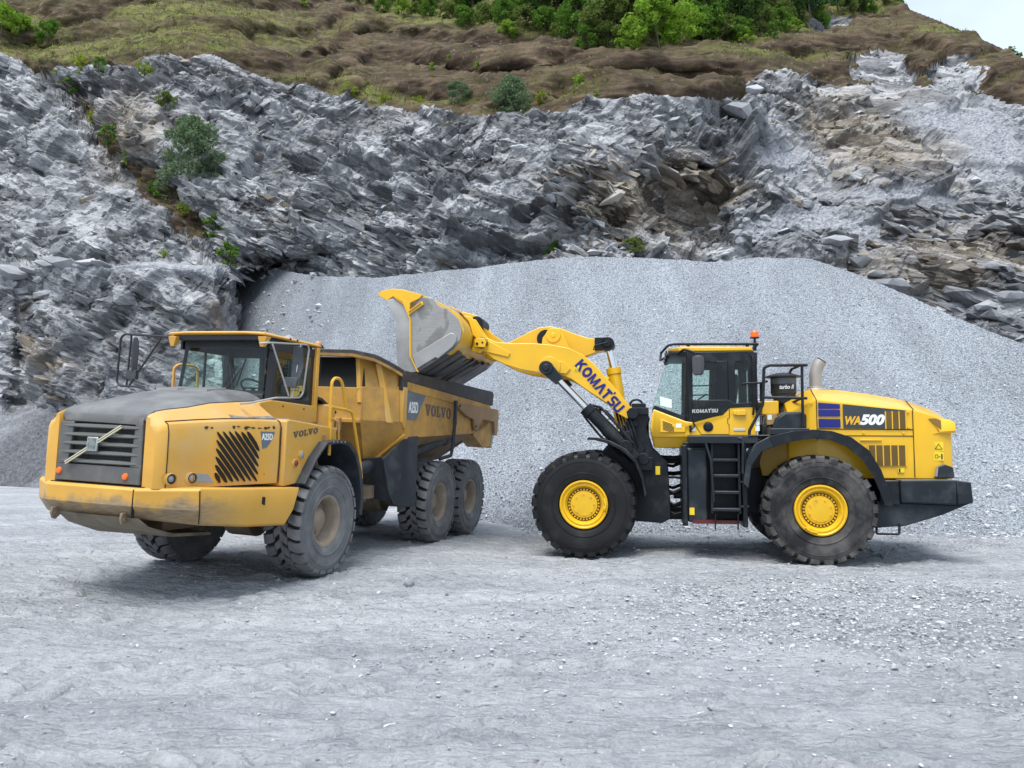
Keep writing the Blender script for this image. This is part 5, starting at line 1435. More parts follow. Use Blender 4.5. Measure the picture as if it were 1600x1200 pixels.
def bolts_loader():
    m = MB(); y = .5 * LW
    m.lathe([(.27, y - .135), (.268, y - .1185), (.236, y - .1185), (.232, y - .135)], (0, 0, 0), (0, 1, 0), 48, False)
    for k in range(30):
        a = k * 2 * math.pi / 30; c = (.252 * math.cos(a), y - .12, .252 * math.sin(a)); m.cyl(c, (c[0], y - .088, c[2]), .016, .014, 8)
    return m.mesh('wheel_bolts', 'rim_yellow', 40)
L_RIM, L_HUB, L_BOLT = rim_loader(), hub_loader(), bolts_loader()
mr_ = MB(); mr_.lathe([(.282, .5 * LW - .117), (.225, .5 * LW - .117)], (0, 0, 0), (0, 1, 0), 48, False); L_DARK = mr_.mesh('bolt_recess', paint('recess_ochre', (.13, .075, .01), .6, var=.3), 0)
mv_ = MB(); mv_.cyl((.30, .5 * LW - .06, -.16), (.36, .5 * LW - .01, -.10), .016); mv_.tube([(.24, .5 * LW - .03, -.27), (.31, .5 * LW - .0, -.20), (.345, .5 * LW - .0, -.13)], .018, 8); L_VALVE = mv_.mesh('valve_guard', 'rim_yellow', 40)
for u, w, ty, sp_ in ((0, .90, L_F, 2.6), (-3.79, .86, L_R, .55)):
    for s in (1, -1):
        o = put_wheel(ld, (L_HUB, ty, L_RIM), u, s * 1.13, w, s < 0, sp_)
        for nm, me in (('wheel_bolts', L_BOLT), ('bolt_recess', L_DARK), ('valve_guard', L_VALVE)):
            q = bpy.data.objects.new(nm, me); COL.objects.link(q); q.parent = o

LY, LD, LF = 'loader_yellow', 'loader_dark', 'loader_frame'
# --- lift arms
boom_pts = [(1.99, 3.80), (1.95, 3.88), (1.86, 3.89), (1.65, 3.79), (1.34, 3.76), (1.0, 3.755), (.63, 3.72), (.31, 3.65), (.07, 3.53), (-.15, 3.35), (-.51, 2.92), (-.88, 2.46), (-.72, 2.36), (-.55, 2.46), (-.34, 2.66), (-.01, 2.88), (.26, 3.08), (.46, 3.17), (.70, 3.20), (.86, 3.21), (1.19, 3.27), (1.47, 3.36), (1.70, 3.47), (1.90, 3.62), (1.97, 3.70)]
m = MB()
for s in (1, -1): m.prism(boom_pts, 'v', s * .50, s * .72)
m.cyl((.66, -.6, 3.48), (.66, .6, 3.48), .20, None, 24)
m.prism([(1.0, 3.30), (1.0, 3.70), (.3, 3.60), (.3, 3.20)], 'v', -.5, .5)
boom = m.build('lift_arm', LY, ld, .012)
m = MB(); m.prism([(1.86, 3.86), (1.38, 3.58), (1.42, 3.50), (1.90, 3.62)], 'v', .72, .745); m.build('pin_boss_plate', LY, boom, .01)
m = MB(); n_ = 24
m.lathe([(.20, 0), (.20, .05), (.16, .055)], (.66, .72, 3.30), (0, 1, 0), 28)
m.prism([(.46, 3.26), (.46, 3.40), (.66, 3.48), (.68, 3.30)], 'v', .72, .76)
m.prism([(.66, 3.44), (.40, 3.40), (.28, 3.27), (.36, 3.18), (.62, 3.20)], 'v', .72, .75)
m.build('cylinder_lug', LY, boom, .008)
text_dir = Vector((.0 - .0, 0, 0))
a_ = Vector((.20, .726, 3.44)); b_ = Vector((-.66, .726, 2.45)); xd = (b_ - a_).normalized(); yd = Vector((xd.z, 0, -xd.x)) * -1
yd = Vector((-.755, 0, .656)) if yd.z < 0 else yd
yd = xd.cross(Vector((0, 1, 0))) * -1; 
if yd.z < 0: yd = -yd
def logo_word(name, h, origin, xdir, ydir, mat, parent, width):
    """wide bold capitals with the raised dot before the last two letters"""
    X = Vector(xdir).normalized(); Y = Vector(ydir).normalized(); Zd = X.cross(Y).normalized(); O = Vector(origin)
    if Zd.y < 0: Zd = -Zd
    m = MB(); adv = [('K', .92), ('O', 1.0), ('M', 1.12), ('A', .98), ('T', .72), ('.', .16), ('S', .80), ('U', .86)]
    tot = sum(a for _, a in adv) - .08; k = width / tot; x = 0
    def poly(pts):
        q = [O + X * (p * k) + Y * (r * h) for p, r in pts]
        m.plate(q, .004); 
    for c, ad in adv:
        p = lambda L: poly([(x + a, b) for a, b in L])
        if c == 'K':
            p([(0, 0), (.25, 0), (.25, 1), (0, 1)]); p([(.25, .42), (.25, .66), (.58, 1), (.88, 1), (.45, .55)]); p([(.32, .52), (.47, .66), (.90, 0), (.58, 0)])
        elif c == 'O':
            n_ = 24
            for i in range(n_):
                t0, t1 = 2 * math.pi * i / n_, 2 * math.pi * (i + 1) / n_
                p([(.46 + .46 * math.cos(t0), .5 + .52 * math.sin(t0)), (.46 + .46 * math.cos(t1), .5 + .52 * math.sin(t1)), (.46 + .21 * math.cos(t1), .5 + .25 * math.sin(t1)), (.46 + .21 * math.cos(t0), .5 + .25 * math.sin(t0))])
        elif c == 'M':
            p([(0, 0), (.23, 0), (.27, 1), (.06, 1)]); p([(.06, 1), (.28, 1), (.60, 0), (.44, 0)]); p([(.98, 1), (.76, 1), (.44, 0), (.60, 0)]); p([(1.04, 0), (.81, 0), (.77, 1), (.98, 1)])
        elif c == 'A':
            p([(0, 0), (.26, 0), (.58, 1), (.34, 1)]); p([(.92, 0), (.66, 0), (.34, 1), (.58, 1)])
        elif c == 'T':
            p([(0, .76), (.68, .76), (.68, 1), (0, 1)]); p([(.21, 0), (.46, 0), (.46, .76), (.21, .76)])
        elif c == '.':
            p([(-.02, .98), (.14, .98), (.14, 1.22), (-.02, 1.22)])
        elif c == 'S':
            p([(.02, 0), (.55, 0), (.55, .22), (.02, .22)]); p([(.50, 0), (.74, .10), (.74, .48), (.50, .60)]); p([(.18, .40), (.60, .40), (.60, .60), (.18, .60)]); p([(.02, .52), (.26, .40), (.26, .98), (.02, .86)]); p([(.2, .78), (.72, .78), (.72, 1), (.2, 1)])
        elif c == 'U':
            p([(0, .2), (.24, .12), (.24, 1), (0, 1)]); p([(.56, .12), (.80, .2), (.80, 1), (.56, 1)]); p([(0, .2), (.16, 0), (.64, 0), (.80, .2), (.60, .24), (.20, .24)])
        x += ad
    return m.build(name, mat, parent, 0, 0)
logo_word('maker_lettering', .195, (.215, .728, 3.325), xd, yd, 'decal_blue', boom, 1.15)
m = MB(); m.plate([(.22, .724, 3.33), (.12, .724, 3.33), (.12, .724, 3.22), (.22, .724, 3.22)], .003); wl = m.build('warning_sticker', 'decal_yellow', boom)
m = MB(); m.tube([(.20, .728, 3.24), (.14, .728, 3.24), (.17, .728, 3.30), (.20, .728, 3.24)], .004, 4); m.build('warning_symbol', 'black', wl)
# --- bell crank, link, tilt cylinder
m = MB(); m.prism([(1.95, 3.74), (1.5, 3.86), (1.26, 3.98), (.96, 4.12), (.72, 4.145), (.49, 4.09), (.26, 3.99), (.03, 3.91), (-.18, 3.88), (-.30, 3.86), (-.30, 3.66), (-.19, 3.64), (.04, 3.56), (.3, 3.5), (.6, 3.45), (1.2, 3.56), (1.9, 3.60)], 'v', -.13, .13)
bell = m.build('bell_crank', LY, ld, .012)
m = MB()
for s in (1, -1):
    m.prism([(.88, 3.62), (.84, 3.90), (.74, 4.03), (.58, 4.05), (.46, 3.96), (.34, 3.70), (.30, 3.55)], 'v', s * .24, s * .34)
m.cyl((.64, -.36, 3.94), (.64, .36, 3.94), .14, None, 24); m.cyl((.64, .34, 3.94), (.64, .37, 3.94), .05, None, 14)
m.build('crank_bracket', LY, boom, .01)
m = MB(); m.cyl((.80, -.2, 3.90), (.80, .20, 3.90), .17, None, 24); m.build('crank_shadow_plate', LF, bell)
m = MB(); m.cyl((-.36, -.20, 3.78), (-.36, .20, 3.78), .125, None, 24); m.prism([(-.12, 3.66), (-.12, 3.90), (-.36, 3.90), (-.36, 3.66)], 'v', -.20, .20); m.cyl((-.36, .2, 3.78), (-.36, .24, 3.78), .06, None, 16)
m.tube([(-.1, .22, 3.66), (-.12, .23, 3.74), (-.36, .25, 3.80)], .012, 6)
m.build('rod_eye', LF, bell, .01)
m = MB(); m.cyl((-.37, 0, 3.72), (-.47, 0, 3.25), .062, None, 18); rodp = m.build('tilt_rod', 'chrome', ld)
m = MB(); m.cyl((-.46, 0, 3.30), (-.62, 0, 2.2), .125, None, 22); m.cyl((-.455, 0, 3.34), (-.475, 0, 3.22), .14, None, 22); m.cyl((-.30, .02, 3.10), (-.42, .02, 3.16), .05)
tc_ = m.build('tilt_cylinder', LY, ld, .004)
m = MB(); m.prism([(2.20, 4.38), (2.16, 4.25), (1.55, 3.82), (1.45, 3.70), (1.75, 3.64), (1.95, 3.78), (2.34, 4.20)], 'v', -.12, .12); m.cyl((2.12, -.18, 4.22), (2.12, .18, 4.22), .11, None, 20)
m.build('tilt_link', LY, ld, .01)
# --- lift cylinders
for s in (1, -1):
    e = Vector((.70, s * .86, 3.28)); dn = Vector((-.72, s * .84, 1.80)); d = (dn - e).normalized()
    m = MB(); m.cyl(e - Vector((0, .10, 0)), e + Vector((0, .10, 0)), .125, None, 24); m.cyl(e + Vector((0, s * .10, 0)), e + Vector((0, s * .125, 0)), .06, None, 16)
    pr = Vector((-d.z, 0, d.x))
    m.loft([[e + pr * .12 - Vector((0, .08, 0)), e - pr * .12 - Vector((0, .08, 0)), e - pr * .12 + Vector((0, .08, 0)), e + pr * .12 + Vector((0, .08, 0))], [e + d * .34 + pr * .085 - Vector((0, .07, 0)), e + d * .34 - pr * .085 - Vector((0, .07, 0)), e + d * .34 - pr * .085 + Vector((0, .07, 0)), e + d * .34 + pr * .085 + Vector((0, .07, 0))]])
    lc = m.build('lift_cylinder', LD, ld, .01)
    m = MB(); m.cyl(e + d * .30, e + d * 1.08, .058, None, 18); m.build('rod', 'chrome', lc)
    m = MB(); m.cyl(e + d * 1.02, dn + d * .2, .105, None, 22); m.cyl(e + d * 1.0, e + d * 1.14, .128, None, 22); m.tube([e + d * 1.05 - pr * .12, e + d * 1.18 - pr * .20, e + d * 1.6 - pr * .19, e + d * 2.05 - pr * .16], .026, 8)
    m.tube([e + d * 1.08 + pr * .12, e + d * 1.5 + pr * .16, dn + pr * .13], .022, 8)
    m.build('barrel', LF, lc, .006)

# --- bucket: thick shell swept along its width, two side plates
BW = 1.58
shell_o = [(2.88, 3.17), (2.54, 3.37), (2.26, 3.55), (2.10, 3.72), (2.05, 3.90), (2.13, 4.10), (2.30, 4.29), (2.50, 4.40), (2.75, 4.52), (3.15, 4.64), (3.34, 4.665), (3.54, 4.63), (3.62, 4.59)]
shell_i = [(2.92, 3.22), (2.58, 3.43), (2.32, 3.60), (2.17, 3.75), (2.12, 3.90), (2.19, 4.06), (2.34, 4.23), (2.54, 4.34), (2.78, 4.46), (3.16, 4.57), (3.33, 4.60), (3.50, 4.57), (3.59, 4.54)]
m = MB()
N_ = len(shell_o)
loops = [[(shell_o[i][0], -BW, shell_o[i][1]), (shell_o[i][0], BW, shell_o[i][1]), (shell_i[i][0], BW, shell_i[i][1]), (shell_i[i][0], -BW, shell_i[i][1])] for i in range(N_)]
m.loft(loops)
bk = m.build('bucket', paint('bucket_paint', (.74, .42, .012), .38, var=.08, dust=(.30, .27, .20), dust_amt=.5, dust_scale=1.7, chips=.4), ld, .006, 50)
side_out = [(2.88, 3.17), (2.54, 3.37), (2.24, 3.56), (2.11, 3.73), (2.08, 3.90), (2.16, 4.10), (2.34, 4.27), (2.50, 4.33), (2.60, 4.47), (2.83, 4.50), (2.93, 4.36), (3.04, 4.22), (3.02, 4.11), (3.00, 3.46)]
def side_mat():
    m_, t, b, o = new_mat('abraded_side_steel'); N = NT(t); oc = N.coord('Object')
    n1 = N.noise(oc, 1.1, 4, .5, dist=1.6)
    c = N.ramp(n1, [(.40, (.17, .165, .155)), (.47, (.22, .215, .20)), (.485, (.34, .335, .32)), (.7, (.30, .295, .285))])
    sc_ = N.noise(N.coord('Object', (2, 2, 30)), 3, 5)
    c = N.mix(.35, c, N.ramp(sc_, [(.3, (.16, .155, .15)), (.7, (.36, .35, .33))]))
    t.links.new(c, b.inputs['Base Color']); setin(b, rough=.42, metal=.35)
    return m_
SM = side_mat()
for s in (1, -1):
    m = MB(); m.prism(side_out, 'v', s * (BW - .01), s * (BW + .035)); sp_o = m.build('side_plate', SM, bk, .006)
    m = MB()      # flared cutting edge of the side plate
    fl_in = [(3.30, 4.50), (3.12, 4.36), (3.00, 4.11), (2.99, 3.46), (2.86, 3.18)]; fl_out = [(3.45, 4.46), (3.38, 4.31), (3.27, 4.05), (3.25, 3.42), (3.20, 3.16)]
    m.loft([[(a[0], s * (BW + .03), a[1]), (b[0], s * (BW + .07), b[1]), (b[0], s * (BW + .035), b[1]), (a[0], s * (BW - .01), a[1])] for a, b in zip(fl_in, fl_out)])
    m.build('side_cutter', paint('burnished_edge_steel', (.36, .355, .345), .4, .45, .25, dust=(.16, .155, .15), dust_amt=.5, dust_scale=1.2), sp_o, .004, 50)
    m = MB()      # painted ridge between plate and cutter, and the yellow cheek under the spill guard
    rid = [(3.32, 4.52), (3.13, 4.37), (3.02, 4.11), (3.01, 3.46), (2.87, 3.175)]
    m.loft([[(u + .012, s * (BW + .02), w), (u + .006, s * (BW + .075), w), (u - .018, s * (BW + .075), w - .003), (u - .024, s * (BW + .02), w - .003)] for u, w in rid])
    m.build('side_ridge', 'decal_gold', sp_o, 0, 50)
    m = MB(); m.prism([(3.62, 4.59), (3.54, 4.63), (3.34, 4.665), (3.15, 4.64), (2.80, 4.54), (2.84, 4.48), (3.02, 4.40), (3.03, 4.20), (3.06, 4.24), (3.16, 4.42), (3.32, 4.53), (3.45, 4.46), (3.59, 4.54)], 'v', s * (BW - .01), s * (BW + .05)); m.build('spill_cheek', LY, sp_o, .006)
    m = MB()
    o2 = Vector((2.80, 0, 4.41)); o3 = Vector((3.06, 0, 4.24)); 
    m.prism([(2.80, 4.42), (2.77, 4.36), (3.04, 4.18), (3.07, 4.24)], 'v', s * (BW + .03), s * (BW + .075)); m.build('name_plate', LY, sp_o, .006)
    m = MB(); m.prism([(2.82, 4.395), (2.80, 4.365), (3.02, 4.215), (3.04, 4.24)], 'v', s * (BW + .07), s * (BW + .08)); m.build('name_plate_face', paint('ochre_plate', (.30, .16, .02), .6), sp_o)
    m = MB()      # long rounded wear plate
    wp = [(2.97, 3.46), (2.89, 3.22), (2.55, 3.42), (2.50, 3.40), (2.24, 3.60), (2.17, 3.70), (2.17, 3.78), (2.22, 3.84), (2.28, 3.85)]
    m.prism(wp, 'v', s * (BW + .03), s * (BW + .065)); m.build('wear_plate', paint('pale_wear_plate', (.33, .33, .325), .45, .35, .15, dust=(.42, .41, .40), dust_amt=.4, dust_scale=2), sp_o, .012)
    m = MB(); m.prism([(2.88, 3.17), (2.54, 3.37), (2.26, 3.55), (2.12, 3.70), (2.20, 3.62), (2.52, 3.41), (2.56, 3.42), (2.90, 3.22)], 'v', s * (BW + .03), s * (BW + .05)); m.build('heel_plate', 'wear_steel', sp_o)
# rock-worn strips under the floor
m = MB(); dn_ = Vector((2.88 - 2.26, 0, 3.17 - 3.55)).normalized(); nn = Vector((dn_.z, 0, -dn_.x))
if nn.z > 0: nn = -nn
rr_ = random.Random(4)
v0 = -BW + .02
k = 0
while v0 < BW - .1:
    wdt = rr_.uniform(.16, .30); a0 = rr_.uniform(-.05, .10); a1 = rr_.uniform(.62, .86); th = rr_.choice((.03, .06, .09))
    p0 = Vector((2.90, 0, 3.16)) - dn_ * a0; p1 = Vector((2.90, 0, 3.16)) - dn_ * a1
    q = [p0, p1, p1 + nn * th, p0 + nn * (th * .7)]
    m.prism([(x.x, x.z) for x in q], 'v', v0, min(v0 + wdt, BW)); 
    v0 += wdt + rr_.choice((.01, .04)); k += 1
m.build_each('floor_wear_strip', 'wear_steel', bk, .006)
m = MB(); m.loft([[(2.80, -BW, 3.19), (2.80, BW, 3.19), (3.0, BW, 3.12), (3.0, -BW, 3.12)], [(2.83, -BW, 3.25), (2.83, BW, 3.25), (3.03, BW, 3.15), (3.03, -BW, 3.15)]]); m.build('cutting_edge', 'wear_steel', bk, .005)
# hinge brackets on the back of the bucket
for v_ in (-.78, -.42, .42, .78):
    m = MB(); m.prism([(2.36, 4.30), (2.12, 4.10), (2.04, 3.90), (2.10, 3.62), (1.95, 3.58), (1.82, 3.68), (1.80, 3.84), (1.92, 3.98), (2.10, 4.26)], 'v', v_ - .035, v_ + .035); m.build('hinge_bracket', LY, bk, .01)
for v_ in (-.2, .2):
    m = MB(); m.prism([(2.50, 4.42), (2.14, 4.10), (2.02, 4.16), (2.02, 4.30), (2.14, 4.38), (2.42, 4.46)], 'v', v_ - .035, v_ + .035); m.build('link_bracket', LY, bk, .01)
m = MB(); m.loft([[(x, -.9, z), (x, .9, z), (x + .05, .9, z + .05), (x + .05, -.9, z + .05)] for x, z in ((2.0, 3.86), (2.08, 4.12), (2.27, 4.32), (2.46, 4.42))]); m.build('back_stiffener', LY, bk, .01)
m = MB()
for s in (1, -1):
    m.cyl((1.90, s * .36, 3.76), (1.90, s * .88, 3.76), .10, None, 20)
m.build_each('hinge_pin', LF, bk, .004)
m = MB(); m.prism([(2.02, 3.68), (2.02, 3.82), (1.96, 3.85), (1.84, 3.84), (1.80, 3.78), (1.82, 3.67)], 'v', .86, .91); pk = m.build('pin_keeper', LY, bk, .01)
m = MB(); m.cyl((1.97, .905, 3.74), (1.97, .925, 3.74), .025); m.cyl((1.87, .905, 3.76), (1.87, .915, 3.76), .018); m.build_each('bolt', LF, pk)
m = MB(); m.cyl((2.12, -.3, 4.22), (2.12, .30, 4.22), .13, None, 20); m.build('link_pin', LF, bk)

# --- front frame (tower), axle, front mudguards
m = MB()
for s in (1, -1):
    m.prism([(-.79, 2.52), (-1.03, 2.52), (-1.12, 2.38), (-1.06, 2.20), (-1.17, 1.85), (-1.42, 1.60), (-1.47, .62), (-1.31, .53), (-.60, .58), (.35, .75), (.42, 1.1), (.10, 1.45), (-.28, 1.75), (-.62, 2.1)], 'v', s * .34, s * .64)
m.box(-1.2, .3, -.34, .34, .7, 1.5); m.prism([(-.70, 2.30), (-1.1, 2.30), (-1.1, 1.5), (.0, 1.5)], 'v', -.34, .34)
m.cyl((0, -.95, .9), (0, .95, .9), .26, None, 24); m.cyl((0, -.3, .9), (0, .3, .9), .42, None, 24)
ff = m.build('front_frame', LF, ld, .02)
m = MB()
m.cyl((-.82, .30, 2.46), (-.82, .80, 2.46), .10, None, 18); m.cyl((-.70, .60, 1.86), (-.70, .98, 1.86), .12, None, 18); m.box(-1.10, -.72, .20, .70, 2.44, 2.56); m.box(-1.05, -.80, .3, .6, 2.56, 2.64)
m.tube([(-.75, .5, 2.58), (-.80, .5, 2.70), (-.92, .5, 2.72), (-1.0, .5, 2.64), (-1.02, .5, 2.55)], .022, 8, .05)
m.prism([(-.62, 2.12), (-.78, 2.16), (-1.02, 1.86), (-.98, 1.70), (-.80, 1.78)], 'v', .64, .74)
m.cyl((-.86, .64, 2.28), (-.86, .72, 2.28), .055, None, 14); m.cyl((-1.0, .64, 1.66), (-1.0, .76, 1.66), .10, None, 18); m.box(-1.16, -.84, .64, .74, 1.46, 1.68)
for k in range(5): m.tube([(-.52 - .05 * k, .5 + .05 * k, 2.5), (-.62 - .06 * k, .66 + .03 * k, 2.1), (-.72 - .05 * k, .70, 1.75)], .024, 7)
m.build('frame_fittings', LF, ff, .006)
m = MB(); m.plate([(-1.21, .66, 1.52), (-1.28, .66, 1.52), (-1.28, .66, 1.38), (-1.21, .66, 1.38)][::-1], .004); m.box(-1.285, -1.205, .64, .655, 1.375, 1.525); m.build('warning_sticker', 'decal_yellow', ff)
for s in (1, -1):
    m = MB(); arc = [(-.05, 1.99), (-.19, 1.985), (-.40, 1.93), (-.67, 1.79), (-.86, 1.60), (-.96, 1.34), (-1.02, 1.03)]
    m.loft([[(u, s * .66, w), (u, s * 1.40, w), (u - .03, s * 1.40, w + .045), (u - .03, s * .66, w + .045)] for u, w in arc]); m.build('front_mudguard', LF, ff, .008, 50)
# --- articulation hoses between the two frames
m = MB(); rr_ = random.Random(2)
for k in range(9):
    w0 = .78 + .11 * k; v0 = rr_.uniform(-.1, .55)
    m.tube([(-1.30, v0, w0 + rr_.uniform(-.05, .05)), (-1.52, v0 + .1, w0 + rr_.uniform(-.10, .02)), (-1.78, v0 + .05, w0 + rr_.uniform(-.05, .08))], rr_.choice((.022, .03, .04)), 7)
m.build_each('hydraulic_hose', 'hose', ld)
m = MB(); m.box(-1.80, -1.30, -.2, .2, .60, .78); m.box(-1.80, -1.30, -.2, .2, 1.56, 1.70); m.cyl((-1.52, .42, 1.02), (-1.85, .46, 1.04), .075); m.cyl((-1.35, .3, .68), (-1.7, .3, .68), .11)
m.build('hitch', LF, ld, .01)

# --- rear frame block, tanks, ladder
m = MB()
m.box(-2.60, -1.68, -1.0, .95, .62, 1.95); m.box(-5.2, -2.5, -.5, .5, .72, 1.5); m.cyl((-3.79, -.95, .86), (-3.79, .95, .86), .26, None, 24); m.cyl((-3.79, -.3, .86), (-3.79, .3, .86), .42, None, 24)
m.box(-1.72, -1.64, .5, 1.32, .56, 1.90); m.box(-2.68, -2.60, .6, 1.36, .56, 1.96)
rfm = m.build('rear_frame', LF, ld, .015)
m = MB(); m.box(-2.05, -1.72, .93, 1.25, .62, 1.85); m.build('side_tank', LD, rfm, .03)
m = MB(); m.box(-2.55, -1.80, .95, 1.28, .60, .66); m.build('red_strip', 'red', rfm)
m = MB(); m.box(-1.83, -1.75, 1.25, 1.262, .74, .86); m.build('warning_sticker', 'decal_yellow', rfm)
m = MB()
m.box(-2.86, -1.76, .60, 1.40, 1.93, 2.055)
dk = m.build('cab_deck', LD, ld, .012)
lad = None
m = MB()
for u0, u1, wb0 in ((-2.11, -2.13, .78), (-2.55, -2.56, .78)):
    m.hexa([(u0 - .02, 1.30, wb0), (u0 + .02, 1.30, wb0), (u0 + .02, 1.40, wb0), (u0 - .02, 1.40, wb0), (u1 - .02, 1.22, 1.94), (u1 + .02, 1.22, 1.94), (u1 + .02, 1.32, 1.94), (u1 - .02, 1.32, 1.94)])
m.box(-2.54, -2.12, 1.0, 1.05, .8, 1.93)
lad = m.build('ladder', LF, ld, .006)
for w0, v1 in ((.82, 1.42), (1.10, 1.40), (1.37, 1.37), (1.63, 1.34)):
    m = MB(); m.box(-2.55, -2.11, v1 - .22, v1, w0, w0 + .045); m.build('tread', LD, lad, .008)
m = MB(); m.tube([(-1.93, 1.32, 2.02), (-2.00, 1.36, 2.02), (-2.10, 1.44, 1.65), (-2.13, 1.46, .98)], .022, 8, .06); m.build('grab_rail', 'wire_grey' if False else LD, ld)
m = MB(); m.tube([(-2.50, 1.36, 1.98), (-2.56, 1.40, 2.02), (-2.62, 1.40, 2.0), (-2.60, 1.44, 1.44)], .022, 8, .05); m.build('grab_rail', LD, ld)
for w0 in (1.28, .88):
    m = MB(); m.box(-2.70, -2.56, 1.28, 1.36, w0, w0 + .03); m.build('side_step', LD, lad, .005)
m = MB(); m.tube([(-2.16, 1.40, .78), (-2.15, 1.41, .52)], .012, 6); m.tube([(-2.52, 1.40, .78), (-2.51, 1.41, .52)], .012, 6); m.build_each('step_chain', 'hose', lad)

# --- cab
m = MB()      # yellow lower body
CV = .82
m.prism([(-1.12, 2.22), (-1.18, 2.53), (-1.74, 2.31), (-1.80, 2.31), (-1.86, 2.30), (-2.16, 2.39), (-2.36, 2.43), (-2.47, 2.55), (-2.90, 2.57), (-2.92, 2.06), (-1.77, 2.06), (-1.77, 2.03), (-1.15, 2.03)], 'v', -CV, CV)
m.loft([[(-1.77, -CV, 2.03), (-1.15, -CV, 2.03), (-1.15, CV, 2.03), (-1.77, CV, 2.03)], [(-1.76, -.70, 1.845), (-1.19, -.70, 1.85), (-1.19, .70, 1.85), (-1.76, .70, 1.845)]])
cabL = m.build('cab', LY, ld, .02)
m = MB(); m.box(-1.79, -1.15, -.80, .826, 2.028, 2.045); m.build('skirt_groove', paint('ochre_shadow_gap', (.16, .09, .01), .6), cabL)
m = MB(); m.prism([(-1.30, 2.36), (-1.62, 2.22), (-1.72, 2.20), (-1.72, 2.12), (-1.29, 2.12)], 'v', CV, CV + .025); vp = m.build('vent_panel', LY, cabL, .008)
for k in range(7):
    m = MB(); w0 = 2.318 - .0225 * k; u1_ = -1.53 if k > 1 else -1.50 - .0 * k; d_ = (-1.34 - u1_) * .34
    if w0 - d_ < 2.135: d_ = max(.01, w0 - 2.135); u1_ = -1.34 - d_ / .34
    m.hexa([(-1.34, CV + .022, w0 - .011), (-1.34, CV + .029, w0 - .011), (-1.34, CV + .029, w0), (-1.34, CV + .022, w0), (u1_, CV + .022, w0 - d_ - .011), (u1_, CV + .029, w0 - d_ - .011), (u1_, CV + .029, w0 - d_), (u1_, CV + .022, w0 - d_)])
    m.build('vent_slot', 'void', vp)
m = MB(); m.box(-1.655, -1.565, CV + .02, CV + .03, 2.20, 2.275); m.build('sticker', 'paper', vp)
m = MB(); m.lathe([(.085, 0), (.085, .012), (.07, .016)], (-2.11, CV, 2.215), (0, 1, 0), 28); m.lathe([(.06, .016), (.05, .03), (0, .03)], (-2.11, CV, 2.215), (0, 1, 0), 24)
o_ = m.build('fuel_cap', LF, cabL); 
m = MB()
m.tube([(-1.86, CV + .003, 2.30), (-1.99, CV + .003, 2.085), (-2.46, CV + .003, 2.085), (-2.46, CV + .003, 2.26), (-2.44, CV + .003, 2.27), (-2.44, CV + .003, 2.36), (-2.47, CV + .003, 2.37), (-2.47, CV + .003, 2.55)], .006, 5); m.build('door_seam', 'void', cabL)
m = MB(); m.box(-2.74, -2.58, CV, CV + .06, 2.41, 2.50); m.box(-2.60, -2.53, CV, CV + .05, 2.42, 2.495); bx_ = m.build('step_lamp', LY, cabL, .008)
m = MB(); m.box(-2.73, -2.53, CV, CV + .012, 2.14, 2.185); m.build('reflector', 'decal_light', cabL, .008)
m = MB(); m.box(-1.895, -1.84, CV, CV + .008, 2.14, 2.20); m.build('sticker', 'paper', cabL)
m = MB(); m.tube([(-1.85, CV + .02, 2.32), (-1.88, CV + .04, 2.22), (-1.84, CV + .04, 2.18), (-1.80, CV + .02, 2.16)], .012, 6); m.box(-1.83, -1.79, CV, CV + .03, 2.12, 2.24); m.build('latch', LF, cabL)
# frame of the glasshouse
m = MB()
for s in (1, -1):
    m.hexa([(-1.71, s * .76, 2.30), (-1.78, s * .82, 2.30), (-1.86, s * .82, 2.30), (-1.79, s * .72, 2.30), (-1.74, s * .74, 3.54), (-1.78, s * .80, 3.54), (-1.87, s * .80, 3.54), (-1.82, s * .70, 3.54)])
    m.box(-2.95, -2.80, s * .70 if s > 0 else -.80, .80 if s > 0 else s * .70, 2.52, 3.50)
    m.box(-2.58, -2.46, s * .77 if s > 0 else -.81, .81 if s > 0 else s * .77, 2.52, 3.52)
    m.box(-2.9, -1.8, s * .76 if s > 0 else -.80, .80 if s > 0 else s * .76, 3.34, 3.52)
    m.prism([(-1.84, 2.29), (-2.16, 2.38), (-2.36, 2.425), (-2.47, 2.54), (-2.92, 2.56), (-2.92, 2.63), (-2.55, 2.62), (-2.46, 2.68), (-1.86, 2.68)], 'v', s * .765, s * .835)
    m.prism([(-2.24, 2.66), (-2.46, 2.66), (-2.46, 3.36), (-2.27, 3.36)], 'v', s * .775, s * .805)
    m.prism([(-1.86, 3.30), (-2.1, 3.37), (-1.86, 3.42)], 'v', s * .775, s * .805)
m.box(-2.96, -2.90, -.78, .78, 2.5, 2.66); m.box(-2.96, -2.90, -.78, .78, 3.3, 3.5)
m.prism([(-1.16, 2.52), (-1.20, 2.60), (-1.72, 2.40), (-1.72, 2.29)], 'v', -.66, .80)
m.prism([(-1.44, 3.44), (-1.50, 3.54), (-1.86, 3.54), (-1.86, 3.47), (-1.50, 3.47)], 'v', -.76, .78)
m.box(-2.9, -1.5, -.78, .78, 3.50, 3.53)
cfr = m.build('cab_frame', LF, cabL, .01)
m = MB(); m.loft([[(-1.16, -.62, 2.56), (-1.16, .62, 2.56), (-1.155, .62, 2.56), (-1.155, -.62, 2.56)], [(-1.46, -.62, 3.50), (-1.46, .62, 3.50), (-1.455, .62, 3.50), (-1.455, -.62, 3.50)]]); m.build('windscreen', 'glass_clear', cabL)
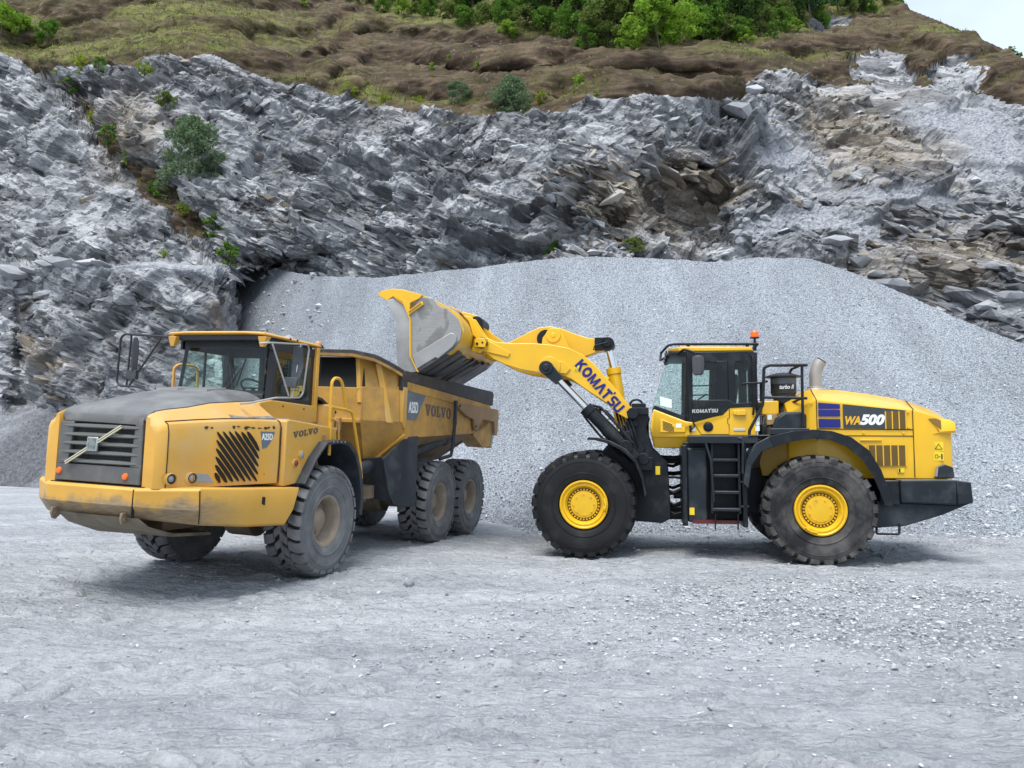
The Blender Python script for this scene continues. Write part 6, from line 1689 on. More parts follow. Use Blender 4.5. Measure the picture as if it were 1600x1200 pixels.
for s in (1, -1):
    m = MB(); m.plate([(-1.16, s * .62, 2.55), (-1.72, s * .79, 2.34), (-1.76, s * .77, 3.50), (-1.46, s * .62, 3.50)], .006); m.build('corner_window', 'glass_clear', cabL)
    m = MB(); m.box(-2.46, -1.86, s * .785, s * .791, 2.66, 3.36); m.build('door_window', 'glass', cabL)
    m = MB(); m.box(-2.82, -2.57, s * .785, s * .791, 2.62, 3.36); m.build('rear_side_window', 'glass', cabL)
m = MB(); m.box(-2.935, -2.93, -.76, .76, 2.64, 3.32); m.build('rear_window', 'glass', cabL)
m = MB(); m.prism([(-1.62, 3.545), (-1.64, 3.63), (-2.86, 3.60), (-2.90, 3.53), (-1.7, 3.535)], 'v', -.76, .79); rfl = m.build('roof', LY, cabL, .02)
m = MB(); m.prism([(-1.45, 3.56), (-1.47, 3.60), (-1.75, 3.64), (-1.8, 3.55)], 'v', -.7, .70); m.build('front_visor', LY, cabL, .01)
m = MB(); m.tube([(-1.33, .70, 3.53), (-1.46, .74, 3.665), (-1.60, .76, 3.675), (-2.98, .76, 3.645), (-2.98, -.7, 3.645), (-1.55, -.7, 3.675), (-1.33, -.66, 3.53), (-1.33, .70, 3.53)], .022, 8, .05)
for u0 in (-1.8, -2.8): m.tube([(u0, .76, 3.66), (u0, .74, 3.56)], .03, 8)
m.build('roof_rail', LF, cabL)
m = MB()
for v_ in (-.55, .05, .68):
    m.cyl((-1.40, v_, 3.47), (-1.46, v_, 3.49), .06, .05, 14); m.tube([(-1.42, v_, 3.48), (-1.42, v_, 3.56)], .018, 6)
m.build_each('work_lamp', LF, cabL)
m = MB(); m.tube([(-1.62, .80, 3.50), (-1.72, .95, 3.56), (-1.88, .98, 3.5), (-1.95, .98, 3.35)], .022, 8, .05); mm_ = m.build('mirror_arm', LF, cabL)
m = MB(); lp = []
for t_, k in ((3.44, .6), (3.40, 1), (3.2, 1), (3.13, .8), (3.10, .4)):
    lp.append([(-1.90 - .0, .94, t_), (-1.90 + .06 * k, 1.00, t_), (-1.98, 1.04, t_), (-1.98 - .08 * k, .98, t_)])
m.loft(lp); m.build('mirror_head', paint('mirror_grey', (.06, .06, .066), .4), mm_, .015)
logo_word('maker_lettering', .062, (-1.845, .838, 2.455), (-1, 0, -.06 if False else .02), (0, 0, 1), 'decal_light', cabL, .43)
m = MB(); m.tube([(-2.86, .83, 3.46), (-2.88, .86, 3.40), (-2.87, .86, 2.5), (-2.86, .84, 2.42)], .02, 8, .04); m.build('grab_rail', LF, cabL)
m = MB(); m.tube([(-2.96, .5, 3.56), (-2.96, .5, 3.72)], .03, 8); m.cyl((-2.96, .5, 3.78), (-2.96, .5, 3.80), .08, None, 16); m.cyl((-2.96, .5, 3.70), (-2.96, .5, 3.78), .02, .02, 8); bpst = m.build('beacon', LF, cabL)
m = MB(); m.lathe([(.07, 0), (.072, .08), (.055, .105), (0, .11)], (-2.96, .5, 3.80), (0, 0, 1), 18); m.build('beacon_lens', paint('bright_orange_lens', (.95, .16, .01), .25, var=.05), bpst)
m = MB(); m.box(-1.54, -1.36, .74 - .06, .74 - .055, 2.56, 2.72) if False else m.plate([(-1.30, .675, 2.60), (-1.50, .735, 2.545), (-1.50, .735, 2.70), (-1.30, .675, 2.76)], .003); m.build('paper_sheet', 'paper', cabL)
m = MB(); m.loft([[(-2.15, -.26, 2.45), (-2.62, -.26, 2.45), (-2.62, .26, 2.45), (-2.15, .26, 2.45)], [(-2.12, -.26, 2.60), (-2.62, -.26, 2.58), (-2.62, .26, 2.58), (-2.12, .26, 2.60)]])
m.loft([[(-2.50, -.25, 2.56), (-2.64, -.25, 2.56), (-2.64, .25, 2.56), (-2.50, .25, 2.56)], [(-2.56, -.25, 2.95), (-2.70, -.25, 2.95), (-2.70, .25, 2.95), (-2.56, .25, 2.95)], [(-2.60, -.14, 3.18), (-2.70, -.14, 3.18), (-2.70, .14, 3.18), (-2.60, .14, 3.18)]])
m.build('seat', 'seat', cabL, .03)
m = MB(); m.tube([(-1.75, .0, 2.35), (-1.98, .0, 2.70)], .035); cc = Vector((-1.99, 0, 2.72)); e1 = Vector((0, 1, 0)); e2 = Vector((-.8, 0, .55)).normalized()
m.tube([cc + (e1 * math.cos(a) + e2 * math.sin(a)) * .19 for a in [2 * math.pi * i / 24 for i in range(25)]], .014, 6); m.box(-1.95, -1.70, -.2, .2, 2.5, 2.72); m.build('steering_wheel', LF, cabL)
m = MB()
for w0 in (3.04, 2.86): m.tube([(-2.50, -.74, w0), (-1.82, -.74, w0 - .005)], .012, 6)
m.build_each('window_bar', LF, cabL)

# --- engine hood
def hood_loop(u, wt, wsd, wb, vt=.72, vs=1.10):
    h = [(u, vs, wb), (u, vs + .012, (wb + wsd) / 2), (u, vs, wsd), (u, vt, wt), (u, vt * .4, wt + .015)]
    return h + [(a, -b, c) for a, b, c in h[::-1]]
m = MB()
m.loft([hood_loop(-3.42, 2.62, 2.45, 1.45, .6, .85), hood_loop(-3.84, 2.85, 2.66, 1.40), hood_loop(-4.3, 2.83, 2.60, 1.36), hood_loop(-4.75, 2.76, 2.54, 1.36), hood_loop(-5.18, 2.68, 2.49, 1.36), hood_loop(-5.36, 2.63, 2.47, 1.36), hood_loop(-5.70, 2.50, 2.36, 1.36, .72, 1.08), hood_loop(-5.88, 2.40, 2.28, 1.36, .70, 1.02), hood_loop(-5.93, 2.30, 2.20, 1.36, .70, 1.0)])
hd = m.build('engine_hood', LY, ld, .015, 30)
HV = 1.112
def hp_(u, w, off=0.0): return (u, HV + off, w)
m = MB()
for pth in ([(-3.84, 1.98), (-3.84, 2.66)], [(-5.32, 1.38), (-5.32, 2.475)], [(-3.84, 2.17), (-5.32, 2.155)], [(-3.84, 2.06), (-5.32, 2.05)]):
    m.tube([hp_(u, w, .002) for u, w in pth], .007, 5)
m.tube([(-3.84, 1.10, 2.66), (-3.83, .72, 2.858)], .007, 5); m.tube([(-5.34, 1.10, 2.478), (-5.34, .72, 2.642)], .007, 5)
m.build_each('panel_seam', 'void', hd)
for w0, w1 in ((2.50, 2.605), (2.375, 2.485), (2.19, 2.335)):
    m = MB(); m.plate([hp_(-3.865, w0, .008), hp_(-4.205, w0, .008), hp_(-4.205, w1 - .03 if w1 > 2.6 else w1 - .005, .008), hp_(-3.865, w1, .008)][::-1], .01); m.build('blue_stripe', 'decal_blue', hd)
m = MB(); m.plate([hp_(-4.25, 2.185, .008), hp_(-5.215, 2.165, .008), hp_(-5.215, 2.465, .008), hp_(-4.25, 2.575, .008)][::-1], .01); npn = m.build('model_panel', paint('charcoal_panel', (.035, .042, .05), .4, var=.1), hd)
text_mesh('model_lettering', 'WA', .185, 'decal_gold', npn, hp_(-4.28, 2.235, .021), (-1, 0, -.01), (0, 0, 1), shear=.28, bold=.008, width=.235, depth=.002)
text_mesh('model_lettering', '500', .215, 'decal_white', npn, hp_(-4.505, 2.232, .021), (-1, 0, -.01), (0, 0, 1), shear=.28, bold=.012, width=.385, depth=.002)
def grid_vent(name, u0, u1, w0, w1, cols, rows, par):
    m = MB(); m.plate([hp_(u0, w0, .009), hp_(u1, w0, .009), hp_(u1, w1, .009), hp_(u0, w1, .009)][::-1], .01)
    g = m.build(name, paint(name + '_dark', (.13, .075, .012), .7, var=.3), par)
    m = MB()
    for k in range(rows):
        w_ = w0 + (w1 - w0) * (k + .15) / rows; m.box(u1, u0, HV + .008, HV + .018, w_, w_ + (w1 - w0) / rows * .42)
    for k in range(cols + 1):
        u_ = u0 + (u1 - u0) * k / cols; m.box(u_ - .008, u_ + .008, HV + .008, HV + .022, w0, w1)
    m.build('vent_louvre', LY, g)
grid_vent('upper_vent', -4.90, -5.21, 2.165, 2.455, 3, 15, hd)
grid_vent('lower_vent', -4.62, -5.19, 1.57, 1.90, 5, 17, hd)
m = MB(); m.box(-5.16, -5.06, HV, HV + .012, 1.46, 1.53); m.build('sticker', 'decal_yellow', hd)
m = MB(); m.box(-5.10, -5.075, HV, HV + .015, 1.465, 1.525); m.build('sticker_mark', 'black', hd)
m = MB(); m.box(-4.83, -4.50, HV, HV + .03, 1.975, 1.995); m.build('door_lip', LY, hd, .004)
for k in range(3):
    m = MB(); u0 = -4.19 - .115 * k
    m.plate([(u0, .985, 2.665 - .018 * k), (u0 - .085, .985, 2.652 - .018 * k), (u0 - .085, .90, 2.706 - .020 * k), (u0, .90, 2.718 - .020 * k)][::-1], .01); m.build('top_slot', paint('slot_ochre', (.42, .26, .03), .5), hd)
for u0, w0 in ((-5.25, 2.44), (-5.25, 2.19), (-4.56, 2.105), (-5.17, 2.10), (-3.76, 2.60)):
    m = MB(); m.lathe([(.022, 0), (.02, .012), (0, .016)], (u0, HV - .002 if u0 < -3.8 else 1.075, w0), (0, 1, 0), 12); m.build('bolt', LY, hd)
m = MB()      # rear lamp housing
m.loft([[(-5.54, 1.06, 2.36), (-5.90, 1.02, 2.32), (-5.90, .9, 2.32), (-5.54, .9, 2.36)], [(-5.60, 1.08, 2.30), (-5.96, 1.10, 2.26), (-5.96, .9, 2.26), (-5.60, .9, 2.30)], [(-5.72, 1.12, 2.12), (-5.96, 1.12, 2.14), (-5.96, .9, 2.14), (-5.72, .9, 2.12)], [(-5.60, 1.10, 2.08), (-5.96, 1.10, 2.10), (-5.96, .9, 2.10), (-5.60, .9, 2.08)]])
rl = m.build('lamp_housing', LY, hd, .01)
m = MB(); m.plate([(-5.56, 1.105, 2.33), (-5.74, 1.118, 2.15), (-5.74, 1.118, 2.30), (-5.66, 1.10, 2.335)], .01); m.build('housing_recess', paint('recess_brown', (.20, .11, .02), .6), rl)
for w0, w1 in ((1.81, 1.95), (1.655, 1.80)):
    m = MB(); m.box(-5.77, -5.62, 1.06, 1.094, w0, w1); st_ = m.build('warning_sticker', 'decal_yellow', hd)
    m = MB()
    if w0 > 1.8: m.tube([(-5.645, 1.097, 1.84), (-5.75, 1.097, 1.84), (-5.697, 1.097, 1.925), (-5.645, 1.097, 1.84)], .006, 4)
    else: m.tube([(-5.64, 1.097, 1.70), (-5.68, 1.097, 1.70), (-5.68, 1.097, 1.75), (-5.64, 1.097, 1.75), (-5.64, 1.097, 1.70)], .004, 4); m.tube([(-5.68, 1.097, 1.72), (-5.72, 1.097, 1.72)], .004, 4); m.box(-5.75, -5.73, 1.092, 1.099, 1.68, 1.76)
    m.build_each('warning_symbol', 'black', st_)
m = MB(); m.prism([(-5.62, 1.38), (-5.66, 1.56), (-5.76, 1.60), (-5.88, 1.55), (-5.90, 1.38)], 'v', .98, 1.16); tl_ = m.build('tail_lamp', LD, hd, .015)
m = MB(); m.prism([(-5.61, 1.40), (-5.645, 1.56), (-5.66, 1.56), (-5.64, 1.40)], 'v', 1.0, 1.165); m.build('lamp_glass', 'lens_grey', tl_, .004)
m = MB(); m.tube([(-5.30, 1.05, 1.36), (-5.32, 1.05, 1.42), (-5.44, 1.05, 1.42), (-5.46, 1.05, 1.36)], .012, 6, .02); m.build('grab_rail', LF, hd)
# --- counterweight, rear bumper
m = MB()
m.prism([(-5.02, 1.355), (-5.02, .99), (-5.84, .97), (-5.84, 1.36)], 'v', -1.38, 1.38)
cw = m.build('counterweight', LD, ld, .025)
m = MB(); m.prism([(-5.845, 1.355), (-6.06, 1.325), (-6.08, 1.0), (-5.845, .97)], 'v', -1.37, 1.37); m.prism([(-4.70, 1.0), (-5.84, .968), (-6.07, .99), (-5.65, .80), (-5.10, .62), (-4.62, .58)], 'v', -1.25, 1.28); m.build('rear_bumper', LD, cw, .02)
m = MB(); m.box(-5.02, -4.72, .6, 1.34, .95, 1.34); m.build('bumper_joint', LF, cw, .02)
m = MB(); m.tube([(-5.02, 1.30, 1.16), (-5.80, 1.384, 1.16)], .004, 4); m.build('bumper_seam', 'void', cw)
m = MB(); m.tube([(-4.66, 1.32, .62), (-4.64, 1.36, .50), (-4.98, 1.36, .50), (-5.0, 1.32, .66)], .02, 8, .03); m.build('hanging_step', LF, cw)
# --- rear mudguard
m = MB()
out_ = [(-2.60, 1.28), (-2.66, 1.66), (-2.80, 1.92), (-3.02, 2.04), (-3.40, 2.13), (-3.70, 2.155), (-3.99, 2.13), (-4.28, 2.03), (-4.54, 1.82), (-4.71, 1.51), (-4.82, 1.18), (-4.87, .94)]
in_ = [(-2.68, 1.20), (-2.74, 1.58), (-2.90, 1.80), (-3.10, 1.88), (-3.40, 1.965), (-3.70, 2.01), (-3.96, 1.98), (-4.20, 1.88), (-4.42, 1.68), (-4.58, 1.42), (-4.68, 1.16), (-4.74, .96)]
for s in (1, -1):
    m = MB(); m.loft([[(a[0], s * .92, a[1]), (a[0], s * 1.50, a[1]), (b[0], s * 1.50, b[1]), ((a[0] + b[0]) / 2, s * 1.44, (a[1] + b[1]) / 2), (a[0], s * .92, a[1] - .03)] for a, b in zip(out_[3:], in_[3:])])
    m.build('rear_mudguard', LF, ld, .008, 40)
    m = MB(); m.loft([[(a[0], s * .92, a[1]), (a[0], s * 1.49, a[1]), (b[0], s * 1.49, b[1]), (b[0], s * .92, b[1])] for a, b in zip(out_[:5], in_[:5])])
    m.build('mudguard_step', LD, ld, .01, 40)
m = MB(); m.box(-3.66, -2.70, .70, 1.42, 2.045, 2.07); m.box(-3.66, -3.05, .75, 1.44, 2.07, 2.175); m.build('platform', LD, ld, .012)
m = MB(); m.prism([(-3.10, 2.06), (-3.80, 2.06), (-3.82, 2.40), (-3.60, 2.46), (-3.36, 2.46), (-3.20, 2.35)], 'v', .35, 1.02); m.build('side_cover', LD, ld, .04)
m = MB(); m.box(-3.30, -3.02, -.5, .75, 2.42, 2.66); m.build('cooling_box', LY, ld, .02)
m = MB(); m.box(-3.24, -3.07, .62, .95, 2.24, 2.42); tb = m.build('battery_box', 'tan_box', ld, .01)
m = MB(); m.box(-3.15, -3.08, .95, .956, 2.33, 2.41); m.build('sticker', 'paper', tb)
m = MB()
for k in range(6): m.tube([(-2.98 - .04 * k, .70, 2.08), (-3.0 - .03 * k, .78 + .03 * k, 2.25), (-3.02 - .05 * k, .70, 2.40)], .028, 7)
m.build_each('engine_hose', 'hose', ld)
m = MB(); m.box(-3.3, -3.0, .7, .9, 2.07, 2.24); m.cyl((-3.12, .9, 2.16), (-3.12, .96, 2.16), .05); m.cyl((-3.24, .9, 2.13), (-3.24, .95, 2.13), .04); m.build('valve_block', LF, ld, .01)
# air pre-cleaner with its lettering
m = MB(); m.lathe([(.16, 0), (.17, .02), (.17, .10), (.20, .12), (.20, .16), (.215, .18), (.215, .48), (.20, .49)], (-3.44, .40, 2.62), (0, 0, 1), 32); m.lathe([(.10, 0), (.12, -.1), (.16, -.28), (.2, -.34)], (-3.44, .40, 2.62), (0, 0, 1), 28); pcn = m.build('air_precleaner', 'black', ld, .004)
m = MB(); m.lathe([(.30, 0), (.30, .02), (.14, .075), (0, .085)], (-3.44, .40, 3.085), (0, 0, 1), 36); m.build('cap', 'black', pcn)
m = MB(); m.lathe([(.217, 0), (.217, .10)], (-3.44, .40, 2.965), (0, 0, 1), 32, False); m.build('dust_window', paint('smoky_plastic', (.10, .105, .11), .3, var=.3), pcn)
text_mesh('brand_lettering', 'turbo II', .10, 'decal_white', pcn, (-3.34, .624, 2.87), (-1, 0, 0), (0, 0, 1), shear=.25, bold=.002, width=.24, depth=.002)
# guard rails round the platform
m = MB(); m.tube([(-2.76, 1.10, 2.07), (-2.76, 1.10, 2.14), (-2.99, 1.10, 2.58), (-3.02, 1.10, 3.20), (-3.10, 1.10, 3.24), (-3.72, 1.10, 3.235)], .026, 8, .05); m.tube([(-3.63, 1.10, 3.235), (-3.62, 1.10, 2.17)], .024, 8); m.tube([(-3.01, 1.10, 2.70), (-3.70, 1.10, 2.68)], .024, 8)
m.tube([(-3.62, 1.10, 3.235), (-3.56, .55, 3.22), (-3.52, .55, 3.14), (-3.52, .55, 2.5)], .022, 8, .05); m.tube([(-3.62, 1.10, 2.68), (-3.52, .55, 2.62)], .02, 8); m.tube([(-3.02, 1.1, 2.95), (-2.7, .9, 2.95)], .016, 8)
m.tube([(-3.1, .1, 2.6), (-3.1, .1, 3.02), (-3.22, .1, 3.05)], .022, 8, .04)
m.build_each('guard_rail', LF, ld)
m = MB(); m.box(-2.93, -2.86, 1.08, 1.085, 2.14, 2.22); m.lathe([(.035, 0), (.033, .006)], (-2.90, 1.08, 2.265), (0, 1, 0), 12); m.build_each('tag', 'paper', ld)
# exhaust
m = MB(); m.lathe([(.17, 0), (.17, .07), (.145, .09), (.145, .12)], (-4.0, .30, 2.80), (0, 0, 1), 28)
ex = m.build('exhaust', 'exhaust', ld, .004)
m = MB(); m.tube([(-4.0, .30, 2.88), (-4.0, .30, 3.08), (-4.005, .30, 3.18), (-4.05, .30, 3.30), (-4.10, .30, 3.37)], .105, 22, .10); m.build('stack', 'exhaust', ex, 0, 60)
m = MB(); m.tube([(-4.113, .30, 3.388), (-4.07, .30, 3.33)], .088, 20); m.build('stack_mouth', 'void', ex)
# yellow inner belly seen through the rear mudguard
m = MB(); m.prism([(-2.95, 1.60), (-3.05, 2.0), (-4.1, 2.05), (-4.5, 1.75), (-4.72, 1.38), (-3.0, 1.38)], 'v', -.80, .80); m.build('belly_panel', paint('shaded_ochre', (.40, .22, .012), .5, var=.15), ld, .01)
# ================================================================== plants
def leaf_mat(name, lo, hi):
    m, t, b, o = new_mat(name); N = NT(t)
    g = N.n('ShaderNodeNewGeometry')
    v = N.math('ADD', N.math('MULTIPLY', g.outputs['Random Per Island'], .6), N.math('MULTIPLY', N.noise(N.coord('Object'), 1.1, 4), .4))
    c = N.ramp(v, [(.15, lo), (.85, hi)])
    df = N.n('ShaderNodeBsdfDiffuse'); tl = N.n('ShaderNodeBsdfTranslucent'); ms = N.n('ShaderNodeMixShader'); ms.inputs[0].default_value = .35
    N.l(c, df.inputs[0]); N.l(c, tl.inputs[0]); N.l(df.outputs[0], ms.inputs[1]); N.l(tl.outputs[0], ms.inputs[2]); N.l(ms.outputs[0], o.inputs[0])
    t.nodes.remove(b)
    return m
M['leaf_mid'] = leaf_mat('leaf_green', (.06, .135, .022), (.17, .30, .055))
M['leaf_dark'] = leaf_mat('leaf_dark_green', (.022, .052, .015), (.075, .135, .038))
M['leaf_lime'] = leaf_mat('leaf_lime', (.13, .25, .025), (.30, .46, .065))
M['leaf_grey'] = leaf_mat('leaf_grey_green', (.075, .125, .065), (.20, .275, .15))
M['leaf_olive'] = leaf_mat('leaf_olive_green', (.075, .115, .025), (.20, .26, .075))
M['leaf_blue'] = leaf_mat('leaf_blue_green', (.03, .085, .035), (.09, .20, .085))
M['leaf_yellow'] = leaf_mat('leaf_yellow_green', (.14, .20, .02), (.34, .42, .06))
M['bark'] = paint('bark', (.085, .066, .05), .9, var=.35)
M['bark_pale'] = paint('pale_bark', (.20, .18, .15), .9, var=.3)
def leaves(rg, centers, radii, n, size, flat=.75):
    """n small four-sided leaves spread over the given clumps -> (V, F)"""
    k = rg.integers(0, len(centers), n)
    d = rg.normal(0, 1, (n, 3)); d /= np.linalg.norm(d, axis=1, keepdims=True)
    rad = rg.uniform(.35, 1.0, n) ** .6
    c = centers[k] + d * (radii[k] * rad[:, None]) * np.array([1, 1, flat])
    a = rg.normal(0, 1, (n, 3)); a[:, 2] *= .6; a /= np.linalg.norm(a, axis=1, keepdims=True)
    b = np.cross(a, rg.normal(0, 1, (n, 3))); b /= np.linalg.norm(b, axis=1, keepdims=True)
    s = (size * rg.uniform(.6, 1.35, n))[:, None]
    q = np.stack([c - a * s, c + b * s * .5, c + a * s, c - b * s * .5], 1)
    return q.reshape(-1, 3), np.arange(4 * n).reshape(n, 4)
def np_mesh(name, V, F, mat):
    me = bpy.data.meshes.new(name); w = F.shape[1]
    me.vertices.add(len(V)); me.vertices.foreach_set('co', V.astype(np.float32).ravel())
    me.loops.add(F.size); me.loops.foreach_set('vertex_index', F.ravel().astype(np.int32))
    me.polygons.add(len(F)); me.polygons.foreach_set('loop_start', (np.arange(len(F)) * w).astype(np.int32))
    me.update(calc_edges=True); me.materials.append(M[mat]); return me
def make_plant(seed, h, spread, trunk_h, nclump, nleaf, leaf, mat, bark='bark', flat=.8, low=.15):
    """unit meshes: crown of leaf clumps and a branching trunk"""
    rg = np.random.default_rng(seed); r = random.Random(seed)
    C, Rr = [], []
    for i in range(nclump):
        t = rg.uniform(0, 1) ** .8; z = h * (low + (1 - low) * t)
        w = spread * (math.sin(math.pi * min(1, .18 + .80 * t)) ** .7) * rg.uniform(.35, 1.0); a = rg.uniform(0, 6.283)
        C.append((w * math.cos(a), w * math.sin(a), z)); Rr.append(spread * rg.uniform(.20, .38))
    C = np.array(C); Rr = np.array(Rr)[:, None] * np.ones(3)
    V, F = leaves(rg, C, Rr, nleaf, leaf, flat)
    crown = np_mesh('crown', V, F, mat)
    m = MB()
    top = Vector((rg.normal(0, .04) * h, rg.normal(0, .04) * h, h * .8)); seg = []
    for k in range(6):
        t = k / 5; p = Vector((top.x * t + .03 * h * math.sin(3 * t + seed), top.y * t, h * .82 * t - .1)); seg.append(p)
    loops = []
    for k, p in enumerate(seg):
        rad = max(.02, h * .022 * (1 - .85 * k / 5)); loops.append([p + Vector((math.cos(a) * rad, math.sin(a) * rad, 0)) for a in [2 * math.pi * i / 7 for i in range(7)]])
    m.loft(loops)
    for i in range(min(9, nclump)):
        c = Vector(C[i]); t = min(.9, max(.12, (c.z - .18 * h) / (h * .82))); p = seg[0].lerp(seg[-1], t * .85)
        m.tube([p, p.lerp(c, .5) + Vector((0, 0, .03 * h)), c], max(.012, h * .006), 5)
    trunk = m.mesh('trunk', bark, 60)
    return crown, trunk
def conifer(seed, h, spread, nleaf, mat):
    rg = np.random.default_rng(seed); C, Rr = [], []
    for k in range(46):
        t = rg.uniform(.12, 1); w = spread * (1 - t) * rg.uniform(.4, 1) + .08; a = rg.uniform(0, 6.283); C.append((w * math.cos(a), w * math.sin(a), h * t)); Rr.append((spread * .26, spread * .26, spread * .12))
    V, F = leaves(rg, np.array(C), np.array(Rr), nleaf, .16, 1.0)
    m = MB(); m.cyl((0, 0, -.2), (0, 0, h * .97), h * .017, .02, 8)
    return np_mesh('crown', V, F, mat), m.mesh('trunk', 'bark_pale', 60)
def put_plant(name, meshes, loc, sc_, label, cat, group=None, rz=0.0):
    o = empty(name, loc, rz); o.scale = (sc_,) * 3 if not hasattr(sc_, '__len__') else sc_
    for nm, me in zip(('crown', 'trunk'), meshes):
        c = bpy.data.objects.new(nm, me); COL.objects.link(c); c.parent = o
    return tag(o, label, cat, group)
prnd = random.Random(11)
TREES = [make_plant(201 + k, 8.0, 2.7, 2, 44, 5200, .20, ('leaf_mid', 'leaf_dark', 'leaf_olive', 'leaf_blue')[k], low=.20) for k in range(4)]
TREE_L = make_plant(231, 6.0, 2.2, 1, 36, 4200, .17, 'leaf_lime', low=.12)
SHRUB = [make_plant(241 + k, 3.0, 1.7, .2, 30, 3000, .13, ('leaf_mid', 'leaf_lime', 'leaf_olive')[k], low=.08) for k in range(3)]
BUSH_G = [make_plant(261 + k, 2.4, 1.5, .2, 34, 4200, .085, 'leaf_grey', low=.06, flat=.7) for k in range(2)]
WEED = [make_plant(281 + k, 1.0, .55, .1, 12, 420, .075, ('leaf_yellow', 'leaf_lime', 'leaf_mid')[k], low=.1) for k in range(3)]
PINE = [conifer(301, 11, 2.2, 3800, 'leaf_dark'), conifer(305, 10, 1.8, 3400, 'leaf_dark')]
def at_px(x, y, sink=.1):
    p = terr(x, y); return (p.x, p.y, p.z - sink)
# dense wood along the hilltop
for i in range(46):
    x = 470 + i * 20.8 + prnd.uniform(-9, 9)
    yv = float(np.interp(x, cx, y_veg))
    back = i % 3
    y = yv - (8, 26, 46)[back] - prnd.uniform(0, 8)
    if x > 1160: y = yv - (10, 16, 24)[back]
    me = TREES[prnd.randrange(4)] if back else TREES[(0, 2, 1)[prnd.randrange(3)]]
    s_ = (.55, .85, 1.05)[back] * prnd.uniform(.85, 1.2) * (.62 if x > 1160 else 1) * (.6 if x < 540 else 1)
    put_plant('deciduous_tree', me, at_px(x, y, .2), (s_, s_, s_ * prnd.uniform(.9, 1.2)), 'green broadleaf tree standing in the dense wood along the top of the quarry', 'tree', 'broadleaf trees of the hilltop wood', prnd.uniform(0, 6))
for i, x in enumerate((965, 990, 1012, 1040, 1068, 930)):
    yv = float(np.interp(x, cx, y_veg)); put_plant('conifer', PINE[i % 2], at_px(x, yv - 40 - 5 * (i % 3), .2), prnd.uniform(.9, 1.15), 'dark conifer with a bare pale trunk in the shaded middle of the hilltop wood', 'tree', 'conifers of the hilltop wood', i)
# shrubs along the front of the wood
for i, (x, dy, k, s_) in enumerate([(905, -4, 0, 1.15), (935, -6, 2, 1.25), (885, -6, 2, .9), (850, -4, 0, .8), (820, -5, 2, .8), (790, -5, 0, .75), (1095, -6, 0, .9), (1125, -6, 2, .85), (1155, -4, 0, .7), (1185, -6, 2, .7), (1215, -6, 0, .7), (1250, -6, 2, .6), (1285, -6, 0, .6), (1320, -6, 2, .6), (1355, -5, 0, .55), (1385, -4, 2, .5), (1405, -3, 0, .4), (760, -4, 2, .75), (725, -3, 0, .75), (700, -3, 2, .7), (672, -2, 0, .65), (648, -2, 2, .6), (600, -2, 0, .6), (575, -1, 2, .6), (550, 0, 0, .55), (525, 2, 2, .5), (500, 4, 0, .45), (870, 4, 2, .6), (915, 6, 0, .7), (950, 4, 2, .8)]):
    put_plant('shrub', SHRUB[k], at_px(x, float(np.interp(x, cx, y_veg)) + dy), s_, 'leafy green shrub growing along the front edge of the hilltop wood', 'shrub', 'shrubs along the edge of the wood', i * 1.3)
put_plant('shrub', SHRUB[1], at_px(1030, 92), 1.35, 'large lime-green shrub bulging over the soil edge below the conifers', 'shrub', rz=1)
put_plant('shrub', SHRUB[1], at_px(1062, 84), 1.0, 'smaller lime-green shrub leaning against the right side of the large lime shrub', 'shrub', rz=3)
put_plant('shrub', TREE_L, at_px(985, 92), .42, 'upright yellow-green shrub just left of the large lime shrub', 'shrub', rz=2)
put_plant('young_tree', TREE_L, at_px(630, 36), .40, 'small bright green round tree standing alone on the slope left of the wood', 'tree')
put_plant('shrub', SHRUB[1], at_px(795, 62), .55, 'low bright shrub at the upper edge of the brown soil, left of the wood', 'shrub')
# bushes on the rock
put_plant('bush', BUSH_G[0], at_px(292, 270), (1.3, 1.3, 1.6), 'largest grey-green bush growing in the gully of the left rock face', 'bush')
put_plant('bush', BUSH_G[1], at_px(266, 308, .1), (1.15, 1.15, .95), 'low grey-green bush directly below the largest bush of the gully', 'bush', rz=2)
put_plant('bush', BUSH_G[0], at_px(328, 272), .55, 'small grey-green bush at the right flank of the largest gully bush', 'bush', rz=4)
put_plant('bush', SHRUB[2], at_px(262, 178), .42, 'dark small bush on the rock ledge above the gully bushes', 'bush', rz=1)
put_plant('bush', SHRUB[0], at_px(376, 408), .55, 'narrow dark green bush at the foot of the gully just above the gravel heap', 'bush', rz=1)
put_plant('bush', BUSH_G[1], at_px(803, 173), 1.05, 'round grey-green bush at the edge of the cliff top in the middle', 'bush', rz=5)
put_plant('bush', BUSH_G[0], at_px(716, 172), .62, 'low pale bush on the cliff top left of the round bush', 'bush', rz=1)
put_plant('bush', SHRUB[0], at_px(862, 384), .40, 'small bush at the foot of the rock wall left of the brown hollow', 'bush', rz=1)
put_plant('bush', SHRUB[2], at_px(990, 390), .42, 'small bush at the foot of the dark brown hollow in the rock wall', 'bush', rz=2)
put_plant('bush', SHRUB[1], at_px(38, 72), .8, 'pale yellow-green bush on the grassy slope in the top left corner', 'bush', rz=2)
put_plant('bush', SHRUB[0], at_px(88, 74), .7, 'bright green bush on the grassy slope right of the corner bush', 'bush', rz=3)
put_plant('bush', SHRUB[1], at_px(5, 60), .9, 'bush cut off by the left edge on the grassy slope', 'bush', rz=3)
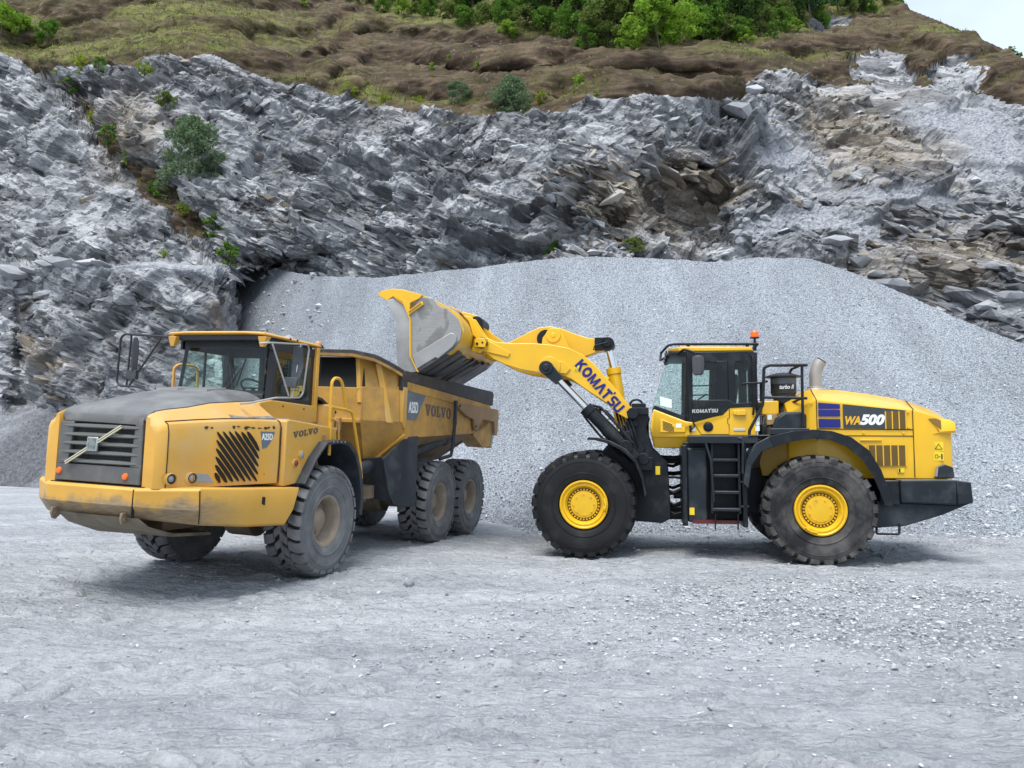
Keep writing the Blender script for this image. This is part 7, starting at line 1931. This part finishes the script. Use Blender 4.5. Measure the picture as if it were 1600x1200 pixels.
for x, y, k, s_, lb in [(652, 163, 0, .95, 'small yellow weed on the cliff top left of the low pale bush'), (676, 122, 1, .7, 'slim lime weed alone on the brown slope above the cliff top'), (705, 102, 1, .6, 'tiny lime plant high on the brown slope, left one of two'), (749, 110, 1, .55, 'tiny lime plant high on the brown slope, right one of two'),
                     (908, 148, 1, 1.1, 'lime seedling shrub on the soil right of the round cliff-top bush'), (966, 88, 1, .9, 'thin lime plant standing at the soil edge left of the lime shrubs'), (548, 152, 0, 1.0, 'yellowish weed at the top of the left cliff'), (602, 160, 0, .9, 'yellowish weed right beside the cliff-top rocks in the middle left'),
                     (845, 165, 0, .8, 'yellow weed between the round bush and the lime seedling shrub'), (930, 160, 1, .6, 'small lime weed at the cliff edge right of the lime seedling shrub'), (258, 412, 0, .55, 'tiny yellow plant on the ledge of the low left outcrop'), (475, 14, 1, 1.1, 'bright bush at the very top edge above the brown slope'), (1240, 62, 1, 1.3, 'lime plant on the soil bank below the right end of the wood'), (1205, 70, 2, 1.3, 'green plant on the soil bank, left of the lime one'), (1165, 78, 1, 1.2, 'lime plant at the left end of the soil bank'), (1590, 84, 2, 1.8, 'dark green bush on the skyline at the right edge')]:
    put_plant('small_plant', WEED[k], at_px(x, y, .03), s_, lb, 'plant', rz=x)
for i, (x, y, k, s_) in enumerate([(118, 150, 2, 1.6), (150, 200, 0, 1.2), (178, 235, 2, 1.5), (205, 262, 1, 1.1), (240, 310, 2, 1.3), (300, 345, 0, 1.2), (338, 385, 2, 1.6), (362, 418, 2, 1.5), (95, 128, 0, 1.4), (132, 118, 0, 1.5), (225, 118, 0, 1.2), (165, 122, 2, 1.3)]):
    put_plant('small_plant', WEED[k], at_px(x, y, .03), s_, 'low weedy plant rooted in the brown gully of the left rock face', 'plant', 'weeds along the left gully', x)
# grass and weeds of the overburden
gi = np.where((soil > .5) & (xs > -120) & (xs < 1720) & (ys > -60) & (ys < 420))[0]
gw = grass[gi] ** 1.2 + .03; gp_ = rng.choice(gi, 9000, p=gw / gw.sum())
tv, tf = [], []
base_ = PT[gp_]; n_ = len(base_); hh_ = rng.uniform(.14, .42, n_)
V4, F4 = [], []
for k in range(6):
    a = rng.uniform(0, 6.283, n_); lean = rng.uniform(.1, .6, n_) * hh_; w_ = .018 + .03 * rng.uniform(0, 1, n_)
    off = rng.normal(0, .10, (n_, 2)); bx, by = base_[:, 0] + off[:, 0], base_[:, 1] + off[:, 1]
    d_ = np.stack([np.cos(a), np.sin(a)], 1); pz = base_[:, 2] - .05
    tip = np.stack([bx + d_[:, 0] * lean, by + d_[:, 1] * lean, pz + hh_ * rng.uniform(.7, 1.1, n_)], 1)
    l_ = np.stack([bx - d_[:, 1] * w_, by + d_[:, 0] * w_, pz], 1); r_ = np.stack([bx + d_[:, 1] * w_, by - d_[:, 0] * w_, pz], 1)
    V4.append(np.stack([l_, r_, tip], 1))
V4 = np.concatenate(V4).reshape(-1, 3)
M['grass'] = leaf_mat('dry_green_grass', (.085, .10, .025), (.27, .26, .085))
go = bpy.data.objects.new('grass', np_mesh('grass', V4, np.arange(len(V4)).reshape(-1, 3), 'grass')); COL.objects.link(go); tag(go, kind='stuff')
# boulders one can tell apart
BM = []
for k, (bv, bf) in enumerate([hull_rock(900 + i, 18, 1, .8, .55) for i in range(6)]):
    BM.append(np_mesh('boulder', bv, bf, 'slab')); BM[-1].shade_flat()
def boulder(x, y, s_, label, group, lift=.0, flat=1.0):
    o = bpy.data.objects.new('boulder', BM[prnd.randrange(6)]); COL.objects.link(o); p = terr(x, y)
    o.location = (p.x, p.y - s_ * .2, p.z + lift); o.scale = (s_, s_ * .8, s_ * flat); o.rotation_euler = (prnd.uniform(-.2, .2), prnd.uniform(-.25, .25), prnd.uniform(-.5, .5)); tag(o, label, 'rock', group)
for x, y, s_ in [(15, 424, 1.3), (45, 424, .7), (72, 418, .8), (97, 416, 1.1), (140, 415, .9), (128, 420, .5), (165, 416, .7)]:
    boulder(x, y, s_, 'pale rock slab lying along the ledge of the low left outcrop', 'slabs on the left ledge', .1, .6)
for i in range(22):
    boulder(prnd.uniform(1090, 1225), prnd.uniform(335, 398), prnd.uniform(.18, .5), 'grey block of the rockfall between the heap and the dark hollow', 'rockfall blocks above the heap', .05)
for x, y, s_ in [(1385, 462, .9), (1410, 474, .6), (1350, 398, 1.0), (1300, 398, .8), (1540, 480, .7), (1500, 470, .5), (1570, 470, .8), (1460, 480, .5)]:
    boulder(x, y, s_, 'pale rock lying at the foot of the right rock slope beside the heap', 'rocks right of the heap', .05, .7)
for x, y, s_ in [(1148, 150, 1.1), (1160, 168, 1.2), (1175, 148, .8)]:
    boulder(x, y, s_, 'rounded grey block perched at the cliff edge in the middle right', 'perched blocks on the cliff edge', .2, .9)
